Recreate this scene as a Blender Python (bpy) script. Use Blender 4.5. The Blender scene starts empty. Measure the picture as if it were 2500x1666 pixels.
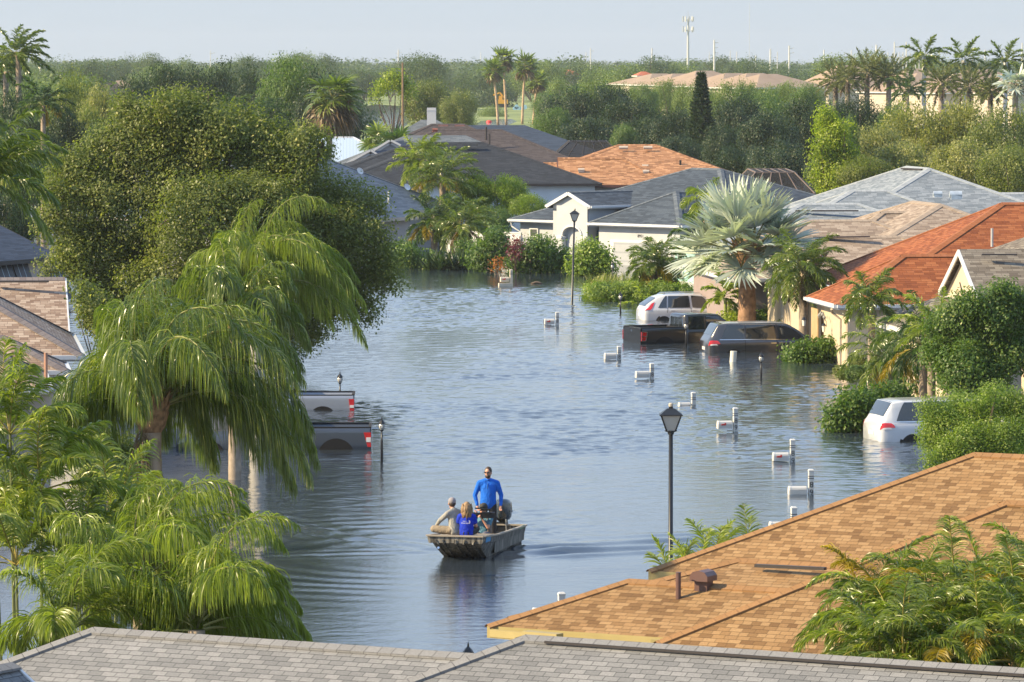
import bpy, math, random
import numpy as np
from mathutils import Vector, Matrix
C = bpy.context.scene
COL = C.collection
R = math.radians
# ---------------------------------------------------------------- camera, sky, sun, exposure
CAM_H = 11.7
F = 2500 * 166 / 36.0          # focal length in pixels of the 2500 px wide photograph
PITCH = math.atan(682 / F)
cam = bpy.data.objects.new('camera', bpy.data.cameras.new('camera'))
COL.objects.link(cam)
cam.data.lens = 166; cam.data.sensor_width = 36
cam.data.clip_start = 1; cam.data.clip_end = 9000
cam.location = (0, 0, CAM_H)
cam.rotation_euler = (math.pi / 2 - PITCH, 0, 0)
C.camera = cam
SUN_EL, SUN_AZ = R(31), R(-101)     # azimuth measured from +Y (view direction) clockwise: the sun stands to the left
w = bpy.data.worlds.new('World'); C.world = w; w.use_nodes = True
wt = w.node_tree; bg = wt.nodes['Background']
sky = wt.nodes.new('ShaderNodeTexSky'); sky.sky_type = 'NISHITA'; sky.sun_disc = False
sky.sun_elevation = SUN_EL; sky.sun_rotation = SUN_AZ
sky.air_density = 1.0; sky.dust_density = 1.6; sky.ozone_density = 2.0; sky.altitude = 0
mx = wt.nodes.new('ShaderNodeMix'); mx.data_type = 'RGBA'      # summer haze: pale near the horizon, clearer and bluer above
wt.links.new(sky.outputs[0], mx.inputs[6]); hz = wt.nodes.new('ShaderNodeValToRGB'); he = hz.color_ramp.elements; he[0].position = 0; he[0].color = (4.15, 4.75, 5.35, 1); he[1].position = .55; he[1].color = (3.3, 4.8, 7.6, 1); e3 = he.new(.12); e3.color = (4.5, 5.6, 7.1, 1)
wc = wt.nodes.new('ShaderNodeTexCoord'); ws_ = wt.nodes.new('ShaderNodeSeparateXYZ'); wt.links.new(wc.outputs['Generated'], ws_.inputs[0])
wt.links.new(ws_.outputs[2], hz.inputs[0]); wt.links.new(hz.outputs[0], mx.inputs[7]); mx.inputs[0].default_value = .8
wt.links.new(mx.outputs[2], bg.inputs[0]); bg.inputs[1].default_value = 0.085
sun = bpy.data.objects.new('sun', bpy.data.lights.new('sun', 'SUN')); COL.objects.link(sun)
sun.data.energy = 5.0; sun.data.angle = R(0.6); sun.data.color = (1.0, 0.80, 0.50)
sd = Vector((math.sin(SUN_AZ) * math.cos(SUN_EL), math.cos(SUN_AZ) * math.cos(SUN_EL), math.sin(SUN_EL)))
sun.rotation_euler = sd.to_track_quat('Z', 'Y').to_euler(); sun.location = (-60, 100, 60)
C.view_settings.view_transform = 'Standard'; C.view_settings.look = 'None'
C.view_settings.exposure = 0.97; C.view_settings.gamma = 1
C.render.engine = 'CYCLES'
C.cycles.use_denoising = True
C.cycles.max_bounces = 6; C.cycles.diffuse_bounces = 2; C.cycles.glossy_bounces = 3
C.cycles.transmission_bounces = 4; C.cycles.transparent_max_bounces = 8; C.cycles.volume_bounces = 0
C.cycles.sample_clamp_indirect = 4
C.cycles.volume_step_rate = 10
# ---------------------------------------------------------------- photograph pixel <-> world
CP, SP = math.cos(PITCH), math.sin(PITCH)
def at(px, py, D):             # the point on that pixel's ray at distance D (world y)
    a = (px - 1250) / F; b = (833 - py) / F
    dy = CP + b * SP; dz = -SP + b * CP
    t = D / dy
    return np.array([a * t, D, CAM_H + dz * t])
def onz(px, py, z=0.0):        # the point on that pixel's ray at height z
    a = (px - 1250) / F; b = (833 - py) / F
    dy = CP + b * SP; dz = -SP + b * CP
    t = (z - CAM_H) / dz
    return np.array([a * t, dy * t, z])
def ppm(D): return F / D       # pixels per metre
# ---------------------------------------------------------------- objects
def tag(o, label=None, cat=None, group=None, kind=None):
    if label: o['label'] = label
    if cat: o['category'] = cat
    if group: o['group'] = group
    if kind: o['kind'] = kind
    return o
def empty(name, loc=(0, 0, 0), rz=0, label=None, cat=None, group=None):
    o = bpy.data.objects.new(name, None); COL.objects.link(o)
    o.location = loc; o.rotation_euler = (0, 0, rz); o.empty_display_size = .3
    return tag(o, label, cat, group)
def mesh_obj(name, V, Fc, mat, parent=None, uv=None, smooth=False, rnd=None, local=False):
    me = bpy.data.meshes.new(name)
    V = np.asarray(V, dtype=np.float64).reshape(-1, 3)
    if parent is not None and not local: V = V - np.array(top_loc(parent))
    if isinstance(Fc, np.ndarray):
        n, k = Fc.shape
        me.vertices.add(len(V)); me.vertices.foreach_set('co', V.astype(np.float32).ravel())
        me.loops.add(n * k); me.loops.foreach_set('vertex_index', Fc.astype(np.int32).ravel())
        me.polygons.add(n)
        me.polygons.foreach_set('loop_start', np.arange(0, n * k, k, dtype=np.int32))
        me.polygons.foreach_set('loop_total', np.full(n, k, dtype=np.int32))
        me.update(calc_edges=True)
    else:
        me.from_pydata([tuple(v) for v in V], [], Fc); me.update()
    if uv is not None:
        l = me.uv_layers.new(name='UVMap'); l.data.foreach_set('uv', np.asarray(uv, dtype=np.float32).ravel())
    if rnd is not None:
        a = me.attributes.new('rnd', 'FLOAT', 'FACE'); a.data.foreach_set('value', np.asarray(rnd, dtype=np.float32))
    if smooth: me.polygons.foreach_set('use_smooth', np.ones(len(me.polygons), dtype=bool))
    for m in (mat if isinstance(mat, (list, tuple)) else [mat]): me.materials.append(m)
    o = bpy.data.objects.new(name, me); COL.objects.link(o)
    if parent is not None: o.parent = parent
    return o
def top_loc(p):
    s = Vector((0, 0, 0))
    while p is not None: s += p.location; p = p.parent
    return s
def copy_tree(o, parent=None):
    c = o.copy(); COL.objects.link(c); c.parent = parent
    for ch in list(o.children): copy_tree(ch, c)
    return c
class MB:
    def __init__(s): s.V = []; s.F = []; s.U = []; s.M = []; s.hasuv = False
    def face(s, pts, uv=None, m=0):
        i = len(s.V); s.V += [tuple(map(float, p)) for p in pts]; s.F.append(list(range(i, i + len(pts))))
        if uv is not None: s.hasuv = True
        s.U.append(uv if uv is not None else [(0, 0)] * len(pts)); s.M.append(m)
    def grid(s, rings, closed=True, cap=True, m=0):
        i0 = len(s.V); n = len(rings[0]); k = len(rings)
        for r in rings: s.V += [tuple(map(float, p)) for p in r]
        for a in range(k - 1):
            for b in range(n if closed else n - 1):
                c = (b + 1) % n
                s.F.append([i0 + a * n + b, i0 + a * n + c, i0 + (a + 1) * n + c, i0 + (a + 1) * n + b]); s.U.append([(0, 0)] * 4); s.M.append(m)
        if cap and closed:
            s.F.append([i0 + b for b in range(n)][::-1]); s.U.append([(0, 0)] * n); s.M.append(m)
            s.F.append([i0 + (k - 1) * n + b for b in range(n)]); s.U.append([(0, 0)] * n); s.M.append(m)
        return s
    def box(s, c, d, a=0, m=0, ax=None):        # centre, full sizes, turn about z (radians) or a 3x3 axis matrix
        c = np.array(c, float); d = np.array(d, float) / 2
        if ax is None: ax = np.array([[math.cos(a), math.sin(a), 0], [-math.sin(a), math.cos(a), 0], [0, 0, 1.0]])
        P = [c + ax[0] * d[0] * x + ax[1] * d[1] * y + ax[2] * d[2] * z for z in (-1, 1) for y in (-1, 1) for x in (-1, 1)]
        for f in ((0, 2, 3, 1), (4, 5, 7, 6), (0, 1, 5, 4), (2, 6, 7, 3), (0, 4, 6, 2), (1, 3, 7, 5)): s.face([P[i] for i in f], m=m)
        return s
    def bar(s, p, q, wd, ht, up=(0, 0, 1), m=0):
        p = np.array(p, float); q = np.array(q, float); d = q - p; L = np.linalg.norm(d); d /= L
        sd_ = np.cross(d, up); sd_ /= np.linalg.norm(sd_); u = np.cross(sd_, d)
        return s.box((p + q) / 2, (L, wd, ht), ax=np.array([d, sd_, u]), m=m)
    def tube(s, pts, rad, n=8, cap=True, m=0):
        pts = [np.array(p, float) for p in pts]
        if not hasattr(rad, '__len__'): rad = [rad] * len(pts)
        rings = []; ref = None
        for i, p in enumerate(pts):
            d = pts[min(i + 1, len(pts) - 1)] - pts[max(i - 1, 0)]; d = d / (np.linalg.norm(d) + 1e-9)
            if ref is None: ref = np.cross(d, (0, 0, 1.0) if abs(d[2]) < .9 else (1.0, 0, 0))
            a = ref - d * np.dot(ref, d); a /= np.linalg.norm(a) + 1e-9; b = np.cross(d, a); ref = a
            rings.append([p + rad[i] * (a * math.cos(t) + b * math.sin(t)) for t in np.linspace(0, 2 * math.pi, n, endpoint=False)])
        return s.grid(rings, True, cap, m)
    def lathe(s, prof, c=(0, 0, 0), n=16, m=0):
        return s.grid([[(c[0] + r * math.cos(t), c[1] + r * math.sin(t), c[2] + z) for t in np.linspace(0, 2 * math.pi, n, endpoint=False)] for r, z in prof], True, True, m)
    def build(s, name, mat, parent=None, smooth=False, local=False):
        o = mesh_obj(name, s.V, s.F, mat, parent, None, smooth, None, local)
        if s.hasuv:
            l = o.data.uv_layers.new(name='UVMap'); l.data.foreach_set('uv', np.array([u for f in s.U for u in f], dtype=np.float32).ravel())
        if isinstance(mat, (list, tuple)): o.data.polygons.foreach_set('material_index', np.array(s.M, dtype=np.int32))
        return o
# ---------------------------------------------------------------- materials
def nodes(name):
    m = bpy.data.materials.new(name); m.use_nodes = True; t = m.node_tree
    return m, t, t.nodes['Principled BSDF'], (lambda k, **kw: mk(t, k, kw)), t.links.new
def mk(t, k, kw):
    n = t.nodes.new('ShaderNode' + k)
    for a, b in kw.items(): setattr(n, a, b)
    return n
def sock(n, **kw):
    for a, b in kw.items(): n.inputs[a.replace('_', ' ')].default_value = b
    return n
def ramp(t, stops):
    n = t.nodes.new('ShaderNodeValToRGB'); e = n.color_ramp.elements
    while len(e) < len(stops): e.new(.5)
    for x, (p, c) in zip(e, stops): x.position = p; x.color = tuple(c) + ((1,) if len(c) == 3 else ())
    return n
MATS = {}
def plain(name, col, rough=.6, metal=0, var=.12, scale=3.0, bump=0, spec=.5, emit=None, coat=0):
    if name in MATS: return MATS[name]
    m, t, p, N, L = nodes(name)
    no = sock(N('TexNoise'), Scale=scale, Detail=5.0)
    tc = N('TexCoord'); L(tc.outputs['Object'], no.inputs['Vector'])
    rp = ramp(t, [(.3, [c * (1 - var) for c in col]), (.7, [min(1, c * (1 + var)) for c in col])])
    L(no.outputs[0], rp.inputs[0]); L(rp.outputs[0], p.inputs['Base Color'])
    sock(p, Roughness=rough, Metallic=metal); p.inputs['Specular IOR Level'].default_value = spec
    if coat: p.inputs['Coat Weight'].default_value = coat; p.inputs['Coat Roughness'].default_value = .06
    if bump:
        n2 = sock(N('TexNoise'), Scale=scale * 12, Detail=3.0); L(tc.outputs['Object'], n2.inputs['Vector'])
        b = sock(N('Bump'), Strength=bump, Distance=.02); L(n2.outputs[0], b.inputs['Height']); L(b.outputs[0], p.inputs['Normal'])
    MATS[name] = m; return m
def leafmat(name, c1, c2, c3=None, trans=.35, gloss=.45, rough=.45):
    if name in MATS: return MATS[name]
    m, t, p, N, L = nodes(name)
    at_ = N('Attribute', attribute_name='rnd')
    stops = [(0, c1), (.8, c2)] + ([(1, c3)] if c3 else [])
    rp = ramp(t, stops); L(at_.outputs['Fac'], rp.inputs[0])
    L(rp.outputs[0], p.inputs['Base Color']); sock(p, Roughness=rough); p.inputs['Specular IOR Level'].default_value = gloss
    tr = N('BsdfTranslucent')
    mu = N('Mix', data_type='RGBA', blend_type='MULTIPLY'); mu.inputs[0].default_value = 1; mu.inputs[7].default_value = (1.5, 1.7, .7, 1)
    L(rp.outputs[0], mu.inputs[6]); L(mu.outputs[2], tr.inputs[0])
    ms = N('MixShader'); ms.inputs[0].default_value = trans
    L(p.outputs[0], ms.inputs[1]); L(tr.outputs[0], ms.inputs[2]); L(ms.outputs[0], t.nodes['Material Output'].inputs[0])
    MATS[name] = m; return m
def shingle(name, cols, tab=.3, course=.14, gap=.5, dirt=.25, sq=.72):
    if name in MATS: return MATS[name]
    m, t, p, N, L = nodes(name)
    uv = N('UVMap')
    # random shade per tab
    br = N('TexBrick', offset=.5, offset_frequency=2, squash=sq, squash_frequency=3)
    sock(br, Scale=1.0, Mortar_Size=.004, Mortar_Smooth=.1, Bias=0.0, Brick_Width=tab, Row_Height=course)
    br.inputs['Color1'].default_value = (0, 0, 0, 1); br.inputs['Color2'].default_value = (1, 1, 1, 1); br.inputs['Mortar'].default_value = (.5, .5, .5, 1)
    L(uv.outputs[0], br.inputs['Vector'])
    rp = ramp(t, [(i / (len(cols) - 1), c) for i, c in enumerate(cols)]); L(br.outputs['Color'], rp.inputs[0])
    # weathering
    no = sock(N('TexNoise'), Scale=.35, Detail=6.0, Roughness=.6); L(uv.outputs[0], no.inputs['Vector'])
    no2 = sock(N('TexNoise'), Scale=40.0, Detail=2.0); L(uv.outputs[0], no2.inputs['Vector'])
    r2 = ramp(t, [(.3, (1 - dirt,) * 3), (.7, (1 + dirt * .4,) * 3)]); L(no.outputs[0], r2.inputs[0])
    r3 = ramp(t, [(.3, (.82,) * 3), (.7, (1.12,) * 3)]); L(no2.outputs[0], r3.inputs[0])
    m1 = N('Mix', data_type='RGBA', blend_type='MULTIPLY'); m1.inputs[0].default_value = 1; L(rp.outputs[0], m1.inputs[6]); L(r2.outputs[0], m1.inputs[7])
    m2 = N('Mix', data_type='RGBA', blend_type='MULTIPLY'); m2.inputs[0].default_value = 1; L(m1.outputs[2], m2.inputs[6]); L(r3.outputs[0], m2.inputs[7])
    # dark gap between tabs and under each butt edge
    m3 = N('Mix', data_type='RGBA'); L(m2.outputs[2], m3.inputs[6]); m3.inputs[7].default_value = tuple(c * .25 for c in cols[0]) + (1,)
    ff = N('Math', operation='MULTIPLY'); ff.inputs[1].default_value = gap; L(br.outputs['Fac'], ff.inputs[0]); L(ff.outputs[0], m3.inputs[0])
    L(m3.outputs[2], p.inputs['Base Color']); sock(p, Roughness=.9); p.inputs['Specular IOR Level'].default_value = .25
    # saw-tooth height: each course stands proud at its lower edge
    sp = N('SeparateXYZ'); L(uv.outputs[0], sp.inputs[0])
    dv = N('Math', operation='DIVIDE'); dv.inputs[1].default_value = course; L(sp.outputs[1], dv.inputs[0])
    fr = N('Math', operation='FRACT'); L(dv.outputs[0], fr.inputs[0])
    h = N('Math', operation='MULTIPLY_ADD'); h.inputs[1].default_value = -.6; L(fr.outputs[0], h.inputs[0])
    inv = N('Math', operation='MULTIPLY_ADD'); inv.inputs[1].default_value = -.8; inv.inputs[2].default_value = 1; L(br.outputs['Fac'], inv.inputs[0]); L(inv.outputs[0], h.inputs[2])
    b = sock(N('Bump'), Strength=.8, Distance=.02); L(h.outputs[0], b.inputs['Height']); L(b.outputs[0], p.inputs['Normal'])
    MATS[name] = m; return m
M_WHITE = plain('white_trim', (.60, .60, .59), .5, var=.04)
M_GLASS = plain('window_glass', (.03, .04, .045), .05, var=.3, spec=.9)
M_BLACK = plain('black_metal', (.012, .013, .015), .35, var=.2)
M_DARK = plain('dark_fascia', (.03, .025, .025), .6)
# ---------------------------------------------------------------- ground, water, ponds
def terrain(x, y):
    y = np.asarray(y, float)
    return np.clip((y - 560) / 60, 0, 1) * 1.0 - .7
ys = np.unique(np.concatenate([np.linspace(-60, 500, 20), np.linspace(500, 700, 40), np.linspace(700, 4200, 40)]))
xs = np.linspace(-900, 900, 40)
V = np.array([[x, y, float(terrain(x, y))] for y in ys for x in xs]); nx = len(xs)
Fq = np.array([[j * nx + i, j * nx + i + 1, (j + 1) * nx + i + 1, (j + 1) * nx + i] for j in range(len(ys) - 1) for i in range(nx - 1)])
m, t, p, N, L = nodes('grassy_ground')
tc = N('TexCoord'); no = sock(N('TexNoise'), Scale=.03, Detail=8.0); L(tc.outputs['Object'], no.inputs['Vector'])
rp = ramp(t, [(.3, (.08, .115, .035)), (.5, (.17, .215, .06)), (.7, (.27, .31, .10))]); L(no.outputs[0], rp.inputs[0]); L(rp.outputs[0], p.inputs['Base Color']); sock(p, Roughness=.95)
tag(mesh_obj('ground', V, Fq, m), kind='structure')
def watermat(name, still=False):
    m, t, p, N, L = nodes(name)
    sock(p, Roughness=.03, IOR=1.5); p.inputs['Base Color'].default_value = (.030, .042, .056, 1); p.inputs['Specular IOR Level'].default_value = .85
    tc = N('TexCoord'); mp = N('Mapping'); mp.inputs['Scale'].default_value = (1, 1.3, 1); L(tc.outputs['Object'], mp.inputs[0])
    n1 = sock(N('TexNoise'), Scale=.6 if still else 7.0, Detail=4.0); L(mp.outputs[0], n1.inputs['Vector'])
    bp = sock(N('Bump'), Strength=.6, Distance=.05 if still else .012); L(n1.outputs[0], bp.inputs['Height']); L(bp.outputs[0], p.inputs['Normal'])
    return m
M_WATER = watermat('flood_water')
def sstep(x, a, b): t = np.clip((x - a) / (b - a), 0, 1); return t * t * (3 - 2 * t)
def vnoise(x, y, seed):        # smooth value noise
    g = np.random.default_rng(seed).random((256, 256)); xi, yi = np.floor(x).astype(int), np.floor(y).astype(int); fx, fy = x - xi, y - yi; fx, fy = fx * fx * (3 - 2 * fx), fy * fy * (3 - 2 * fy)
    G = lambda i, j: g[i % 256, j % 256]
    return (G(xi, yi) * (1 - fx) + G(xi + 1, yi) * fx) * (1 - fy) + (G(xi, yi + 1) * (1 - fx) + G(xi + 1, yi + 1) * fx) * fy
def waves(X, Y):
    rg = np.random.default_rng(11); h = np.zeros_like(X); hs = np.zeros_like(X)
    wx = X + .35 * (vnoise(X * .5, Y * .5, 1) - .5); wy = Y + .35 * (vnoise(X * .5, Y * .5, 2) - .5)
    for i in range(64):
        lam = .32 * (1.8 / .32) ** rg.random(); k = 2 * math.pi / lam; th = rg.normal() * .65 + math.pi * .62; ph = rg.random() * 6.28
        w_ = np.sin(k * (wx * math.cos(th) + wy * math.sin(th)) + ph) / k * (.0165 if lam < .8 else .0075); h += w_
    patch = .45 + 1.1 * sstep(vnoise(X * .06, Y * .035, 3) * .6 + vnoise(X * .17, Y * .09, 4) * .4, .3, .72)
    grp = .55 + .9 * vnoise(X * .45, Y * .28, 5)
    far = .27 + .93 * sstep(Y, 110, 146) - .25 * sstep(Y, 235, 275)
    calm = 1 - .45 * np.exp(-((X + 6) / 5) ** 2 - ((Y - 98) / 16) ** 2)
    h = h * patch * grp * far * calm
    BX, BY = -.75, 112.4       # wake arms
    for ux, uy, k, Wd, am, Ln, off in ((.90, .43, 5.2, 1.25, .058, 26, .6), (-.60, .80, 6.0, .9, .030, 13, -.3), (-.97, -.22, 6.5, .7, .014, 9, .2)):
        dx, dy = X - BX, Y - BY; s = dx * ux + dy * uy; q = -dx * uy + dy * ux + 1.1 * (vnoise(X * .3, Y * .3, 6) - .5) + off
        h += np.sin(k * q + .5 * s) * np.exp(-(q / (Wd + .06 * np.clip(s, 0, 99))) ** 2) * sstep(s, -.5, 2) * (1 - sstep(s, Ln * .4, Ln)) * am * (.4 + 1.2 * vnoise(X * .8, Y * .8, 7))
    r = ((X - .2) / 1.9) ** 2 + ((Y - 118.5) / 5.5) ** 2; h += np.exp(-r) * (.06 * (vnoise(X * 2.6, Y * 1.6, 8) - .5) + .03 * (vnoise(X * 6, Y * 4, 9) - .5))
    # rings spreading from the boat towards the palms on the left
    rr = np.hypot(X + 1.6, (Y - 112) * .9); h += np.sin(rr * 6.0 + 2 * vnoise(X * .5, Y * .5, 12)) * .010 * np.exp(-((rr - 6) / 3.2) ** 2) * sstep(-X, 1.2, 4)
    return h
yw = np.concatenate([[-40, 20, 50, 64], np.arange(70, 120, .115), np.arange(120, 180, .15), np.arange(180, 286, .21), [290, 300, 330, 380, 460, 540, 612]])
uw = np.linspace(-1, 1, 401); uw = np.concatenate([[-9, -3, -1.3], uw, [1.3, 3, 9]])
Yg, Ug = np.meshgrid(yw, uw, indexing='ij'); half = np.clip(Yg, 64, 300) * .114 + 1.0; Xg = Ug * half
edge = (1 - sstep(np.abs(Ug), .985, 1.0)) * sstep(Yg, 70, 73) * (1 - sstep(Yg, 280, 286)); Zg = waves(Xg, Yg) * edge
nx = len(uw); ii = (np.arange(len(yw) - 1)[:, None] * nx + np.arange(nx - 1)[None]).ravel()
tag(mesh_obj('flood_water', np.stack([Xg, Yg, Zg], -1).reshape(-1, 3), np.stack([ii, ii + 1, ii + nx + 1, ii + nx], -1), M_WATER, smooth=True), kind='structure')
def pond(name, pts, z=.31):
    q = [onz(a, b, z) for a, b in pts]
    mb = MB(); mb.face(q); tag(mb.build(name, MATS.setdefault('pond', watermat('pond_water', True))), kind='structure')
pond('pond_water', [(880, 312), (880, 262), (915, 255), (960, 258), (1000, 262), (1000, 300), (985, 312)])
pond('pond_water', [(1160, 304), (1175, 296), (1210, 292), (1250, 291), (1262, 297), (1240, 306), (1190, 308)], .312)
# ---------------------------------------------------------------- houses
def stucco(name, col): return plain('stucco_' + name, col, .9, var=.05, scale=1.2, bump=.35, spec=.2)
def puv(pts):
    P = [np.array(p, float) for p in pts]; n = np.zeros(3)
    for i in range(len(P)): n += np.cross(P[i], P[(i + 1) % len(P)])
    n /= np.linalg.norm(n) + 1e-9
    if n[2] < 0: n = -n
    u = np.cross((0, 0, 1.0), n); u = u / (np.linalg.norm(u) + 1e-9) if np.linalg.norm(u) > 1e-3 else np.array([1.0, 0, 0])
    v = np.cross(n, u); return [(float(np.dot(p, u)) + 50, float(np.dot(p, v)) + 50) for p in P]
def apex_block(px, py, D, deg, L, w, ze=2.4, e='hh', w2=None, cap=True, wall=True, inset=.5):
    p = at(px, py, D); return dict(p=p[:2], zr=p[2], a=R(deg), L=L, w=w, ze=ze, e=e, wn=w2 or w, cap=cap, wall=wall, inset=inset)
def corner_block(px, py, ze, deg, L, w, pitch=.5, which=(-1, -1), e='hh', cap=True, wall=True, inset=.5):
    # place by an eave corner: which = (end -1 start / +1 end, side -1 near normal / +1)
    c = onz(px, py, ze); a = R(deg); r = np.array([math.cos(a), math.sin(a)]); n = np.array([math.sin(a), -math.cos(a)])
    hr = w if e[0 if which[0] < 0 else 1] == 'h' else 0
    s = c[:2] - n * w * (-which[1])
    p0 = s + r * hr if which[0] < 0 else s - r * hr - r * L
    return dict(p=p0, zr=ze + pitch * w, a=a, L=L, w=w, ze=ze, e=e, wn=w, cap=cap, wall=wall, inset=inset)
def house(blocks, roofm, wallm, fascia, label, cat='house', capm=None, cap_r=.09, gutter=None, name='house', group=None, base=-.7, vents=()):
    o = np.mean([b['p'] for b in blocks], 0)
    H = empty(name, (o[0], o[1], 0), 0, label, cat, group)
    rf, fs, wl, cp, gt = MB(), MB(), MB(), MB(), MB()
    for k, b in enumerate(blocks):
        a, L, w, wn, zr = b['a'], b['L'], b['w'], b['wn'], b['zr']; ze = b['ze'] + .004 * k
        r = np.array([math.cos(a), math.sin(a), 0]); n = np.array([math.sin(a), -math.cos(a), 0])   # n points towards the camera side for a ~ 0
        p0 = np.array([b['p'][0], b['p'][1], 0]); p1 = p0 + r * L
        h0, h1 = (w if b['e'][0] == 'h' else 0), (w if b['e'][1] == 'h' else 0)
        Z = np.array([0, 0, 1.0])
        A, B = p0 + Z * zr, p1 + Z * zr
        zn = zr - (zr - ze) * wn / w
        cn0, cn1 = p0 - r * h0 + n * wn + Z * zn, p1 + r * h1 + n * wn + Z * zn
        cf0, cf1 = p0 - r * h0 - n * w + Z * ze, p1 + r * h1 - n * w + Z * ze
        for f in ([cn0, cn1, B, A], [cf1, cf0, A, B]): rf.face(f, puv(f))
        if h0: f = [cf0, cn0, A]; rf.face(f, puv(f))
        if h1: f = [cn1, cf1, B]; rf.face(f, puv(f))
        dn = Z * .2
        for u_, v_ in ((cn0, cn1), (cn1, cf1), (cf1, cf0), (cf0, cn0)):
            gable = (u_ is cn1 and not h1) or (u_ is cf0 and not h0)
            if not gable:
                fs.face([u_ - dn, v_ - dn, v_, u_])
                if gutter:
                    mid = (cn0 + cf1) / 2; e_ = (v_ - u_) / np.linalg.norm(v_ - u_); out = np.cross(e_, Z)
                    gt.bar(u_ + out * .06 - Z * .07, v_ + out * .06 - Z * .07, .13, .12)
            else:
                top = B if u_ is cn1 else A
                for s_, t_ in ((u_, top), (top, v_)):
                    out = r if u_ is cn1 else -r
                    fs.bar(s_ + out * .02 - Z * .10, t_ + out * .02 - Z * .10, .05, .2)
        fs.face([cn0 - dn, cn1 - dn, cf1 - dn, cf0 - dn])
        if b['wall']:
            i = b['inset']; g0, g1 = (i if h0 else i * .6), (i if h1 else i * .6)
            q = [p0 - r * (h0 - g0) + n * (wn - i), p1 + r * (h1 - g1) + n * (wn - i), p1 + r * (h1 - g1) - n * (w - i), p0 - r * (h0 - g0) - n * (w - i)]
            zt = ze + .02
            for j in range(4):
                u_, v_ = q[j], q[(j + 1) % 4]
                if (j == 1 and not h1) or (j == 3 and not h0):
                    m_ = (p1 + r * (-g1)) if j == 1 else (p0 + r * g0)
                    wl.face([u_ + Z * base, v_ + Z * base, v_ + Z * zt, m_ + Z * (zr - .18), u_ + Z * zt])
                else: wl.face([u_ + Z * base, v_ + Z * base, v_ + Z * zt, u_ + Z * zt])
        if b['cap'] and capm:
            for u_, v_ in ([(A, B)] if L > .1 else []) + ([(A, cn0), (A, cf0)] if h0 else []) + ([(B, cn1), (B, cf1)] if h1 else []):
                d = (v_ - u_) / np.linalg.norm(v_ - u_); s_ = np.cross(d, Z); s_ /= np.linalg.norm(s_); up = np.cross(s_, d)
                Lc = np.linalg.norm(v_ - u_)
                for sg in (-1, 1):
                    slope = .42 if abs(d[2]) < .05 else .28
                    f = [u_ + up * .03, v_ + up * .03, v_ + s_ * sg * cap_r * 2 + up * (.03 - slope * cap_r * 2), u_ + s_ * sg * cap_r * 2 + up * (.03 - slope * cap_r * 2)]
                    cp.face(f, [(0, 0), (0, Lc), (cap_r * 2, Lc), (cap_r * 2, 0)])
                    f2 = [f[3], f[2], f[2] - up * .03, f[3] - up * .03]; cp.face(f2, [(0, 0), (0, Lc), (.03, Lc), (.03, 0)])
    rf.build('roof', roofm, H)
    fs.build('fascia', fascia, H)
    if wl.F: wl.build('wall', wallm, H)
    if cp.F: cp.build('ridge_cap', capm, H)
    if gt.F: gt.build('gutter', gutter, H)
    return H
def on_roof(H, px, py, D, kind, mat, s=1.0):
    p = at(px, py, D); mb = MB()
    if kind == 'pipe': mb.tube([p - (0, 0, .3 * s), p + (0, 0, .45 * s)], .055 * s, 8); return mb.build('vent_pipe', mat, H)
    if kind == 'ridge_vent': mb.box(p, (1.9 * s, .35, .09), R(7)); return mb.build('ridge_vent', mat, H)
    if kind == 'goose':
        rings = []
        mb.box(p + (0, 0, .05 * s), (.42 * s, .42 * s, .5 * s), R(-29))
        pr = [(-.3 * s, 0), (-.3 * s, .16 * s), (-.2 * s, .28 * s), (0, .33 * s), (.2 * s, .28 * s), (.3 * s, .16 * s), (.3 * s, 0)]
        c_, s_ = math.cos(R(-29)), math.sin(R(-29))
        for yy in (-.36 * s, .3 * s): rings.append([p + (c_ * x - s_ * yy, s_ * x + c_ * yy, .28 * s + z) for x, z in pr])
        mb.grid(rings, True, True); return mb.build('roof_vent', mat, H)
    if kind == 'box':
        mb.box(p + (0, 0, .1 * s), (.55 * s, .5 * s, .25 * s), R(7)); mb.tube([p + (-.3 * s, -.1, .22 * s), p + (.3 * s, -.1, .22 * s)], .17 * s, 10)
        return mb.build('roof_vent', mat, H)
    if kind == 'dish':
        mb.lathe([(.02, 0), (.13, .02), (.22, .07), (.23, .07), (.13, 0), (.02, -.03)], (0, 0, 0), 14)
        o = mb.build('satellite_dish', mat, H, local=True); o.location = Vector(p) - H.location + Vector((0, 0, .3)); o.rotation_euler = (R(60), 0, R(40)); return o
def wall_frame(p, deg):        # frame on a wall: p bottom-left seen from outside, u along the wall, n outwards
    a = R(deg); u = np.array([math.cos(a), math.sin(a), 0]); return np.array(p, float), u, np.array([u[1], -u[0], 0])
def window(H, p, deg, wd, ht, frame=M_WHITE, glass=M_GLASS, sill=True, bars=(1, 1), proud=.03, name='window'):
    p, u, n = wall_frame(p, deg); Z = np.array([0, 0, 1.0]); mb = MB(); t = .07; ax = np.array([u, n, Z])
    c = p + u * wd / 2 + Z * ht / 2
    for s in (-1, 1):
        mb.box(c + u * s * (wd / 2) + n * proud, (t, .08, ht + t), ax=ax); mb.box(c + Z * s * (ht / 2) + n * proud, (wd - t, .08, t), ax=ax)
    for i in range(1, bars[0]): mb.box(c + u * (i / bars[0] - .5) * wd + n * proud, (.035, .06, ht - t), ax=ax)
    for i in range(1, bars[1]): mb.box(c + Z * (i / bars[1] - .5) * ht + n * (proud - .003), (wd - t, .055, .04), ax=ax)
    f = mb.build(name, frame, H)
    mb = MB(); mb.box(c + n * (proud - .02), (wd - t, .02, ht - t), ax=ax); mb.build('pane', glass, f)
    if sill:
        mb = MB(); mb.box(c - Z * (ht / 2 + .09) + n * .06, (wd + .2, .16, .08), ax=ax); mb.build('sill', frame, f)
    return f
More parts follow.
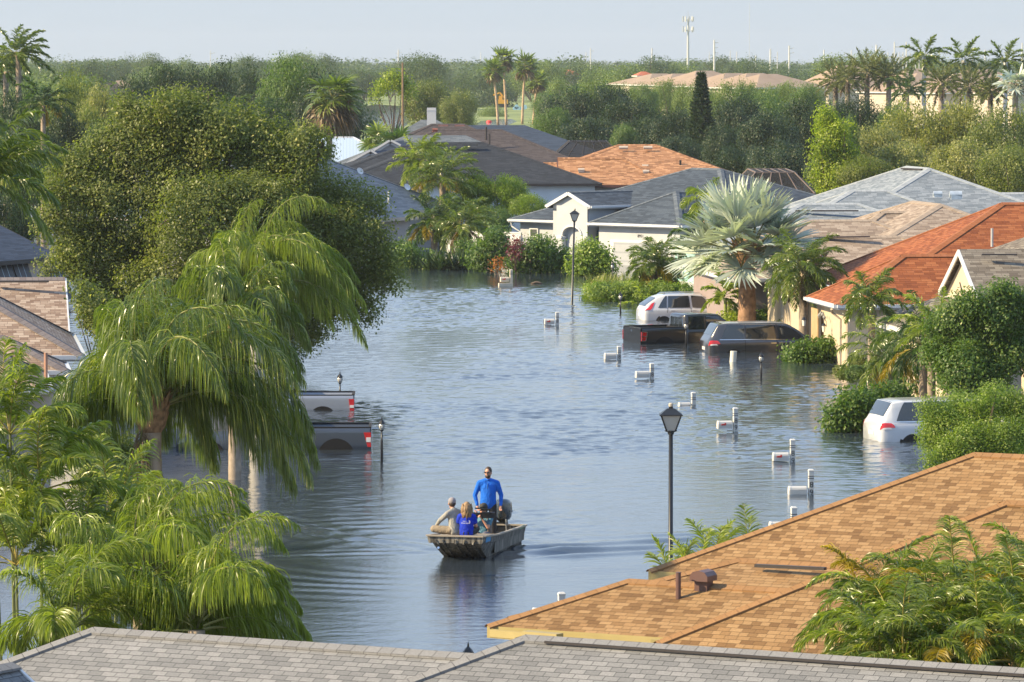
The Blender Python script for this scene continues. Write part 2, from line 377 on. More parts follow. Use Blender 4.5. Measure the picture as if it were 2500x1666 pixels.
def gable_trim_box(): pass
BR = lambda *c: c
# shingle colours
SH_GREY = shingle('grey_shingles', [(.17, .172, .172), (.215, .216, .214), (.255, .254, .25)], .205, .106, 1.6, .18, 1.0)
CAP_GREY = shingle('grey_ridge_shingles', [(.19, .19, .19), (.22, .22, .22)], .6, .2, .9, .1)
SH_ORANGE = shingle('golden_orange_shingles', [(.165, .09, .036), (.255, .148, .063), (.345, .215, .10), (.285, .165, .07)], .225, .112, .8, .15)
CAP_ORANGE = shingle('golden_orange_ridge_shingles', [(.255, .14, .06), (.295, .165, .073)], .6, .2, .5, .1)
SH_RED = shingle('burnt_orange_shingles', [(.19, .056, .02), (.275, .086, .031), (.35, .125, .047)], .42, .16, .8, .15)
CAP_RED = shingle('burnt_orange_ridge_shingles', [(.26, .095, .04), (.30, .115, .05)], .6, .25, .4, .1)
SH_TAN = shingle('beige_shingles', [(.22, .165, .125), (.32, .25, .19), (.42, .34, .265)], .42, .16, .8, .15)
SH_PINK = shingle('pinkish_tan_shingles', [(.20, .135, .10), (.30, .22, .165), (.42, .335, .265)], .34, .135, .9, .12)
CAP_TAN = shingle('beige_ridge_shingles', [(.30, .24, .185), (.36, .29, .225)], .6, .25, .5, .1)
SH_BLUE = shingle('slate_blue_shingles', [(.042, .054, .07), (.06, .077, .10), (.082, .102, .126)], .5, .16, .8, .12)
SH_PALE = shingle('pale_blue_grey_shingles', [(.15, .18, .205), (.22, .25, .275), (.29, .32, .345)], .5, .17, .8, .12)
CAP_PALE = shingle('pale_blue_grey_ridge_shingles', [(.3, .33, .35), (.36, .39, .41)], .6, .25, .4, .1)
SH_NAVY = shingle('dark_blue_shingles', [(.03, .045, .07), (.04, .058, .09), (.05, .07, .105)], .9, .17, .9, .1)
SH_CHAR = shingle('charcoal_brown_shingles', [(.020, .024, .031), (.029, .034, .043), (.040, .046, .056)], .5, .2, .8, .1)
SH_BROWN = shingle('weathered_brown_shingles', [(.055, .046, .046), (.072, .060, .060), (.092, .077, .075)], .5, .2, .6, .1)
SH_TERRA = shingle('terracotta_shingles', [(.22, .11, .055), (.36, .18, .09), (.50, .27, .14)], .45, .19, .5, .12)
SH_OLIVE = shingle('greenish_brown_shingles', [(.12, .10, .08), (.18, .155, .125), (.26, .23, .185)], .40, .15, .9, .12)
SH_STEEL = shingle('dull_blue_grey_shingles', [(.09, .11, .13), (.12, .14, .16), (.15, .17, .19)], .5, .2, .6, .1)
W_CREAM = stucco('cream', (.50, .42, .31)); W_BEIGE = stucco('beige', (.50, .43, .36)); W_WHITE = stucco('white', (.43, .45, .47))
W_PALE = stucco('pale_blue', (.55, .62, .68)); W_GREY = stucco('grey', (.38, .37, .37)); W_TEAL = stucco('teal', (.30, .52, .48))
W_TAUPE = stucco('taupe', (.27, .22, .21)); W_YEL = stucco('yellow', (.42, .34, .17)); W_PEACH = stucco('peach', (.52, .38, .27))
G_WHITE = plain('white_gutter', (.58, .60, .62), .35, var=.04); G_YEL = plain('yellow_gutter', (.36, .29, .12), .4, var=.06)
M_BROWNM = plain('brown_painted_metal', (.12, .065, .055), .45)

# near grey roof across the bottom of the photograph
HX = house([apex_block(229, 1536, 61.6, -29, 9, 4.2, 2.3), dict(p=at(30, 1622, 58.2)[:2], zr=at(30, 1622, 58.2)[2], a=R(-119), L=6, w=2.6, ze=2.3, e='gh', wn=2.6, cap=True, wall=False, inset=.5), apex_block(1284, 1555, 58.3, -29, 16, 4.9, 2.3)],
           SH_GREY, W_GREY, M_WHITE, 'house under a grey shingle roof that fills the bottom edge', capm=CAP_GREY, cap_r=.07)
mb = MB(); mb.bar(at(262, 1551, 61.35), at(1095, 1612, 58.9), .03, .03); mb.bar(at(1330, 1568, 58.0), at(2500, 1649, 54.9), .03, .03); mb.build('ridge_vent', M_DARK, HX)
# near golden orange roof
HW = house([apex_block(2378, 1108, 88.7, -29, 7, 4.55, 2.3), apex_block(1803, 1367, 80.6, -29, 4.2, 2.9, 2.3), apex_block(1535, 1417, 79.0, -29, 3.5, 1.75, 2.3),
            corner_block(1601, 1572, 2.3, -29, 9, 4.3, .5, (-1, -1))],
           SH_ORANGE, W_YEL, G_YEL, 'house with golden orange shingle roof behind the grey roof', capm=CAP_ORANGE, cap_r=.075)
on_roof(HW, 1718, 1440, 78.2, 'goose', M_BROWNM, .55)
on_roof(HW, 1656, 1450, 78, 'pipe', M_BROWNM, .8)
mb = MB(); mb.bar(at(1845, 1381, 79.9), at(2015, 1389, 79.2), .10, .05); mb.build('ridge_vent', M_DARK, HW)
mb = MB()
a_, b_ = onz(1205, 1546, 2.22), onz(1366, 1560, 2.22)
for q0, q1 in ((a_, b_),):
    d = (q1 - q0) / np.linalg.norm(q1 - q0); nn = np.cross(d, (0, 0, 1.0))
    mb.bar(q0 + nn * .10, q1 + nn * .10, .02, .13); mb.bar(q0, q1, .02, .13); mb.bar(q0 + nn * .05 - (0, 0, .06), q1 + nn * .05 - (0, 0, .06), .12, .02)
    mb.box(q1 - d * .30 + nn * .06 + (0, 0, .03), (.7, .2, .13), math.atan2(d[1], d[0]))
a_, b_ = onz(1640, 1398, 2.24), onz(1735, 1402, 2.24); mb.bar(a_, b_, .14, .12)
mb.build('gutter', G_YEL, HW)
mb = MB(); a_, b_ = onz(1590, 1580, 2.2), onz(1990, 1598, 2.2); mb.bar(a_, b_, .05, .26); mb.build('fascia_board', G_YEL, HW)
# burnt orange roof
HT = house([apex_block(2203, 623, 184.3, 7, 4, 3.2, 2.4), apex_block(2446, 496, 196, 7, 8, 7.0, 2.4), apex_block(2246, 541, 218.4, 7, 6, 3.9, 2.4)],
           SH_RED, W_CREAM, G_WHITE, 'cream stucco house with burnt orange hipped shingle roof', capm=CAP_RED, cap_r=.11, gutter=G_WHITE)
on_roof(HT, 2422, 585, 191, 'pipe', plain('grey_pipe', (.4, .4, .4), .4), 1)
mb = MB(); mb.bar(at(2266, 543, 217.9), at(2337, 543, 217.7), .3, .06); mb.build('ridge_vent', plain('rust_vent', (.16, .03, .02), .6), HT)
# garage wall features: door recess, two carriage lamps, house number ornament, downspout
pw = onz(2021, 743, 2.4)
gx, gy = pw[0] + .5, pw[1] + .55
def on_face(px, z, x0, y0, ang):      # point at height z on a wall through (x0,y0) running in direction ang, seen at pixel px
    a = (px - 1250) / F; u = (math.cos(ang), math.sin(ang)); t = (a * y0 - x0) / (u[0] - a * u[1]); return np.array([x0 + u[0] * t, y0 + u[1] * t, z])
def wallpiece(H, name, mat, px0, px1, z0, z1, x0, y0, ang, proud=.03, th=.05, label=None):
    p, q = on_face(px0, 0, x0, y0, ang), on_face(px1, 0, x0, y0, ang); mb = MB(); c = (p + q) / 2; c[2] = (z0 + z1) / 2
    L_ = np.linalg.norm(q - p); d = (q - p) / L_; n = np.array([d[1], -d[0], 0])
    if np.dot(n, [0 - c[0], -c[1], 0]) < 0: n = -n
    mb.box(c + n * proud, (L_, th, z1 - z0), ax=np.array([d, n, [0, 0, 1.0]])); return mb.build(name, mat, H)
GA = R(97)
wallpiece(HT, 'door', plain('tan_door', (.42, .30, .15), .5), 1984, 2000, -.2, 1.95, gx, gy, GA, .02)
def carriage_lamp(H, p, s=1.0):
    o = empty('wall_lamp'); o.parent = H; o.location = Vector(p) - H.location
    mb = MB(); mb.lathe([(.01, .3 * s), (.1 * s, .18 * s), (.11 * s, .16 * s), (.02, .17 * s)], n=8)
    mb.tube([(.12 * s, 0, .1 * s), (.1 * s, 0, .38 * s), (0, 0, .38 * s), (0, 0, .28 * s)], .012 * s, 6); mb.build('lamp_frame', M_BLACK, o, local=True)
    MB().lathe([(.06 * s, -.11 * s), (.085 * s, .15 * s)], n=8).build('lamp_glass', plain('milky_glass', (.75, .73, .66), .2, var=.1), o, local=True)
for px in (1971, 2020): carriage_lamp(HT, on_face(px, 1.25, gx, gy, GA) - (.12, 0, 0), .9)
mb = MB()
for i, px in enumerate((2004, 2008, 2013, 2017)):
    p = on_face(px, 1.72 + .1 * math.sin(i * 1.1), gx, gy, GA); mb.lathe([(.01, .1), (.07, 0), (.01, -.1)], p - (.05, 0, 0), 6)
mb.build('wall_ornament', plain('grey_metal', (.3, .3, .3), .4), HT)
mb = MB(); q = pw + (.45, .35, 0); mb.tube([q + (-.3, -.2, -.2), q + (-.25, 0, -.35), q + (.06, -.05, -.6), q + (.06, -.05, -3)], .05, 8); mb.build('downspout', W_CREAM, HT)
# lit wall piece with white window left of the garage
x0, y0 = at(1905, 800, 199)[:2]
mb = MB(); u = np.array([-.122, .9925]); A3 = lambda x, y, z: (x, y, z)
qa = np.array([x0, y0]); qb = at(1975, 800, 192)[:2]
for a1, b1 in ((qa, qb), (qb, qb + (4, .5)), (qa, qa + u * 3)): mb.face([A3(*a1, -.7), A3(*b1, -.7), A3(*b1, 2.35), A3(*a1, 2.35)])
mb.build('entry_wall', W_CREAM, HT)
ang_ = math.degrees(math.atan2(qb[1] - qa[1], qb[0] - qa[0]))
window(HT, (qa[0] + .08, qa[1] - .3, .1), ang_, .45, 1.8, bars=(1, 2))
mb = MB(); e0, e1 = onz(1878, 692, 2.4), onz(1975, 700, 2.4); dd = (e1 - e0) / np.linalg.norm(e1 - e0)
f = [e0, e1, e1 + (1.2, 5, 1.3), e0 + (2.5, 2.5, .9)]; mb.face(f, puv(f)); mb.build('entry_roof', SH_RED, HT)
mb = MB(); mb.bar(e0 - (0, 0, .1), e1 - (0, 0, .1), .12, .2); mb.build('entry_gutter', G_WHITE, HT)
# beige house
HS = house([apex_block(1972, 578, 207, 7, 4.2, 4.0, 2.4), apex_block(1972, 538, 214, 7, 3, 5, 2.4), apex_block(2154, 517, 217, 7, 2, 3.4, 2.9),
            apex_block(2297, 499, 215, 100, 5, 7.0, 2.4)], SH_TAN, W_TAUPE, G_WHITE, 'house with beige shingle roof behind the silver fan palm', capm=CAP_TAN, cap_r=.11, gutter=G_WHITE)
mb = MB(); mb.bar(at(1985, 580, 206.8), at(2124, 578, 206.6), .3, .06); mb.build('ridge_vent', plain('dark_brown_vent', (.05, .03, .03), .7), HS)
mb = MB(); q = at(1815, 740, 204)[:2]; mb.box((q[0], q[1], 1.2), (.5, .5, 3.6), R(7)); q = at(1848, 740, 205)[:2]; mb.box((q[0], q[1], 1.1), (.35, .4, 3.5), R(7)); mb.build('entry_column', W_PEACH, HS)
# pale blue-grey house, teal walls
HR = house([apex_block(1937, 513, 244, 7, 6, 5.0, 2.4), apex_block(1958, 497, 249, 7, 3, 5, 2.4), apex_block(2080, 465, 256, 7, 2, 3.6, 3.2),
            apex_block(2269, 411, 262, 100, 5, 8.2, 2.4), apex_block(2380, 471.5, 266, 7, 10, 5.5, 2.4)],
           SH_PALE, W_TEAL, G_WHITE, 'house with pale blue-grey roof and teal walls', capm=CAP_PALE, cap_r=.12, gutter=G_WHITE)
on_roof(HR, 2122, 493, 256, 'pipe', M_BLACK, 1.2); on_roof(HR, 2289, 481, 255, 'box', plain('zinc', (.55, .6, .62), .4, .5), .8); on_roof(HR, 2333, 486, 255, 'box', MATS['zinc'], 1.1)
mb = MB(); mb.bar(at(1942, 515, 243.5), at(2096, 515, 243.2), .3, .07); mb.bar(at(2206, 412, 266), at(2256, 414, 262.5), .35, .08); mb.build('ridge_vent', M_DARK, HR)
x0, y0 = at(1648, 700, 243.5)[:2]; qa = np.array([x0, y0]); qb = at(1755, 700, 236)[:2]
mb = MB()
for a1, b1 in ((qa, qb), (qb, qb + (5, .5)), (qa, qa + (2, 5))): mb.face([A3(*a1, -.7), A3(*b1, -.7), A3(*b1, 2.2), A3(*a1, 2.2)])
mb.build('front_wall', W_TEAL, HR)
d2 = (qb - qa) / np.linalg.norm(qb - qa); nn = np.array([d2[1], -d2[0]]); mb = MB()
m3 = (qa + qb) / 2 + nn * .04
mb.box((m3[0], m3[1], .32), (np.linalg.norm(qb - qa), .08, .28), math.atan2(d2[1], d2[0])); mb.build('wall_band', M_WHITE, HR)
p = on_face(1659, .75, qa[0], qa[1], math.atan2(d2[1], d2[0])); window(HR, p + (nn[0] * .02, nn[1] * .02, 0), math.degrees(math.atan2(d2[1], d2[0])), .8, 1.45, bars=(2, 4))
# white house with portico and garage
A_O = 46
HO = house([corner_block(1241.5, 535, 2.4, A_O - 90, 2.2, 7.7, .39, (-1, -1)),
            dict(p=onz(1662, 551, 2.4)[:2] + np.array([-.03, 1.41]) * 3.6, zr=2.4 + .5 * 3.6, a=R(A_O), L=6, w=3.6, ze=2.4, e='hg', wn=3.6, cap=True, wall=True, inset=.45),
            apex_block(1387, 468.5, 274.8, A_O, 8, 1.75, 3.35, 'gg', wall=True, inset=.35)],
           SH_BLUE, W_WHITE, G_WHITE, 'white stucco house with arched portico and slate blue roof at the street end', capm=SH_STEEL, cap_r=.1, gutter=G_WHITE)
GD = R(A_O - 90)
gc = onz(1662, 551, 2.4)[:2]; e_ = np.array([.695, -.72]); m_ = np.array([-.72, -.695])
g0 = gc - m_ * .45        # on the garage front wall plane
wallpiece(HO, 'garage_door_frame', M_WHITE, 1491, 1640, -.7, 2.0 - .55, g0[0], g0[1], GD, .02, .06)
gd = wallpiece(HO, 'garage_door', plain('shaded_white_garage_door', (.29, .31, .335), .5, var=.05), 1500, 1632, -.7, 1.30, g0[0], g0[1], GD, .055, .04)  # white door: the shade of its recess is put into a darker, bluish colour
for k in range(3): wallpiece(gd, 'door_panel', plain('shaded_white_garage_panel', (.35, .37, .39), .5, var=.05), 1504, 1628, -.25 + .5 * k, .17 + .5 * k, g0[0], g0[1], GD, .08, .02)  # panels carry the same painted recess shade, a step lighter
def text(name, s, size, mat, parent, p, deg, th=.01, align='CENTER'):
    cu = bpy.data.curves.new(name, 'FONT'); cu.body = s; cu.size = size; cu.extrude = th; cu.align_x = align
    o = bpy.data.objects.new(name, cu); COL.objects.link(o); cu.materials.append(mat)
    o.rotation_euler = (math.pi / 2, 0, R(deg)); o.parent = parent
    o.location = Vector(p) - (top_loc(parent) if parent else Vector((0, 0, 0))); return o
def text_mesh(name, s, size, mat, parent, p, deg, th=.01):
    o = text(name, s, size, mat, None, p, deg, th); dg = bpy.context.evaluated_depsgraph_get(); dg.update()
    me = bpy.data.meshes.new_from_object(o.evaluated_get(dg)); n = bpy.data.objects.new(name, me); COL.objects.link(n)
    n.rotation_euler = o.rotation_euler; n.parent = parent; n.location = Vector(p) - (top_loc(parent) if parent else Vector((0, 0, 0)))
    bpy.data.objects.remove(o); me.materials.clear(); me.materials.append(mat); return n
pn = on_face(1565, 1.62, g0[0], g0[1], GD); text_mesh('house_number', '8951', .24, M_BLACK, HO, pn + (m_[0] * .03, m_[1] * .03, 0), A_O - 90)
# portico front wall with arch and columns
pc = at(1397, 560, 274.5)[:2] + m_ * 0.05
def arch_wall(px0, px1, o0, o1, ztop, zspring, zcrown):
    P0, P1 = on_face(px0, 0, pc[0], pc[1], GD), on_face(px1, 0, pc[0], pc[1], GD); O0, O1 = on_face(o0, 0, pc[0], pc[1], GD), on_face(o1, 0, pc[0], pc[1], GD)
    mb = MB(); z = lambda p, h: (p[0], p[1], h)
    bm = 1.52
    mb.face([z(P0, bm), z(O0, bm), z(O0, zspring), z(O0, ztop), z(P0, ztop)]); mb.face([z(O1, bm), z(P1, bm), z(P1, ztop), z(O1, ztop), z(O1, zspring)])
    n = 12
    for i in range(n):
        a, b = i / n, (i + 1) / n; f = lambda t: O0 + (O1 - O0) * (.5 - .5 * math.cos(math.pi * t)); hz = lambda t: zspring + (zcrown - zspring) * math.sin(math.pi * t)
        mb.face([z(f(a), hz(a)), z(f(b), hz(b)), z(f(b), ztop), z(f(a), ztop)])
        back = m_[0] * -.3, m_[1] * -.3
        mb.face([z(f(a), hz(a)), (f(a)[0] + back[0], f(a)[1] + back[1], hz(a)), (f(b)[0] + back[0], f(b)[1] + back[1], hz(b)), z(f(b), hz(b))])
    o = mb.build('portico_front', W_WHITE, HO)
    mb = MB(); pts = [np.array(z(f(i / n), hz(i / n) + .05)) + (m_[0] * .03, m_[1] * .03, 0) for i in range(n + 1)]
    for i in range(n): mb.bar(pts[i], pts[i + 1], .08, .1)
    for a1, b1 in ((P0, O0), (O1, P1)): mb.bar(np.array(z(a1, 1.5)) + (m_[0] * .03, m_[1] * .03, 0), np.array(z(b1, 1.5)) + (m_[0] * .03, m_[1] * .03, 0), .12, .14)
    mb.build('arch_moulding', M_WHITE, HO)
    return P0, P1, O0, O1
P0, P1, O0, O1 = arch_wall(1359, 1434, 1373, 1420, 3.34, 1.6, 2.12)
for px in (1371, 1431):
    q = on_face(px, 0, pc[0], pc[1], GD); MB().lathe([(.17, -.7), (.15, 0), (.15, 1.4), (.19, 1.46), (.19, 1.55)], (q[0] - m_[0] * .15, q[1] - m_[1] * .15, 0), 14).build('column', W_WHITE, HO, True)
wx = onz(1241.5, 535, 2.4)[:2] - m_ * .5
window(HO, on_face(1296, .5, wx[0], wx[1], GD) + (m_[0] * .02, m_[1] * .02, 0), A_O - 90, .62, 1.35, bars=(1, 3), glass=plain('window_blinds', (.08, .09, .09), .3))
q = wx + e_ * .2 ; q = np.array([q[0], q[1], 0])
mb = MB(); mb.tube([q + (-.35, .2, 2.2), q + (-.3, .15, 1.95), q + (.25, -.25, 1.6), q + (.25, -.25, -.7)], .045, 8); mb.build('downspout', G_WHITE, HO)
rec = pc - m_ * 1.8
wallpiece(HO, 'front_door', plain('dark_teal_door', (.03, .07, .08), .4), 1459, 1471, -.2, 1.9, g0[0] - m_[0] * .6 - e_[0] * .3, g0[1] - m_[1] * .6 - e_[1] * .3, GD, .02)
wallpiece(HO, 'entry_wall', W_WHITE, 1372, 1462, -.7, 3.3, rec[0], rec[1], GD, .0, .1)
# roofs beyond
HM = house([apex_block(1064.5, 348, 361, 4, 3.6, 8.4, 2.6), apex_block(985, 357, 365, 4, 3, 7.8, 2.6)], SH_CHAR, W_PALE, M_DARK, 'pale blue house under a big charcoal hipped roof', gutter=None, capm=SH_CHAR, cap_r=.12)
mb = MB(); mb.box(at(1098, 353, 359.5), (1.2, .5, .22)); mb.box(at(1147, 353, 359.5), (1.2, .5, .22)); mb.build('roof_vent', plain('dark_vent', (.06, .065, .07), .5), HM)
HP = house([apex_block(1509.4, 353.5, 365, 0, 2.9, 7.9, 2.4), apex_block(1361.4, 385.6, 361.5, 0, 5, 3.6, 2.5, 'gh'), apex_block(1327, 397.5, 363, 0, 4, 3.4, 2.4)],
           SH_TERRA, W_BEIGE, plain('brown_fascia', (.10, .04, .03), .6), 'house with terracotta hipped shingle roof', capm=SH_TERRA, cap_r=.12)
for px, py, s in ((1522, 361, 1.5), (1582, 361, 1.5)): mb = MB(); q = at(px, py, 363.6); mb.tube([q - (.34, 0, 0), q + (.34, 0, 0)], .13, 8); mb.build('roof_vent', W_BEIGE, HP)
for px, py in ((1419, 421), (1575, 412), (1577, 425)): on_roof(HP, px, py, 359.5 if py > 415 else 361, 'box', W_BEIGE, .8)
on_roof(HP, 1661, 413, 361, 'pipe', M_BLACK, 1.5)
nb = onz(1117.5, 507, 2.4)[:2]; ne = np.array([.4, .917]); nm = np.array([.917, -.4])
HN = house([dict(p=nb - nm * 7 - ne * 7 - ne * 12, zr=5.95, a=R(66.4), L=12, w=7, ze=2.4, e='hh', wn=7, cap=True, wall=True, inset=.6),
            dict(p=onz(1021, 529, 2.4)[:2] - nm * 4.5 - ne * 12, zr=4.6, a=R(66.4), L=8, w=4.4, ze=2.41, e='hh', wn=4.4, cap=False, wall=True, inset=.5)],
           shingle('steel_blue_shingles', [(.07, .10, .14), (.095, .13, .18), (.12, .16, .21)], .8, .19, .8, .1), W_GREY, W_BEIGE, 'grey stucco house with steel blue roof right of the big oak', capm=SH_STEEL, cap_r=.1)
on_roof(HN, 878, 431, 290, 'dish', M_WHITE); on_roof(HN, 993, 470, 290, 'dish', M_WHITE); on_roof(HN, 949, 486, 284, 'pipe', M_WHITE, 1)
nw = nb - nm * .6
wallpiece(HN, 'garage_door_frame', M_WHITE, 978, 984, -.7, 1.7, nw[0] - .35, nw[1] - 1, R(66.4), .02)
carriage_lamp(HN, on_face(983, 1.6, nw[0], nw[1], R(66.4)) + (.2, -.3, 0), 1.6)
mb = MB(); q = np.array([nb[0] - .5, nb[1] - .6, 0]); mb.tube([q + (.4, 0, 2.2), q + (.2, -.1, 1.7), q + (.2, -.1, -.7)], .06, 8); mb.build('downspout', plain('dark_grey_pipe', (.12, .13, .14), .5), HN)
HL = house([apex_block(991, 331, 395, 3, 5, 7.6, 2.4)], SH_STEEL, W_WHITE, G_WHITE, 'house with dull blue-grey roof and two white gables', gutter=G_WHITE)
def gable(px, py, lx, ly, rx, ry, D, H, back=6):
    A, l, r_ = at(px, py, D), at(lx, ly, D), at(rx, ry, D); r_[2] = max(r_[2], 0); mb = MB(); yb = np.array([.15 * back, back, 0])
    mb.face([l - (0, 0, .0), np.array([l[0], l[1], -.7]), np.array([r_[0], r_[1], -.7]), r_, A]); mb.build('gable_wall', W_WHITE, H)
    mb = MB()
    for s_, t_ in ((l, A), (A, r_)): mb.bar(s_ - (0, .25, 0), t_ - (0, .25, 0), .12, .38)
    mb.build('gable_trim', M_WHITE, H); mb = MB()
    o_ = np.array([0, .5, -.02])
    for f in ([l - o_, A - o_, A + yb, l + yb], [A - o_, r_ - o_, r_ + yb, A + yb]): mb.face(f, puv(f))
    mb.build('gable_roof', SH_NAVY, H)
gable(953, 346, 914.5, 369.6, 976.7, 358, 384, HL); gable(905, 370.6, 848, 402, 945, 398, 375, HL, 9)
HJ = house([apex_block(1064.5, 316.5, 432, 2, 6, 7.5, 2.4), apex_block(1054, 303, 440, 2, 3, 8, 2.4)], SH_BROWN, W_BEIGE, M_DARK, 'house with weathered brown hipped roof', capm=SH_BROWN, cap_r=.13)
for px, py in ((1082, 307), (1122, 307)): mb = MB(); mb.box(at(px, py, 438.5), (.9, .4, .15)); mb.build('roof_vent', plain('reddish_vent', (.25, .12, .1), .6), HJ)
on_roof(HJ, 1062, 322, 430, 'box', plain('rusty_vent', (.25, .08, .05), .6), .8)
for px, py in ((1187, 330), (1195, 346)): on_roof(HJ, px, py, 428, 'pipe', M_DARK, 1.6)
HI = house([apex_block(1130, 306, 458, 2, 6, 9, 2.4)], SH_NAVY, W_GREY, M_DARK, 'house with long near-black roof behind the brown roof')
HK = house([apex_block(1028, 293, 480, 0, 1.6, 5.5, 2.6)], SH_STEEL, W_GREY, M_DARK, 'dark roofed house carrying a white chimney', capm=None)
mb = MB(); p = at(1053.5, 280, 478); mb.box(p - (0, 0, .4), (.92, .8, 1.9)); mb.box(p + (0, 0, .42), (.97, .85, .06)); mb.box(p + (0, 0, .6), (.9, .78, .16)); mb.build('chimney', M_WHITE, HK)
MB().box(p + (0, 0, .50), (.86, .74, .1)).build('chimney_vent', M_BLACK, HK)
HMm, t, pp, N, L = nodes('ribbed_metal_roof')
uvn = N('UVMap'); wv = N('TexWave', wave_type='BANDS', bands_direction='X', wave_profile='SAW'); sock(wv, Scale=1.1, Distortion=0.0); L(uvn.outputs[0], wv.inputs[0])
rp = ramp(t, [(0, (.28, .36, .44)), (.12, (.55, .64, .70)), (1, (.50, .60, .68))]); L(wv.outputs[1], rp.inputs[0]); L(rp.outputs[0], pp.inputs['Base Color']); sock(pp, Roughness=.35, Metallic=.3)
HQ = house([apex_block(768, 335, 421, 2, 3.5, 4.6, 2.6)], HMm, W_WHITE, G_WHITE, 'house with ribbed pale blue metal roof', capm=G_WHITE, cap_r=.07)
# screened pool cages
SCR, t, pp, N, L = nodes('insect_screen'); pp.inputs['Base Color'].default_value = (.02, .02, .022, 1); sock(pp, Roughness=.8)
trn = N('BsdfTransparent'); ms = N('MixShader'); ms.inputs[0].default_value = .45; L(pp.outputs[0], ms.inputs[1]); L(trn.outputs[0], ms.inputs[2]); L(ms.outputs[0], t.nodes['Material Output'].inputs[0])
def cage(x0, x1, y0, y1, zl, zt, label, fm, slope):
    H = empty('pool_cage', ((x0 + x1) / 2, (y0 + y1) / 2, 0), 0, label, 'pool cage'); a, b, c, d = (x0, y0, zl), (x1, y0, zl), (x1, y1, zl), (x0, y1, zl)
    s = slope; e, f, g, h = (x0 + s, y0 + s, zt), (x1 - s, y0 + s, zt), (x1 - s, y1 - s, zt), (x0 + s, y1 - s, zt)
    mb = MB()
    for q in ([a, b, f, e], [b, c, g, f], [c, d, h, g], [d, a, e, h], [e, f, g, h]): mb.face(q)
    lo = [(p_[0], p_[1], -.7) for p_ in (a, b, c, d)]
    for i, j in ((0, 1), (1, 2), (2, 3), (3, 0)): mb.face([lo[i], lo[j], (a, b, c, d)[j], (a, b, c, d)[i]])
    mb.build('screen', SCR, H); mb = MB()
    for p_, q_ in ((a, b), (b, c), (c, d), (d, a), (e, f), (f, g), (g, h), (h, e), (a, e), (b, f), (c, g), (d, h)): mb.bar(p_, q_, .08, .08)
    for k in range(1, 5):
        t_ = k / 5; X0 = x0 + (x1 - x0) * t_; X1 = x0 + s + (x1 - x0 - 2 * s) * t_
        mb.bar((X0, y0, zl), (X1, y0 + s, zt), .06, .06); mb.bar((X1, y0 + s, zt), (X1, y1 - s, zt), .06, .06); mb.bar((X0, y0, -.7), (X0, y0, zl), .05, .05)
    mb.build('frame', fm, H); return H
q = at(1300, 390, 372); cage(q[0] - 1, q[0] + 5.2, 372, 381, 2.5, 3.6, 'dark screened pool cage beside the blue-grey roof', M_DARK, 1.5)
q = at(1340, 370, 440); cage(q[0], q[0] + 7.5, 441, 452, 2.4, 4.2, 'dark screened pool cage at the end of the near-black roof', M_DARK, 2)
q = at(1800, 440, 315); cage(q[0], q[0] + 5.2, 315, 328, 2.9, 4.3, 'brown framed screened pool cage behind the slate blue roof', plain('bronze_frame', (.16, .12, .10), .5), 1.3)
# house with the steep gable, right
HU = house([apex_block(2341.5, 609, 164, 7, 10, 3.15, 3.62, 'gg', inset=.35), corner_block(2127, 781.6, 2.4, 7, 7, 5.5, .46, (-1, 1)), corner_block(2330, 735, 2.6, 7, 7, 6.5, .45, (-1, -1), cap=False, wall=False)],
           SH_OLIVE, W_CREAM, M_WHITE, 'cream house with steep white gable and greenish brown shingles', capm=None, gutter=None)
mb = MB(); mb.bar(at(2397, 622, 163.2), at(2483, 622, 163.1), .2, .05); mb.build('ridge_vent', M_DARK, HU)
HV = house([corner_block(2449, 848, 2.4, 7, 6, 4.5, .45, (-1, 1))], SH_OLIVE, W_CREAM, M_WHITE, 'cream house cut off by the right edge, brown roof corner', gutter=G_WHITE)
# left houses
HA = house([apex_block(157 - 600, 682, 166, 7, 8.64, 4.6, 2.2, 'gg', inset=.3), corner_block(202, 868, 2.4, 7, 6, 6, .56, (1, -1)), corner_block(165, 905, 2.4, 7, 6, 1.9, .5, (1, -1), wall=False), corner_block(120, 947, 2.4, 7, 8, 3.6, .52, (1, -1), wall=False)],
           SH_PINK, W_GREY, G_WHITE, 'house with pinkish tan shingle roof behind the left palms', capm=shingle('grey_hip_shingles', [(.14, .12, .12), (.2, .175, .17)], .6, .22, .5, .1), cap_r=.12, gutter=G_WHITE)
mb = MB(); mb.bar(at(-20, 688, 165.9), at(118, 688, 165.7), .2, .06); mb.build('ridge_vent', M_DARK, HA)
on_roof(HA, 112, 899, 138, 'pipe', plain('salmon_pipe', (.4, .22, .15), .6), 1)
qa, qb = at(-30, 1000, 137)[:2], at(207, 1000, 133.5)[:2]
mb = MB()
for a1, b1 in ((qa, qb), (qb, qb + np.array([-.9, 9])), (qb + np.array([-.9, 9]), qb + np.array([4, 9.6]))): mb.face([A3(*a1, -.7), A3(*b1, -.7), A3(*b1, 2.3), A3(*a1, 2.3)])
mb.build('wing_wall', W_GREY, HA); MB().box((qb[0], qb[1] - .05, .8), (.16, .12, 3.2)).build('downspout', G_WHITE, HA)
bb = onz(98, 631, 2.4)[:2]
HB = house([dict(p=bb - nm * 5 - ne * 12, zr=2.4 + 4.4 * .5, a=R(66.4), L=14, w=5, ze=2.4, e='gg', wn=5, cap=False, wall=True, inset=.5)], SH_NAVY, W_BEIGE, M_DARK, 'beige house with dark blue roof and leaning shutters at the left edge')
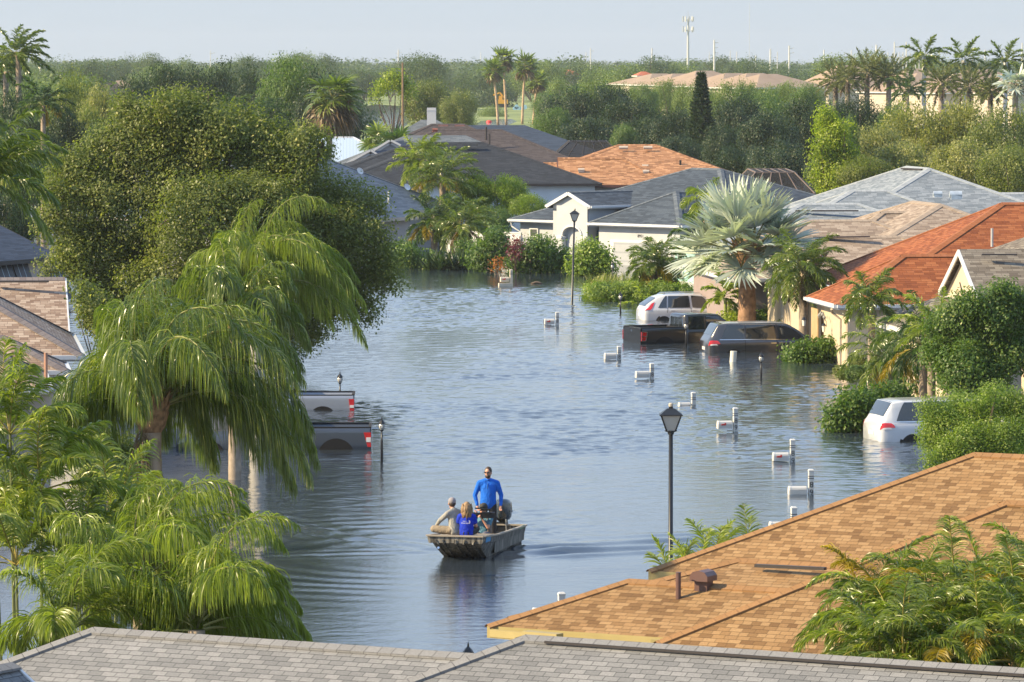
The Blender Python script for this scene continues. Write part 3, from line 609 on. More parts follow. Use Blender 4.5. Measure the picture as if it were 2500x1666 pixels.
for px in (4, 44, 125):
    a0 = bb - nm * .5; c = on_face(px, .35, a0[0], a0[1], R(66.4)); mb = MB()
    top = c + np.array([0, 0, 1.8]); out = np.array([nm[0], nm[1], 0]); al = np.array([ne[0], ne[1], 0])
    mb.face([top - al * .7 + out * .05, top + al * .7 + out * .05, c + al * .7 + out * .75, c - al * .7 + out * .75])
    o = mb.build('shutter', plain('black_shutter', (.02, .022, .03), .5), HB); o.modifiers.new('thick', 'SOLIDIFY').thickness = .05
    mb = MB()
    for s in (-.3, .2): mb.bar(top + al * s + out * .09, c + al * s + out * .80, .03, .03)
    mb.build('shutter_rail', plain('pale_blue_metal', (.4, .5, .55), .4), HB)
HC = house([apex_block(195, 331, 452, 4, 4, 6, 2.4), apex_block(128, 345, 470, 4, 4, 6, 2.4)], SH_BROWN, W_BEIGE, G_WHITE, 'distant brown roofed house behind the yellow flowering tree')
# far roofs
FAR_TAN = plain('far_tan_shingles', (.30, .22, .155), .9, var=.1, scale=.5); FAR_RED = plain('far_red_tiles', (.42, .12, .06), .9, var=.15, scale=.5); FAR_W = stucco('offwhite', (.48, .42, .36))
def far_house(px, py, D, L, w, ze, mat, label, deg=8, e='hh', wallm=FAR_W): return house([apex_block(px, py, D, deg, L, w, ze, e)], mat, wallm, M_WHITE, label)
for i, (px, py, D) in enumerate(((1885, 181, 830), (1853, 179, 850), (1800, 179, 870), (1752, 180, 890), (1730, 173, 915), (1672, 180, 930), (1622, 180, 960))):
    far_house(px - 30, py, D, 4.0, 6.6, 7.2, FAR_TAN, ['nearest tan roof at the right end of the townhouse row', 'second tan roof of the townhouse row', 'third tan roof of the townhouse row', 'tan roof in the middle of the townhouse row', 'tallest tan roof of the townhouse row', 'second to last tan roof of the townhouse row', 'farthest tan roof at the left end of the townhouse row'][i], 38)
far_house(2046, 160, 900, 4, 7, 6.5, FAR_TAN, 'pale gabled house between the date palms', 30)
for i, (px, py, D) in enumerate(((2240, 178, 850), (2330, 180, 830), (2368, 170, 900), (2450, 180, 860), (2215, 168, 960), (2495, 184, 820))):
    far_house(px, py, D, 5, 8, 6.3, FAR_TAN, ['distant tan roof left of the first royal palm', 'distant tan roof between the first and second royal palms', 'distant tan peak behind the middle royal palm', 'distant tan roof between the second and third royal palms', 'faint tan roof behind the date palm heads', 'distant tan roof at the right edge'][i], 30)
far_house(1566, 175, 1050, 1, 1.7, 8.6, FAR_RED, 'red tiled roof left of the townhouse row', 20)
far_house(1383, 171, 1300, 1.5, 2.6, 8, FAR_RED, 'distant red tiled roof right of the tall palms', 0)
far_house(312, 166, 1500, 1.5, 3.2, 7.5, FAR_TAN, 'distant salmon roofed house, upper left', 20); far_house(285, 197, 900, 1.5, 3.5, 5, FAR_TAN, 'tan roofed house in the gap of the left trees', 10); far_house(266, 203, 840, 1.5, 3, 4.8, SH_BROWN, 'grey-brown roofed house in the gap of the left trees', 10)
far_house(645, 302, 480, 2, 3, 3, SH_BROWN, 'small brown roof above the oak crown', 0)
# white garden wall left of the white house
wq0, wq1 = at(1090, 590, 290), at(1275, 590, 286)
F1 = MB(); F1.bar((wq0[0], wq0[1], .35), (wq1[0], wq1[1], .35), .12, 1.9); F1.bar((wq0[0], wq0[1], 1.34), (wq1[0], wq1[1], 1.34), .18, .08)
tag(F1.build('garden_fence', M_WHITE), 'white panel fence behind the shrubs left of the white house', 'fence')
# ---------------------------------------------------------------- foliage
def quads(P, A, B):            # leaf quads (rhombus): centre P, half-length vectors A, half-width vectors B
    V = np.stack([P - A, P + B - A * .1, P + A, P - B - A * .1], 1).reshape(-1, 3)
    return V, np.arange(len(V)).reshape(-1, 4)
def rvec(rng, n):
    v = rng.normal(size=(n, 3)); return v / np.linalg.norm(v, axis=1)[:, None]
def crown_pts(rng, lobes, n, ls, tuft=.5, core=.55, under=.35, hol=.42):
    """n leaves on a set of lobes (cx,cy,cz,rx,ry,rz); leaves gather in tufts, few deep inside"""
    lobes = np.array(lobes, float); area = (lobes[:, 3] * lobes[:, 5] + lobes[:, 4] * lobes[:, 5] + lobes[:, 3] * lobes[:, 4]); area /= area.sum()
    nt = max(1, n // 26); k = rng.choice(len(lobes), nt, p=area); u = rvec(rng, nt)
    flip = (u[:, 2] < -under) & (rng.random(nt) < .75); u[flip, 2] *= -1
    rr = core + (1.0 - core) * rng.random(nt) ** .45; rr *= 1 + rng.normal(size=nt) * .05
    c = lobes[k, :3] + u * lobes[k, 3:] * rr[:, None]
    # drop most tufts that are deep inside another lobe
    keep = np.ones(nt, bool)
    for j, l in enumerate(lobes):
        d = (((c - l[:3]) / l[3:]) ** 2).sum(1); keep &= ~((d < .35) & (k != j) & (rng.random(nt) < .85))
    rad = np.sqrt((lobes[:, 3] ** 2).max()); f_ = 1.7 / rad + .35 / ls * .12      # hollows: noise-shaped gaps between leafy clumps
    nz = (vnoise(c[:, 0] * f_ + c[:, 2] * f_ * .9 + 40, c[:, 1] * f_ - c[:, 2] * f_ * .8 + 40, 21) * .6 + vnoise(c[:, 0] * f_ * 2.3 - c[:, 2] * f_ * 1.9 + 90, c[:, 1] * f_ * 2.2 + c[:, 2] * f_ * 2.1 + 90, 22) * .4)
    deep = nz < hol; c[deep] -= (u[deep] * lobes[k][deep, 3:]) * .30; keep &= ~(deep & (rng.random(nt) < .35))
    c, u = c[keep], u[keep]; nt = len(c); m = max(1, n // max(1, nt)); 
    P = np.repeat(c, m, 0) + np.clip(rng.normal(size=(nt * m, 3)), -1.7, 1.7) * ls * tuft * 3.9; U = np.repeat(u, m, 0)
    q = np.repeat(rng.random(nt), m)
    return P, U, q
def leaf_mesh(rng, P, U, q, ls, asp=.55, face=.68, droop=.2):
    n = len(P); nrm = rvec(rng, n) * (1 - face) + U * face + np.array([-.12, 0, .18]); nrm /= np.linalg.norm(nrm, axis=1)[:, None]
    t = np.cross(nrm, rvec(rng, n)); t /= np.linalg.norm(t, axis=1)[:, None] + 1e-9; t[:, 2] -= droop; t /= np.linalg.norm(t, axis=1)[:, None]
    b = np.cross(nrm, t); b /= np.linalg.norm(b, axis=1)[:, None] + 1e-9
    s = ls * (.6 + .8 * rng.random(n))[:, None]
    V, Fq = quads(P, t * s * .5, b * s * .5 * asp)
    r = np.clip(q * .55 + rng.random(n) * .45 + rng.normal(size=n) * .04, 0, .999)
    return V, Fq, r
def limbs(mb, rng, base, lobes, r0, n=9):
    base = np.array(base, float); lobes = np.array(lobes, float); top = lobes[:, :3].mean(0); fork = base + (top - base) * .38
    mb.tube([base, base + (fork - base) * .5 + rng.normal(size=3) * r0 * .4, fork], [r0 * 1.25, r0, r0 * .85], 9)
    for i in rng.choice(len(lobes), min(n, len(lobes)), replace=False):
        e = lobes[i, :3] + rng.normal(size=3) * .2; m_ = (fork + e) / 2 + rng.normal(size=3) * r0 * 1.2 + np.array([0, 0, r0])
        mb.tube([fork, m_, e], [r0 * .55, r0 * .35, r0 * .12], 6, False)
BARK = plain('grey_brown_bark', (.12, .09, .065), .95, var=.35, scale=6, bump=.6); BARK2 = plain('pale_palm_bark', (.30, .24, .18), .9, var=.3, scale=5, bump=.5)
def tree(lobes, n, ls, mat, base, r0, label, cat='tree', group=None, seed=1, asp=.55, name='tree', trunk=True, face=.68, tuft=.5, core=.55, twigs=0, under=.35, bark=None, cname='crown'):
    rng = np.random.default_rng(seed); H = empty(name, (base[0], base[1], base[2]), 0, label, cat, group)
    P, U, q = crown_pts(rng, lobes, n, ls, tuft, core, under); V, Fq, r = leaf_mesh(rng, P, U, q, ls, asp, face)
    mesh_obj(cname, V, Fq, mat, H, rnd=r)
    if trunk:
        mb = MB(); limbs(mb, rng, base, lobes, r0)
        for _ in range(twigs):
            l = lobes[rng.integers(len(lobes))]; d = rvec(rng, 1)[0]; p = np.array(l[:3]) + d * np.array(l[3:]) * .5; mb.tube([p, p + d * np.array(l[3:]) * .5 + rng.normal(size=3) * .1], [.05, .015], 4, False)
        mb.build('trunk', bark or BARK, H)
    return H
def px_lobes(lst, D, depth=1.0, seed=0, extra=0):      # lobes given as (px, py, radius px[, dD]) on the photograph
    rng = np.random.default_rng(seed); out = []
    for l in lst:
        d = D + (l[3] if len(l) > 3 else rng.uniform(-1, 1) * 1.0); p = at(l[0], l[1], d); r = l[2] / ppm(d); out.append((*p, r * .9, r * depth * .9, r * .78))
        for _ in range(extra):
            v = rvec(rng, 1)[0]; v[1] = -abs(v[1]) * .9; s = r * rng.uniform(.22, .42); out.append((*(p + v * np.array([r, r * depth, r * .85]) * .92), s, s, s * .85))
    return out
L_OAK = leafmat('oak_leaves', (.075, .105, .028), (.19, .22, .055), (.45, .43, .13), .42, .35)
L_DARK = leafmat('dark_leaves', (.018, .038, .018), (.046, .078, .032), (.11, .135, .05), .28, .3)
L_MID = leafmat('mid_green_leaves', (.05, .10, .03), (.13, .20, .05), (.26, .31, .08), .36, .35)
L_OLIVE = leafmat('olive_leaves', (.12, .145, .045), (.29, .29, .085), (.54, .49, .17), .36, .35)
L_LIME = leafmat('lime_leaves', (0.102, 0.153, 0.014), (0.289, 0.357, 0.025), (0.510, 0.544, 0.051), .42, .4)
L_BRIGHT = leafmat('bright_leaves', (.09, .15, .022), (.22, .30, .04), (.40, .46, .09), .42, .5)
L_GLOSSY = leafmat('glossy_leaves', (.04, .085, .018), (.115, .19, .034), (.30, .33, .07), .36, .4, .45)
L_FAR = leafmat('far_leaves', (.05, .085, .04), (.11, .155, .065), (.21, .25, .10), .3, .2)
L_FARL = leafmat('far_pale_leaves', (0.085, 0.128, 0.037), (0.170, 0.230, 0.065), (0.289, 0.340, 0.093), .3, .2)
L_YEL = leafmat('yellow_blossom', (.10, .10, .012), (.50, .32, .01), (.70, .42, .015), .3, .2)
L_PURP = leafmat('purple_leaves', (0.085, 0.020, 0.034), (0.170, 0.034, 0.060), (0.272, 0.085, 0.085), .3, .4)
L_ORNG = leafmat('orange_leaves', (.20, .06, .01), (.45, .16, .02), (.5, .25, .03), .3, .4)
P_QUEEN = leafmat('queen_palm_leaflets', (.07, .11, .022), (.16, .21, .04), (.50, .50, .19), .40, .7, .28)
P_BRIGHT = leafmat('bright_palm_leaflets', (.12, .165, .03), (.25, .30, .05), (.58, .57, .22), .45, .55, .35)
P_DARK = leafmat('dark_palm_leaflets', (0.027, 0.060, 0.017), (0.076, 0.128, 0.031), (0.204, 0.238, 0.060), .35, .45, .4)
P_SILVER = leafmat('silver_palm_leaflets', (.34, .39, .35), (.50, .55, .48), (.66, .69, .60), .18, .4, .45)
P_ARECA = leafmat('areca_leaflets', (.075, .12, .02), (.21, .26, .04), (.62, .54, .16), .42, .6, .33)
P_DATE = leafmat('date_palm_leaflets', (0.085, 0.102, 0.037), (0.187, 0.204, 0.076), (0.340, 0.340, 0.136), .3, .35)
P_DEAD = leafmat('dead_palm_leaflets', (.10, .07, .04), (.19, .14, .085), (.28, .22, .14), .15, .2)
P_YELO = leafmat('yellowing_palm_leaflets', (.16, .12, .012), (.34, .25, .02), (.5, .3, .03), .4, .4)
# ---------------------------------------------------------------- palms
class Strips:
    def __init__(s): s.V = []; s.F = []; s.r = []; s.n = 0
    def add(s, C_, Wd, W_, r):      # batch of strips: centres (k,m,3), width dirs (k,m,3), half widths (m,), values (k,)
        k, m_, _ = C_.shape; a = C_ - Wd * W_[None, :, None]; b = C_ + Wd * W_[None, :, None]
        V = np.stack([a, b], 2).reshape(k, m_ * 2, 3); s.V.append(V.reshape(-1, 3))
        base = (np.arange(k) * m_ * 2)[:, None] + s.n; q = np.arange(m_ - 1) * 2
        F0 = np.stack([base + q, base + q + 1, base + q + 3, base + q + 2], -1).reshape(-1, 4); s.F.append(F0); s.r.append(np.repeat(r, m_ - 1)); s.n += k * m_ * 2
    def build(s, name, mat, H): return mesh_obj(name, np.concatenate(s.V), np.concatenate(s.F), mat, H, rnd=np.clip(np.concatenate(s.r), 0, .999))
def nrm(v): return v / (np.linalg.norm(v, axis=-1, keepdims=True) + 1e-9)
def frond(S, rng, p, az, el, L, nl=60, ll=.5, lw=.018, droop=1.0, hang=1.2, wind=(0, 0, 0), seg=4, ruff=.35, start=.15, val=None, rach=None, curlv=1.0):
    """feather frond: arching rachis with two rows of hanging leaflets"""
    wind = np.array(wind, float); n = 16; d = np.array([math.cos(az) * math.cos(el), math.sin(az) * math.cos(el), math.sin(el)]); ds = L / n; pts = [np.array(p, float)]; dr = [d]
    for i in range(n):
        t = (i + 1) / n; d = nrm(d + (np.array([0, 0, -1]) * droop * (.35 + t) + wind * (.4 + t)) * ds / L * 1.25); pts.append(pts[-1] + d * ds); dr.append(d)
    pts, dr = np.array(pts), np.array(dr)
    t = np.linspace(start, .99, nl); t = np.repeat(t, 2) + rng.normal(size=nl * 2) * .004; sgn = np.tile([-1.0, 1.0], nl)
    f = np.clip(t * n, 0, n - .001); i = f.astype(int); fr = (f - i)[:, None]; P = pts[i] * (1 - fr) + pts[i + 1] * fr; D_ = nrm(dr[i] * (1 - fr) + dr[np.minimum(i + 1, n)] * fr)
    side = nrm(np.cross(D_, np.array([0, 0, 1.0]) + rng.normal(size=3) * .05)); up = np.cross(side, D_)
    ln = ll * np.clip(np.sin(np.clip((t - start) / (1 - start), 0, 1) * math.pi * .8 + .45), .25, 1) * (1 + rng.normal(size=len(t)) * .1)
    cur_ = hang > 2.3; dd = nrm(side * sgn[:, None] * (.45 if cur_ else .8) + D_ * ((.22 + .25 * t[:, None]) if cur_ else (.55 + .4 * t[:, None])) + up * (.25 + rng.normal(size=(len(t), 1)) * ruff) + rng.normal(size=(len(t), 3)) * (.17 if hang > 2.3 else .10))
    Cs = [P]; cur = P
    for j in range(seg):
        dd = nrm(dd + (np.array([0, 0, -1]) * hang * ((.75 if cur_ else .3) + j / seg) + wind * (.22 if cur_ else .4)) / seg * 1.4); cur = cur + dd * (ln / seg)[:, None]; Cs.append(cur)
    Cc = np.stack(Cs, 1); tang = nrm(np.gradient(Cc, axis=1)); wdir = nrm(np.cross(tang, nrm(D_ + rng.normal(size=D_.shape) * .5)[:, None, :]))
    W_ = lw * np.array([.6] + [1.0] * (seg - 2) + [.75, .08])[:seg + 1]
    v = rng.random(len(t)) * .6 + (val if val is not None else rng.random() * .4)
    S.add(Cc, wdir, W_, v)
    if rach is not None: rach.tube(pts, list(np.linspace(.035, .008, n + 1) * (L / 3.5)), 5, False)
    return pts
def fan(S, rng, p, az, el, Lp, Rf, n=26, lw=.05, droop=.4, wind=(0, 0, 0), fold=.35, val=None, rach=None, spread=2.5):
    """fan leaf: petiole with segments radiating from its tip"""
    d = np.array([math.cos(az) * math.cos(el), math.sin(az) * math.cos(el), math.sin(el)]); p = np.array(p, float); wind = np.array(wind, float)
    d2 = nrm(d + np.array([0, 0, -1]) * droop * .35 + wind * .3); q = p + (d + d2) / 2 * Lp; 
    if rach is not None: rach.tube([p, p + d * Lp * .5, q], [.05, .04, .03], 5, False)
    side = nrm(np.cross(d2, np.array([0, 0, 1.0]) + rng.normal(size=3) * .25)); upv = np.cross(side, d2)
    th = np.linspace(-spread, spread, n) / 1.0; dirs = nrm(d2 * np.cos(th)[:, None] + side * np.sin(th)[:, None] + upv * (fold * (1 - np.cos(th))[:, None]) + rng.normal(size=(n, 3)) * .04)
    ln = Rf * (.72 + .28 * np.cos(th * .8)) * (1 + rng.normal(size=n) * .05); Cs = []; cur = np.repeat(q[None], n, 0); dd = dirs; Cs.append(cur); m_ = 5
    for j in range(m_):
        dd = nrm(dd + (np.array([0, 0, -1]) * droop + wind) * (.05 + .32 * max(0, j - 1) / m_)); cur = cur + dd * (ln / m_)[:, None]; Cs.append(cur)
    Cc = np.stack(Cs, 1); tang = nrm(np.gradient(Cc, axis=1)); wdir = nrm(np.cross(tang, upv[None, None, :] + np.sin(th * 7)[:, None, None] * side * .6))
    W_ = lw * np.array([.12, .8, 1.0, .85, .5, .05]); S.add(Cc, wdir, W_, rng.random(n) * .5 + (val if val is not None else rng.random() * .5))
def palm(label, base, H_, r, kind, nf, L, mat, seed=1, wind=(0, 0, 0), ll=.5, lw=.02, nl=50, droop=1.0, hang=1.2, cat='palm tree', group=None, lean=(0, 0), boots=False, dead=0, elmin=-.3, elmax=1.3, name='palm_tree', trunkmat=None, azs=None, petiole=1.0, spear=0, seg=4, fanw=.05, fann=26, boot_s=1.0, deadL=.9, yellow=0, skirt=None):
    rng = np.random.default_rng(seed); H = empty(name, tuple(base), 0, label, cat, group); base = np.array(base, float); top = base + np.array([lean[0], lean[1], H_])
    mb = MB()
    if H_ > .3:
        k = 26 if kind == 'queen' else 10; pts = [base + (top - base) * t + np.array([lean[0], lean[1], 0]) * (t * t - t) * .5 for t in np.linspace(0, 1, k)]
        rad = [r * (1.25 - .3 * t) * (1 + (.04 if i % 2 else 0)) for i, t in enumerate(np.linspace(0, 1, k))]; mb.tube(pts, rad, 12); mb.build('trunk', trunkmat or BARK2, H, True)
    S = Strips(); Rr = MB(); Sd = Strips(); Sy = Strips()
    for i in range(nf + dead + yellow):
        t = i / max(1, nf - 1); az = (azs[0] + (azs[1] - azs[0]) * rng.random()) if azs else i * 2.39996 + rng.normal() * .15
        if kind == 'queen' and math.sin(az) < -.2 and el < 1.1 : az = -az
        lf = 1.0
        if kind == 'queen' and wind[0] > .3 and math.cos(az) < -.15: el = min(el, .95) - .45; lf = .72      # fronds pointing into the wind are pressed down
        isd = nf <= i < nf + dead; isy = i >= nf + dead
        el = elmax + (elmin - elmax) * min(t, 1) ** .9 + rng.normal() * .08
        if isd or isy: el = rng.uniform(-1.2, -.5) if isd else rng.uniform(-.5, .1); az = i * 2.4
        o = top + np.array([math.cos(az) * r * .8, math.sin(az) * r * .8, (.0 if isd else .25 * (1 - min(t, 1))) * 1.0])
        tgt = Sd if isd else (Sy if isy else S); LL = L * lf * (1 + rng.normal() * .08) * (deadL if isd else 1)
        if kind == 'fan': fan(tgt, rng, o, az, el, LL * .45 * petiole, LL * .6, fann, fanw, droop * (2.2 if isd else 1), wind, rach=Rr)
        else: frond(tgt, rng, o, az, el, LL, nl, ll, lw, droop, hang * (1.3 if isd else 1), wind, seg, rach=Rr)
    S.build('crown', mat, H)
    if Sd.V: Sd.build('dead_fronds', P_DEAD, H)
    if Sy.V: Sy.build('yellow_fronds', P_YELO, H)
    Rr.build('leaf_stalk', plain('leaf_stalks', (.20, .20, .06), .6, var=.3), H)
    if boots:
        B = MB(); s = boot_s * .8
        B.lathe([(r * 1.05, -.45 * s), (r * 1.45, -.22 * s), (r * 1.7, .05 * s), (r * 1.5, .22 * s), (r * 1.2, .42 * s), (r * .5, .7 * s)], top - (0, 0, .05), 14)
        for i in range(34):
            a = i * 2.4; z = -.35 * s + .65 * s * (i / 34); rr_ = r * (1.1 + .55 * (i / 34)); q = top + np.array([math.cos(a) * rr_, math.sin(a) * rr_, z])
            B.tube([q - (math.cos(a) * r * .5, math.sin(a) * r * .5, .15 * s), q, q + np.array([math.cos(a) * .14, math.sin(a) * .14, .3]) * s], [.09 * s, .08 * s, .02 * s], 5)
        B.build('leaf_bases', plain('fibrous_leaf_bases', (.28, .17, .09), .95, var=.45, scale=9, bump=.8), H)
    return H
# ---------------------------------------------------------------- the big oak on the left
oak = [(350, 610, 60, 1), (430, 320, 95), (340, 340, 80), (520, 330, 85), (250, 420, 90), (400, 440, 110), (560, 420, 110), (660, 400, 75), (740, 390, 75), (330, 540, 120), (190, 520, 80), (160, 440, 55),
       (480, 560, 120, -3), (620, 520, 110, -2), (760, 480, 100), (850, 500, 75), (860, 580, 75), (800, 600, 95), (700, 640, 100, -2), (240, 640, 100), (170, 640, 55), (290, 720, 80, 1), (420, 700, 110, -2),
       (560, 700, 100, -2), (660, 740, 80, -2), (780, 700, 80), (890, 680, 60), (930, 650, 40), (955, 690, 26), (870, 740, 40), (760, 780, 60), (640, 800, 60), (330, 770, 60), (900, 770, 20), (730, 830, 40),
       (455, 255, 40), (400, 262, 30), (505, 268, 32), (600, 300, 40), (655, 330, 35), (310, 270, 32), (700, 340, 30), (760, 335, 22), (280, 350, 40), (125, 470, 25), (110, 560, 22)]
tree(px_lobes(oak, 176, .9, 5, 9), 270000, .115, L_OAK, (*at(480, 800, 177)[:2], -.7), .45, 'huge olive green oak tree spreading over the left side of the flooded street', seed=3, twigs=60, tuft=.62, core=.62, under=.6)
# yellow-flowering tree behind it
yl = [(55, 392, 26), (105, 398, 26), (150, 405, 22), (30, 420, 20), (85, 430, 24), (150, 440, 20)]
H = tree(px_lobes(yl, 320, 1, 2, 2), 5000, .22, L_YEL, (*at(90, 470, 320)[:2], -.7), .12, 'tree covered in yellow blossom at the left edge', seed=4)
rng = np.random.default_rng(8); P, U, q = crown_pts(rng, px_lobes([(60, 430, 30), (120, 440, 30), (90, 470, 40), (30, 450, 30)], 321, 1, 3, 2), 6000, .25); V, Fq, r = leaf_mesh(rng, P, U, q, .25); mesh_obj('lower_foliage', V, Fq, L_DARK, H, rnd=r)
# ---------------------------------------------------------------- trees of the middle distance: one mesh per kind, copied
def unit_lobes(seed, n=50, flat=.8):
    rng = np.random.default_rng(seed); out = [(0, 0, .02, .72, .72, .62 * flat)]
    for _ in range(n):
        v = rvec(rng, 1)[0]; v[2] = v[2] * .8 + .1; s = rng.uniform(.12, .30); out.append((*(v * np.array([.82, .82, .76 * flat])), s, s, s * .85))
    return out
PROTO = {}
def proto(kind):
    if kind in PROTO: return PROTO[kind]
    mats = dict(oak=L_OAK, dark=L_DARK, mid=L_MID, olive=L_OLIVE, lime=L_LIME, far=L_FAR, pale=L_FARL, bright=L_BRIGHT)
    nm_, s = kind; rng = np.random.default_rng(s + 50); lob = unit_lobes(s * 7 + 1); n, ls = (20000, .055) if nm_ not in ('far', 'pale') else (9000, .065)
    P, U, q = crown_pts(rng, lob, n, ls, .55, .6, .5); V, Fq, r = leaf_mesh(rng, P, U, q, ls)
    mb = MB(); limbs(mb, rng, (0, 0, -1.6), lob, .055, 7)
    o = mesh_obj('crown', V, Fq, mats[nm_], None, rnd=r); t_ = mb.build('trunk', BARK)
    PROTO[kind] = (o.data, t_.data); bpy.data.objects.remove(o); bpy.data.objects.remove(t_); return PROTO[kind]
def put_tree(kind, px, ytop, wpx, D, label, group=None, hgt=1.0, seed=0, zb=None, name='tree'):
    """copy of a kind: crown width in pixels at distance D, top at pixel row ytop"""
    rng = random.Random(int(px * 7 + ytop * 13 + seed)); p = at(px, ytop, D); r = wpx / 2 / ppm(D); rz = r * hgt * rng.uniform(.92, 1.08)
    z0 = float(terrain(0, D)) if zb is None else zb
    if p[2] - rz * 1.9 > z0 + 2.5: rz = max(rz, (p[2] - z0 - 2.0) / 1.9)
    H = empty(name, (p[0], D, z0), rng.uniform(0, 6.28), label, 'tree', group)
    c, t = proto((kind, rng.randrange(3))); ch = bpy.data.objects.new('crown', c); COL.objects.link(ch); ch.parent = H; ch.scale = (r, r, rz * 1.12); ch.location = (0, 0, p[2] - rz * .93 - z0)
    tr = bpy.data.objects.new('trunk', t); COL.objects.link(tr); tr.parent = H; tr.scale = (r, r, rz * 1.12); tr.location = ch.location
    if p[2] - rz * .93 - 1.6 * rz * 1.12 > z0: tr.scale[2] = (p[2] - rz * .93 - z0) / 1.6
    return H
T = put_tree
mid = [
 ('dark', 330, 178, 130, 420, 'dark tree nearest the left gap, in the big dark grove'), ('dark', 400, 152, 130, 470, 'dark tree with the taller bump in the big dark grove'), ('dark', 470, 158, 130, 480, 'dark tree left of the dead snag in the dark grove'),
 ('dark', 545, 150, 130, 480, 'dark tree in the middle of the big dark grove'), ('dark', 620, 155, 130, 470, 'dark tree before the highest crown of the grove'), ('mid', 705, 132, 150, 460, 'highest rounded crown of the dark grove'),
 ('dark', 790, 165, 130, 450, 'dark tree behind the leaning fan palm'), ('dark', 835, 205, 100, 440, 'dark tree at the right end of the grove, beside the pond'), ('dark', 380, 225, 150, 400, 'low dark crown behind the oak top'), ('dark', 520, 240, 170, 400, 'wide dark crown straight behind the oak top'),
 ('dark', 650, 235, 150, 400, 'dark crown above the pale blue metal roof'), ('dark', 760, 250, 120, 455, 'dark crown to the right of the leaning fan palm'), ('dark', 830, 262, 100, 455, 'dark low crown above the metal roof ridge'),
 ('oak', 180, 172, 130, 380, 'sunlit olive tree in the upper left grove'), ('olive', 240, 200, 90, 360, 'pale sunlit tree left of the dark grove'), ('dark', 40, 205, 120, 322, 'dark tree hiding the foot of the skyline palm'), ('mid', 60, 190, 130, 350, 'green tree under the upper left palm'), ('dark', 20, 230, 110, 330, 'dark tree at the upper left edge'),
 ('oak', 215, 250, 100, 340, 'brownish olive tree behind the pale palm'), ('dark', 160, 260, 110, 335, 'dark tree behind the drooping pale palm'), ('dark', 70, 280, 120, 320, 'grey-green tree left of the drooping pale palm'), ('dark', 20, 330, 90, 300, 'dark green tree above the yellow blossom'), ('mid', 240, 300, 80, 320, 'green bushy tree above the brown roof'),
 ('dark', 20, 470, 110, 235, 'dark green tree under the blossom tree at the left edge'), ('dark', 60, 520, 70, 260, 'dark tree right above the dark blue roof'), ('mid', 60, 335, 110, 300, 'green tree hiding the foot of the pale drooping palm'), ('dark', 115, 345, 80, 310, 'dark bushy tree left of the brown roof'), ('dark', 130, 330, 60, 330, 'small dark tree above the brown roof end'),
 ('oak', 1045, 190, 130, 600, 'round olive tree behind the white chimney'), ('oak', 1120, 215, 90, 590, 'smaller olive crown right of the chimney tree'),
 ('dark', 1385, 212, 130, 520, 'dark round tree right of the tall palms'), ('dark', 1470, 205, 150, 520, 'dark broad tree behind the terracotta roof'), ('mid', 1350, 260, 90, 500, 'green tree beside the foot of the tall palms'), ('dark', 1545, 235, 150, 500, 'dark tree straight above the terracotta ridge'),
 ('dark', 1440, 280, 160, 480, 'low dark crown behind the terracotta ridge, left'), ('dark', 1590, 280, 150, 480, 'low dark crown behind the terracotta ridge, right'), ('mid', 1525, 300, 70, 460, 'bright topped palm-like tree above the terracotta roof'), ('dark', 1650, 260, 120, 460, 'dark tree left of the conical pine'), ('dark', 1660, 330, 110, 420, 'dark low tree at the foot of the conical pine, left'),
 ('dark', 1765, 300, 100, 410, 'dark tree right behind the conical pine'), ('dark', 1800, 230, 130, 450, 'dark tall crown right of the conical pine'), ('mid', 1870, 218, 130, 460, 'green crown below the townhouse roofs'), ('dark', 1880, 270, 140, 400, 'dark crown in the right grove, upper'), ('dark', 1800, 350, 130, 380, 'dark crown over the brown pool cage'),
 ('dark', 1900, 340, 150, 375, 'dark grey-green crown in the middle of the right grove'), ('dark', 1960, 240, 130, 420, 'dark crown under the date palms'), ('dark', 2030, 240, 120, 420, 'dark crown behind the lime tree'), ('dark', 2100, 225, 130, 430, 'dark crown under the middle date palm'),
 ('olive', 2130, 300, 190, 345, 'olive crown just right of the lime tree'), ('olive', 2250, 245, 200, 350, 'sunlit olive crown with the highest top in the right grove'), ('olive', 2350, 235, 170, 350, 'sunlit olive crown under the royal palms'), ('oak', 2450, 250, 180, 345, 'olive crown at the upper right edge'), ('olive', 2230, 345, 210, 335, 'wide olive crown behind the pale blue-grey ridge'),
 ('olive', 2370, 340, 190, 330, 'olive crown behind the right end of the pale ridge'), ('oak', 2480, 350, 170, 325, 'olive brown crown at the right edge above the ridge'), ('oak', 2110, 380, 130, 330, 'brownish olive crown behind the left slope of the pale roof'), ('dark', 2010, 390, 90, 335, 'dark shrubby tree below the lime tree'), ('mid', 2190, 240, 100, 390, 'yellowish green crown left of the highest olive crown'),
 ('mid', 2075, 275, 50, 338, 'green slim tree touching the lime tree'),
 ('bright', 1160, 420, 90, 300, 'bright green tree left part behind the street end'), ('bright', 1230, 425, 110, 300, 'bright green broad tree before the charcoal roof'), ('mid', 1120, 480, 90, 300, 'green bushy tree left of the bright tree'), ('bright', 1290, 470, 90, 298, 'bright green crown beside the white portico gable'), ('mid', 1200, 500, 110, 296, 'dark green lower crown above the white fence'), ('mid', 1300, 535, 60, 292, 'small green crown between fence and white house'),
]
for k, px, yt, wd, D, lab in mid: T(k, px, yt, wd, D, lab)
rng = random.Random(5)
g1 = 'trees of the wide belt beyond the roofs'
i = 0
BELT = [(560, 900, 12), (700, 1100, 26), (900, 1500, 60)]
def gap(px, D):
    return (790 < px < 1340 and D < 1000) or (840 < px < 1030 and D < 1180) or (1100 < px < 1420 and D < 1130) or (1480 < px < 2500 and D < 1000) or (1380 < px < 1650 and D < 700) or (250 < px < 340 and D < 1250)
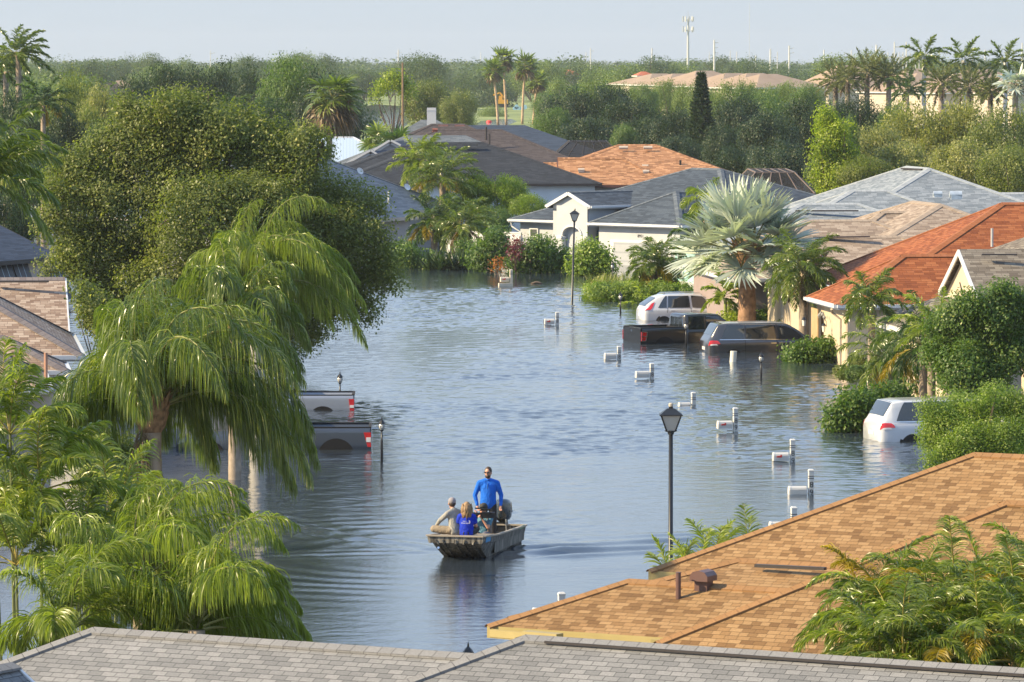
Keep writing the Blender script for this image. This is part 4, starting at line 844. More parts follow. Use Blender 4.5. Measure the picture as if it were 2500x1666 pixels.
for Dm in (560, 760, 950, 1150, 1400):
    wpx = 11.5 * F / Dm; px = -60 + rng.random() * 60
    while px < 2560:
        D = Dm * rng.uniform(.94, 1.06); px += wpx * rng.uniform(.5, .75)
        if gap(px, D): continue
        zt = rng.uniform(8.5, 14.5) if Dm > 1000 else rng.uniform(6.5, 10.5); y = 151 - (zt - CAM_H) * F / D
        T('far' if rng.random() < .7 else 'pale', px, y, wpx * rng.uniform(.8, 1.25), D, 'green tree in the hazy belt of trees beyond the roofs', g1, seed=i); i += 1
# open ground shrubs around the pond and the tall palms
g2 = 'pale shrubs around the ponds'
for k in range(48):
    D = rng.uniform(640, 1250); px = rng.uniform(860, 1700) if rng.random() < .7 else rng.uniform(1480, 2100)
    yb = 151 + 11.4 * F / D
    if 860 < px < 1010 and D > 700: continue
    if 1140 < px < 1330 and D < 1180: continue
    if 840 < px < 1030: px += 190
    if px > 1500 and D > 850: D = rng.uniform(560, 800)
    T('pale', px, 151 + (11.4 - rng.uniform(1.8, 4.5)) * F / D, rng.uniform(3.5, 8) * F / D, D, 'pale green shrub on the open ground beyond the roofs', g2, seed=k, name='shrub')
for k in range(26):
    px = 1340 + k * 26 + rng.uniform(-8, 8); D = rng.uniform(560, 760); T('pale' if k % 3 else 'mid', px, rng.uniform(188, 222), rng.uniform(55, 85), D, 'pale green crown in the sunlit strip before the townhouse row', 'crowns of the sunlit strip before the townhouses', seed=k)
# distant woods: one mass far beyond, down to the horizon
rg = np.random.default_rng(77); Vs, Fs, Rs, nn_ = [], [], [], 0
base_l = []
for k in range(5):
    P, U, q = crown_pts(rg, unit_lobes(k + 90, 9), 850, .10, .5, .6, .5); base_l.append(leaf_mesh(rg, P, U, q, .13))
for k in range(1000):
    D = 1600 * (4000 / 1600) ** rg.random(); X = rg.uniform(-.115, .115) * D; s = rg.uniform(6, 12); zt = rg.uniform(8, 13) * (1 if rg.random() < .9 else 1.15)
    V, Fq, r = base_l[k % 5]; a = rg.uniform(0, 6.28); Rm = np.array([[math.cos(a), -math.sin(a), 0], [math.sin(a), math.cos(a), 0], [0, 0, 1]])
    Vs.append((V @ Rm.T) * [s, s, zt * .55] + [X, D, zt * .5]); Fs.append(Fq + nn_); nn_ += len(V); Rs.append(r)
tag(mesh_obj('distant_woods', np.concatenate(Vs), np.concatenate(Fs), L_FAR, rnd=np.concatenate(Rs)), 'hazy blue-green woods along the horizon', 'woods', kind='stuff')
# conical pine
p = at(1712, 186, 430); H = empty('pine_tree', (p[0], 430, -.7), 0, 'dark conical pine rising above the terracotta roof', 'pine tree')
rg = np.random.default_rng(9); S = Strips(); hgt = p[2] + .7
for z in np.linspace(.8, hgt, 30):
    rr_ = 2.5 * (1 - z / hgt) ** .75 + .12
    for a in np.linspace(0, 6.28, 9)[:-1] + rg.random() * 3: frond(S, rg, (p[0], 430, z - .7), a, .35, rr_ * rg.uniform(.85, 1.1), 22, .5, .06, -.25, .05, (0, 0, 0), 2, .5, .05)
S.build('crown', L_DARK, H); MB().tube([(p[0], 430, -.7), (p[0], 430, p[2])], [.25, .03], 8).build('trunk', BARK, H)
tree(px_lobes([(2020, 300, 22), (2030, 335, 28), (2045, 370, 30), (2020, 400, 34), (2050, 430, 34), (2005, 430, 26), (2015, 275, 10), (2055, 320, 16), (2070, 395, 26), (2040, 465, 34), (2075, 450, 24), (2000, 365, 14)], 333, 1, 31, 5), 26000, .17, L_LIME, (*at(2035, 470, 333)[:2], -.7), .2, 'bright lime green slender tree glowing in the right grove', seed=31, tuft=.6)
# thin yellow-green tree and utility pole near the pond
tree(px_lobes([(960, 195, 20), (932, 215, 17), (985, 208, 18), (1000, 230, 13), (918, 236, 10)], 520, 1, 3, 1), 3200, .26, L_LIME, (*at(962, 300, 520)[:2], -.6), .17, 'slender yellow-green tree beside the utility pole', seed=12, core=.2)
W_ = (.95, .12, -.05)
# ---------------------------------------------------------------- palms far and middle
def P_(px, py, D): return at(px, py, D)
def palm_at(label, px, pyc, D, r, kind, nf, L, mat, zb=None, basepx=None, **k):
    c = at(px, pyc, D); zb = float(terrain(0, D)) if zb is None else zb; b = at(basepx or px, pyc, D)
    return palm(label, (b[0], D, zb), c[2] - zb, r, kind, nf, L, mat, lean=(c[0] - b[0], 0), **k)
TALL = plain('tan_palm_trunk', (.42, .30, .19), .9, var=.25, scale=3)
for i, (px, py, bx, s, lab) in enumerate(((1204, 175, 1216, .9, 'leftmost of the four tall fan palms, shaggy'), (1228, 148, 1236, 1, 'tallest of the four tall fan palms, second from left'), (1282, 165, 1275, 1.1, 'third of the four tall fan palms, with a wide brown skirt'), (1312, 203, 1302, .85, 'shortest of the four tall fan palms, on the right'))):
    palm_at(lab, px, py, 850 + i * 6, .19, 'fan', 22, 2.9 * s, P_DATE if i == 9 else P_QUEEN, basepx=bx, seed=20 + i, wind=(.25, 0, 0), dead=14, elmin=-.5, fanw=.16, fann=12, trunkmat=TALL, group='tall fan palms beyond the black roof', droop=.5)
ROYAL = plain('white_palm_trunk', (.55, .53, .48), .8, var=.15)
for i, (px, py, lab) in enumerate(((2256, 140, 'left royal palm with a yellow-green spear'), (2353, 148, 'middle royal palm standing on the skyline'), (2455, 152, 'right royal palm near the right edge'))):
    palm_at(lab, px, py, 560, .24, 'feather', 17, 3.0, P_QUEEN, seed=30 + i, wind=(.22, 0, 0), ll=.75, lw=.07, nl=34, droop=.95, hang=.5, elmin=-.75, trunkmat=ROYAL, group='royal palms on the skyline', seg=3)
for i, (px, py, D, L, lab) in enumerate(((2040, 200, 560, 2.6, 'leftmost date palm, left of the pale gabled house'), (2070, 195, 555, 2.4, 'second date palm with brownish fronds'), (2117, 178, 560, 3.0, 'tallest date palm with upright fronds'), (2170, 188, 560, 2.8, 'date palm left of the first royal palm'), (2298, 205, 540, 2.5, 'date palm between the first two royal palms'), (2365, 212, 530, 2.6, 'date palm below the middle royal palm'), (2418, 225, 520, 1.8, 'small date palm before the right royal palm'))):
    palm_at(lab, px, py, D, .3, 'feather', 34, L, P_DATE, seed=40 + i, ll=.45, lw=.05, nl=34, droop=.45, hang=.2, elmin=-.6, dead=3, group='date palms before the townhouse roofs', seg=3)
palm_at('silvery fan palm at the right edge under the royal palms', 2480, 215, 500, .25, 'fan', 20, 2.4, P_SILVER, seed=48, fanw=.14, fann=14)
palm_at('dark feather palm beneath the first royal palm', 2215, 222, 500, .2, 'feather', 18, 2.2, P_DARK, seed=49, ll=.6, lw=.06, nl=26, seg=3)
palm_at('wind-blown palm rising on the upper left skyline', 45, 135, 330, .2, 'feather', 24, 2.3, P_QUEEN, seed=50, wind=(.7, 0, 0), ll=.55, lw=.045, nl=40, seg=3, elmin=-.4)
palm_at('second wind-blown palm left of it, cut by the edge', 14, 175, 335, .2, 'feather', 16, 2.0, P_DARK, seed=51, wind=(.7, 0, 0), ll=.5, lw=.045, nl=36, seg=3)
palm_at('drooping dull palm with one yellow frond in the left grove', 105, 258, 318, .16, 'feather', 18, 2.2, P_DARK, seed=52, wind=(.2, 0, 0), ll=.6, lw=.04, nl=40, seg=3, droop=1.2, yellow=2)
palm_at('leaning fan palm with a long dead skirt before the dark grove', 812, 240, 400, .22, 'fan', 22, 2.7, P_QUEEN, seed=53, wind=(.7, 0, 0), dead=34, fanw=.10, fann=18, elmin=-.4, elmax=1.2, basepx=797, deadL=1.2)
for i, (px, py, D, L, lab) in enumerate(((640, 300, 330, 2.2, 'feathery palm tops behind the right shoulder of the oak'), (560, 285, 335, 2.0, 'feathery palm behind the oak top'), (782, 385, 395, 1.1, 'small bright fan palm under the leaning fan palm'))):
    palm_at(lab, px, py, D, .15, 'fan' if i > 2 else 'feather', 16, L, P_DARK if i < 4 else P_QUEEN, seed=60 + i, wind=(.6, 0, 0), ll=.55, lw=.025, nl=44, seg=3, fanw=.09, fann=16)
palm_at('pale green palms bunch by the pond shore', 925, 352, 420, .15, 'fan', 18, 2.0, P_QUEEN, seed=66, fanw=.1, fann=16); palm_at('second low fan palm by the pond shore', 968, 362, 415, .15, 'fan', 18, 2.0, P_DARK, seed=67, fanw=.1, fann=16)
palm_at('sunlit palm with a tall ragged top before the charcoal roof', 1030, 400, 305, .18, 'feather', 26, 1.9, P_BRIGHT, seed=70, wind=(.35, 0, 0), ll=.7, lw=.024, nl=60, droop=.8, elmin=-.5, elmax=1.45)
palm_at('broad sunlit palm right of the ragged palm', 1080, 440, 300, .18, 'feather', 22, 2.6, P_QUEEN, seed=71, wind=(.5, 0, 0), ll=.7, lw=.024, nl=60, droop=1.0, yellow=3)
palm_at('palm at the right corner of the steel blue roofed house', 1060, 545, 278, .18, 'feather', 24, 2.0, P_DARK, seed=72, wind=(.3, 0, 0), ll=.55, lw=.022, nl=56, droop=1.2, yellow=5)
palm_at('palm with drooping fronds before the white fence', 1130, 555, 276, .18, 'feather', 24, 2.2, P_QUEEN, seed=73, wind=(.5, 0, 0), ll=.6, lw=.022, nl=56, droop=1.3, yellow=2, dead=3)
palm_at('low palm with golden lower fronds before the white garage', 1597, 652, 233, .16, 'feather', 34, 1.6, P_QUEEN, seed=74, wind=(.35, 0, 0), ll=.5, lw=.018, nl=60, droop=1.3, yellow=7, dead=5, elmin=-.7)
palm_at('ragged palm leaning out behind the silver palm', 1722, 500, 228, .12, 'feather', 10, 1.2, P_BRIGHT, seed=75, wind=(-.25, 0, -.3), ll=.6, lw=.02, nl=50, droop=1.6, hang=1.8)
palm_at('slim palm between garage and silver palm', 1705, 580, 222, .12, 'feather', 10, 1.4, P_DARK, seed=76, wind=(.1, 0, 0), ll=.5, lw=.02, nl=44, droop=1.5, hang=1.8)
palm_at('great silver fan palm with a thick scaly trunk', 1824, 618, 199, .33, 'fan', 40, 2.65, P_SILVER, seed=78, wind=(.12, 0, 0), fanw=.07, fann=46, elmin=-.45, elmax=1.45, droop=.28, boots=True, boot_s=1.3, trunkmat=plain('scaly_palm_trunk', (.30, .18, .11), .95, var=.45, scale=5, bump=.9), petiole=1.25)
palm_at('sunlit palm with a brown dead skirt before the orange roof', 1962, 662, 192, .17, 'feather', 44, 1.85, P_QUEEN, seed=79, wind=(.3, 0, 0), ll=.42, lw=.016, nl=60, droop=1.3, dead=9, elmin=-.6, deadL=.75)
palm_at('small bright green palm with a thin green trunk behind the van', 1771, 728, 203, .07, 'feather', 12, 1.25, P_BRIGHT, seed=80, wind=(.1, 0, 0), ll=.36, lw=.032, nl=30, droop=1.3, hang=.9, trunkmat=plain('green_stem', (.20, .24, .06), .6))
palm_at('low arching palm in front of the long hedge', 1575, 752, 226, .06, 'feather', 9, 1.5, P_BRIGHT, seed=81, wind=(.2, 0, 0), ll=.42, lw=.03, nl=30, droop=1.1)
palm_at('fine leaved palm in front of the orange roofed garage', 2128, 742, 168, .12, 'feather', 22, 1.2, P_QUEEN, seed=82, wind=(.3, 0, 0), ll=.42, lw=.014, nl=60, droop=1.3)
palm_at('weeping palm before the greenish brown roof', 2170, 880, 158, .14, 'feather', 26, 1.7, P_QUEEN, seed=83, wind=(.2, 0, 0), ll=.45, lw=.014, nl=60, droop=1.6, hang=1.9, yellow=4)
palm_at('second weeping palm beside the round green tree', 2255, 850, 154, .14, 'feather', 24, 1.8, P_DARK, seed=84, wind=(.2, 0, 0), ll=.45, lw=.014, nl=60, droop=1.6, hang=1.9, yellow=4)
palm_at('pale feathery palm over the brown eave', 2275, 810, 150, .12, 'feather', 12, 1.3, P_BRIGHT, seed=85, wind=(-.5, 0, 0), ll=.36, lw=.018, nl=46, droop=1.1)
# ---------------------------------------------------------------- near palms
def near(label, px, py, D, L, nf, seed, mat=P_QUEEN, r=.19, base=None, **k):
    c = at(px, py, D); b = at(base or px, py, D); kw = dict(ll=.85, lw=.014, nl=92, droop=1.25, hang=2.0, elmin=-.35, elmax=1.45, seg=5, boots=True); kw.update(k)
    return palm(label, (b[0], D, -.7), c[2] + .7, r, 'queen', nf, L, mat, seed=seed, lean=(c[0] - b[0], 0), **kw)
near('tall feathery palm with ringed grey trunk and shaggy neck at the lower left', 368, 1000, 85, 3.5, 40, 101, wind=(.62, .0, .1), dead=2, droop=3.0, elmin=.5, hang=3.0, ll=.95, lw=.0075, nl=165)
near('second feathery palm, its pale trunk standing before the oak', 628, 700, 140, 3.8, 36, 102, P_BRIGHT, wind=(.85, 0, 0), r=.2, elmin=.5, droop=2.8, hang=3.0, nl=150, lw=.0095, trunkmat=plain('pale_ringed_trunk', (.42, .40, .36), .85, var=.25, scale=4), boots=False)
near('feathery palm left of the pale trunk, with a brown shaggy neck', 572, 790, 132, 2.6, 26, 103, wind=(.2, 0, .1), r=.15, elmin=.5, droop=2.6, hang=2.8, boot_s=.8)
near('bright wind-swept palm crown rising above the grey roof ridge', 345, 1430, 66, 2.3, 20, 104, P_BRIGHT, wind=(.8, 0, .0), droop=2.2, ll=.62, lw=.0075, nl=150, hang=2.6, boots=False, r=.12, elmin=.1)
near('bright palm crown arching right, lowest of the left palms', 480, 1540, 64, 1.9, 18, 105, P_BRIGHT, wind=(.8, 0, 0), droop=2.2, ll=.6, lw=.0075, nl=150, hang=2.6, boots=False, r=.12, elmin=.1)
near('bright palm crown at the left end of the grey ridge', 170, 1550, 64, 1.6, 16, 106, P_BRIGHT, wind=(.6, 0, 0), droop=2.0, ll=.5, lw=.0075, nl=130, boots=False, r=.12, elmin=0)
near('palm hanging into the picture at the upper left edge', -45, 440, 105, 1.9, 18, 107, P_QUEEN, wind=(.4, 0, 0), ll=.6, lw=.016, boots=False, r=.15, nl=60)
# clumps of many-stemmed palms
def clump(label, spots, D, L, nf, mat, seed, wind, zb=-.7, ll=.5, lw=.013, nl=52, cat='palm clump', el=(.1, 1.45), stemmat=None, name='palm_clump', yellow=None, hang=.9, droop=1.05):
    rng = np.random.default_rng(seed); c0 = at(spots[0][0], spots[0][1], D); H = empty(name, (c0[0], D, zb), 0, label, cat)
    S = Strips(); Y = Strips(); Rr = MB(); St = MB()
    for i, (px, py, dD) in enumerate(spots):
        c = at(px, py, D + dD); b = np.array([c[0] * .8 + c0[0] * .2, c[1], zb]); St.tube([b, (b + c) / 2 + (.05, 0, 0), c], [.035, .03, .02], 7)
        for j in range(nf):
            az = j * 2.4 + i; e = el[1] + (el[0] - el[1]) * (j / nf) + rng.normal() * .1; tgt = Y if (yellow and rng.random() < yellow) else S
            frond(tgt, rng, c, az, e, L * rng.uniform(.8, 1.15), nl, ll, lw, droop, hang, wind, 4, .2, .22, rach=Rr)
    S.build('crown', mat, H)
    if Y.V: Y.build('yellow_fronds', P_YELO, H)
    Rr.build('leaf_stalk', plain('golden_leaf_stalks', (.32, .26, .06), .5, var=.3), H); St.build('stem', stemmat or MATS['golden_leaf_stalks'], H)
    return H
clump('dense clump of areca palms with golden stalks in the lower right corner', [(2175, 1505, 0), (2245, 1470, 1), (2325, 1520, -1), (2405, 1460, 1.5), (2485, 1500, 0), (2565, 1430, 1), (2185, 1570, -1), (2275, 1590, -1.5), (2395, 1580, -1), (2505, 1570, -1.5), (2585, 1510, 0), (2365, 1550, .5), (2235, 1550, .3), (2515, 1420, 2), (2635, 1370, 2), (2135, 1590, -.5), (2155, 1610, -2), (2205, 1620, -2.4), (2235, 1600, -2), (2315, 1610, -2.6), (2395, 1600, -2), (2475, 1615, -2.5), (2535, 1590, -2), (2335, 1460, .8), (2395, 1520, -.6), (2215, 1530, -.6), (2115, 1500, .4), (2465, 1510, .2)], 66, 1.35, 12, P_ARECA, 201, (.15, 0, 0), yellow=.12, ll=.30, lw=.0075, nl=80, el=(.1, 1.3), droop=1.9, hang=1.3)
clump('bright palm clump with a long pale stalk at the left edge', [(25, 1060, 0), (40, 1380, -1), (100, 1200, 0), (-10, 1300, 1), (210, 1370, 0), (290, 1300, 2)], 72, 1.5, 10, P_BRIGHT, 202, (.35, 0, 0), ll=.5, lw=.012, nl=80, hang=1.8, stemmat=plain('dull_green_stem', (.12, .14, .05), .7))
clump('small palm tips poking up behind the golden orange eave', [(1745, 1385, 0), (1700, 1440, -1), (1830, 1370, 1), (1650, 1450, -1)], 92, 1.1, 7, P_BRIGHT, 203, (.1, 0, 0), ll=.35, lw=.012, nl=34)
# ---------------------------------------------------------------- shrubs and hedges
def bush(label, lst, D, n, ls, mat, seed, cat='bush', depth=.9, name='bush', ext=4, face=.66, base=None, core=.45, tuft=.5, **k):
    b = at(lst[0][0], lst[0][1], D); return tree(px_lobes(lst, D, depth, seed, ext), n, ls, mat, (b[0], D, -.7), .06, label, cat, seed=seed, name=name, face=face, core=core, tuft=tuft, cname='foliage', under=.8, **k)
bush('dark glossy shrub mass in front of the portico window', [(1290, 640, 38), (1330, 625, 36), (1365, 635, 32), (1310, 610, 30), (1350, 655, 30), (1270, 655, 26), (1385, 655, 18)], 262, 9000, .16, L_GLOSSY, 301)
bush('rounded bright green shrub right of the far street lamp', [(1440, 632, 40), (1420, 650, 30), (1465, 645, 30), (1440, 605, 22), (1442, 585, 8), (1480, 655, 18)], 258, 9000, .15, L_BRIGHT, 302)
bush('tall dark green shrub left of the purple shrub', [(1205, 600, 30), (1190, 630, 34), (1225, 630, 28), (1215, 580, 18), (1180, 650, 20)], 264, 7000, .16, L_MID, 303)
bush('purple leaved shrub standing in the water before the white house', [(1260, 607, 8), (1268, 622, 8), (1252, 622, 6), (1262, 596, 5)], 261, 900, .14, L_PURP, 304, twigs=8)
bush('little orange leaved shrub at the waterline', [(1212, 645, 5), (1219, 649, 4)], 259, 220, .12, L_ORNG, 305)
bush('spiky dark plants under the palm by the white fence', [(1085, 635, 26), (1110, 645, 26), (1065, 645, 22), (1125, 655, 16)], 266, 5000, .26, L_DARK, 306, asp_=None) if False else None
bush('green shrub row before the steel blue roofed house', [(1000, 640, 26), (1035, 645, 24), (975, 648, 20), (1060, 650, 20), (990, 625, 16)], 268, 6000, .16, L_GLOSSY, 307)
bush('green garden shrub below the wall lamp of the grey house', [(965, 615, 18), (990, 605, 14), (945, 620, 14)], 273, 2500, .15, L_MID, 308)
bush('low green hedge strip before the white fence', [(1150, 632, 18), (1130, 610, 14), (1165, 615, 16)], 270, 3000, .15, L_MID, 309)
def hedge(label, px0, px1, ytop, ywater, D, dep, mat, seed, n=12000, ls=.1, deg=0, cat='hedge'):
    a, b = at(px0, ytop, D), at(px1, ytop, D); rng = np.random.default_rng(seed); zt = a[2]; L = b[0] - a[0]
    H = empty('hedge', ((a[0] + b[0]) / 2, D, -.7), 0, label, cat); c, s = math.cos(R(deg)), math.sin(R(deg)); lob = []
    nn = max(3, int(L / .55))
    for i in range(nn):
        for j in range(max(1, int(dep / .6))):
            x = (i + .5) / nn * L; y = (j + .5) * .6; lob.append((a[0] + x * c - y * s + rng.normal() * .05, D + x * s + y * c, zt * .5 + rng.normal() * .03 - .03, .5, .5, zt * .5 + .12))
    P, U, q = crown_pts(rng, lob, n, ls, .3, .8, .9); V, Fq, r = leaf_mesh(rng, P, U, q, ls); mesh_obj('foliage', V, Fq, mat, H, rnd=r); return H
hedge('long clipped yellow-green hedge behind the white SUV', 1435, 1690, 700, 738, 230, 2.6, L_BRIGHT, 320, 26000, .10, 3)
hedge('dark clipped hedge between silver palm and orange house', 1838, 1905, 757, 792, 203, 1.6, L_GLOSSY, 321, 7000, .11)
bush('reddish green shrub against the lit cream wall', [(1925, 800, 12), (1945, 802, 12), (1907, 806, 9)], 199, 2200, .09, L_OAK, 322)
bush('bright yellow ground shrub under the small bright palm', [(1775, 782, 14), (1790, 785, 12), (1755, 785, 10), (1800, 786, 8)], 202, 1500, .10, L_LIME, 323)
bush('low spreading green shrub at the van bonnet', [(1960, 868, 22), (1990, 862, 24), (2025, 864, 26), (2065, 860, 26), (1935, 874, 14), (2095, 870, 20), (2005, 872, 24)], 184, 14000, .13, L_GLOSSY, 324)
def ball(label, px, py, rp, D, seed): return bush(label, [(px, py, rp)], D, 5000, .06, L_OAK if seed % 2 else L_MID, seed, depth=1, ext=0, tuft=.2, core=.85, trunk=False)
ball('upper clipped ball shrub beside the weeping palm', 2098, 888, 25, 170, 325); ball('middle clipped ball shrub, half behind the weeping palm', 2128, 896, 22, 169, 326); ball('lower left clipped ball shrub standing in the water', 2055, 912, 22, 166, 327); ball('lower right clipped ball shrub touching the water', 2088, 915, 25, 165, 328)
bush('dark green shrub left of the white minivan', [(2065, 1010, 34), (2095, 1000, 36), (2050, 1035, 26), (2110, 1030, 34), (2080, 975, 20), (2130, 990, 30), (2160, 975, 24), (2200, 968, 22)], 150, 12000, .12, L_GLOSSY, 329)
bush('tuft of grey-green strap leaves left of the golden palm', [(1470, 690, 20)], 245, 300, .1, L_OLIVE, 330, trunk=False)
# strap-leaved clump
def straps(label, px, py, D, rad, n, Ln, mat, seed, w_=.03):
    rng = np.random.default_rng(seed); c = at(px, py, D); H = empty('strap_leaved_plant', (c[0], D, -.7), 0, label, 'plant'); S = Strips()
    for i in range(n):
        q = np.array([c[0] + rng.uniform(-rad, rad), D + rng.uniform(-rad, rad) * .6, -.1]); az = rng.uniform(0, 6.28); e = rng.uniform(.5, 1.4)
        d = np.array([math.cos(az) * math.cos(e), math.sin(az) * math.cos(e), math.sin(e)]); pts = [q]
        for j in range(4): d = nrm(d + np.array([0, 0, -.18])); pts.append(pts[-1] + d * Ln / 4 * rng.uniform(.8, 1.1))
        Cc = np.array(pts)[None]; side = nrm(np.cross(d, (0, 0, 1.0)))[None, None] * np.ones((1, 5, 1)); S.add(Cc, side, w_ * np.array([1, 1.1, .9, .6, .05]), np.array([rng.random()]))
    S.build('leaves', mat, H)
straps('bed of grey-green strap leaves before the garage', 1498, 690, 244, 1.35, 420, 1.05, L_OLIVE, 331)
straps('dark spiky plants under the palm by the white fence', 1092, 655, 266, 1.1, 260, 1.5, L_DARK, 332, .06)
tree(px_lobes([(2345, 770, 50), (2430, 760, 60), (2490, 790, 65), (2325, 835, 58), (2400, 840, 75), (2475, 870, 65), (2345, 900, 52), (2290, 800, 22), (2425, 930, 46), (2385, 960, 36), (2315, 930, 34), (2290, 868, 30), (2445, 728, 28), (2370, 738, 24), (2490, 735, 26)], 148, .9, 6, 4), 60000, .10, L_GLOSSY, (*at(2390, 900, 148)[:2], -.7), .18, 'round glossy dark green tree before the cream gabled house', seed=340, tuft=.55, under=.6)
tree(px_lobes([(2285, 1010, 34), (2310, 1040, 42), (2290, 1080, 34), (2350, 1000, 40), (2400, 1020, 50), (2370, 1080, 45), (2440, 985, 45), (2490, 1010, 50), (2460, 1070, 50), (2262, 1050, 18), (2330, 1110, 36), (2420, 1110, 40), (2500, 1100, 40), (2420, 960, 18), (2280, 1125, 22)], 122, .9, 7, 6), 70000, .055, L_BRIGHT, (*at(2380, 1080, 122)[:2], -.7), .05, 'fluffy bright green shrub-tree beside the white minivan', 'tree', seed=341, tuft=.7, under=.7)
bush('yellow-green leafy shrub behind the shaggy neck palm', [(250, 1100, 34), (280, 1130, 36), (225, 1140, 30), (300, 1090, 22), (215, 1190, 30)], 112, 9000, .09, L_OAK, 342)
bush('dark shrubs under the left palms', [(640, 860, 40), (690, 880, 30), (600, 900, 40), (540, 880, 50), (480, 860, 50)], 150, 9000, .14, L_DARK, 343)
bush('green shrubs between pinkish tan roof and oak', [(230, 760, 40), (290, 800, 46), (340, 830, 40), (210, 720, 26), (250, 800, 30)], 160, 9000, .12, L_OAK, 344)
# ---------------------------------------------------------------- street furniture
def street_lamp(px, ytop, D, label, lean=(0, 0)):
    p = at(px, ytop, D); zt = p[2]; H = empty('street_lamp', (p[0], D, -.6), 0, label, 'street lamp', 'street lamps standing in the flood'); H.rotation_euler = (lean[0], lean[1], 0); h = zt + .6
    MB().tube([(0, 0, 0), (0, 0, .5), (0, 0, .55), (0, 0, h - .55)], [.09, .085, .055, .045], 14).build('post', M_BLACK, H, True, local=True)
    L_ = MB(); z0 = h - .55; L_.lathe([(.06, -.05), (.07, 0), (.13, .02), (.13, .04)], (0, 0, z0), 4)
    L_.grid([[(s * math.cos(a), s * math.sin(a), z0 + z) for a in np.arange(4) * math.pi / 2 + math.pi / 4] for s, z in ((.345, .36), (.345, .375), (.12, .50), (.06, .51), (.06, .54))]); L_.build('lamp_roof', M_BLACK, H, local=True)
    mb = MB()
    for a in np.arange(4) * math.pi / 2 + math.pi / 4: mb.bar((.13 * math.cos(a), .13 * math.sin(a), z0 + .03), (.30 * math.cos(a), .30 * math.sin(a), z0 + .37), .022, .022)
    mb.build('lamp_frame', M_BLACK, H, local=True)
    MB().grid([[(s * math.cos(a), s * math.sin(a), z0 + z) for a in np.arange(4) * math.pi / 2 + math.pi / 4] for s, z in ((.12, .04), (.285, .36))]).build('lamp_glass', plain('frosted_lamp_glass', (.5, .5, .47), .25, var=.06), H, local=True)
    MB().lathe([(.045, .54), (.05, .56), (.05, .60), (.03, .62)], (0, 0, z0), 10).build('light_sensor', plain('brass_cap', (.45, .40, .32), .5), H, local=True)
    return H
street_lamp(1638, 992, 98.9, 'tall black street lamp standing near the golden orange roof')
street_lamp(1396, 513, 230.6, 'slightly leaning black street lamp before the white house', (0, R(1.6)))
def yard_lamp_proto():
    H = empty('yard_lamp', (0, 0, -.5)); MB().tube([(0, 0, 0), (0, 0, .9), (0, 0, .93), (0, 0, 1.2)], [.04, .038, .03, .022], 8).build('post', M_BLACK, H, True, local=True)
    MB().lathe([(.03, 1.18), (.05, 1.2), (.055, 1.22), (.03, 1.225)], n=8).build('lamp_base', M_BLACK, H, local=True)
    MB().lathe([(.045, 1.225), (.085, 1.30), (.085, 1.36), (.06, 1.42)], n=10).build('lamp_glass', MATS['frosted_lamp_glass'], H, local=True)
    MB().lathe([(.105, 1.41), (.10, 1.43), (.06, 1.49), (.02, 1.53), (.02, 1.55), (.004, 1.62)], n=8).build('lamp_cap', M_BLACK, H, local=True)
    mb = MB()
    for a in np.arange(6) * math.pi / 3: mb.tube([(.05 * math.cos(a), .05 * math.sin(a), 1.225), (.092 * math.cos(a), .092 * math.sin(a), 1.33), (.07 * math.cos(a), .07 * math.sin(a), 1.42)], .006, 4)
    mb.build('lamp_cage', M_BLACK, H, local=True); return H
YL = yard_lamp_proto(); first = True
for px, yt, D, lab in ((1515, 711, 219.7, 'black garden lamp in the water just left of the white SUV'), (1675, 779, 194, 'black garden lamp in front of the black pickup'), (1858.5, 857, 174.4, 'black garden lamp in the open water in front of the dark van'), (830, 906.6, 162, 'black garden lamp behind the silver pickup bed'),
                       (932, 1017, 138, 'black garden lamp right of the grey pickup tailgate'), (1143, 1567, 86, 'black garden lamp tip peeking over the grey ridge'), (1495.5, 638, 254.5, 'small black garden lamp in front of the white garage'), (1200, 604, 263, 'dark garden lamp among the shrubs left of the purple shrub'), (2124, 950, 155, 'garden lamp half hidden by the shrub above the white minivan')):
    o = YL if first else copy_tree(YL); first = False; p = at(px, yt, D); o.location = (p[0], D, p[2] - 1.62); tag(o, lab, 'garden lamp', 'garden lamps along the drives')
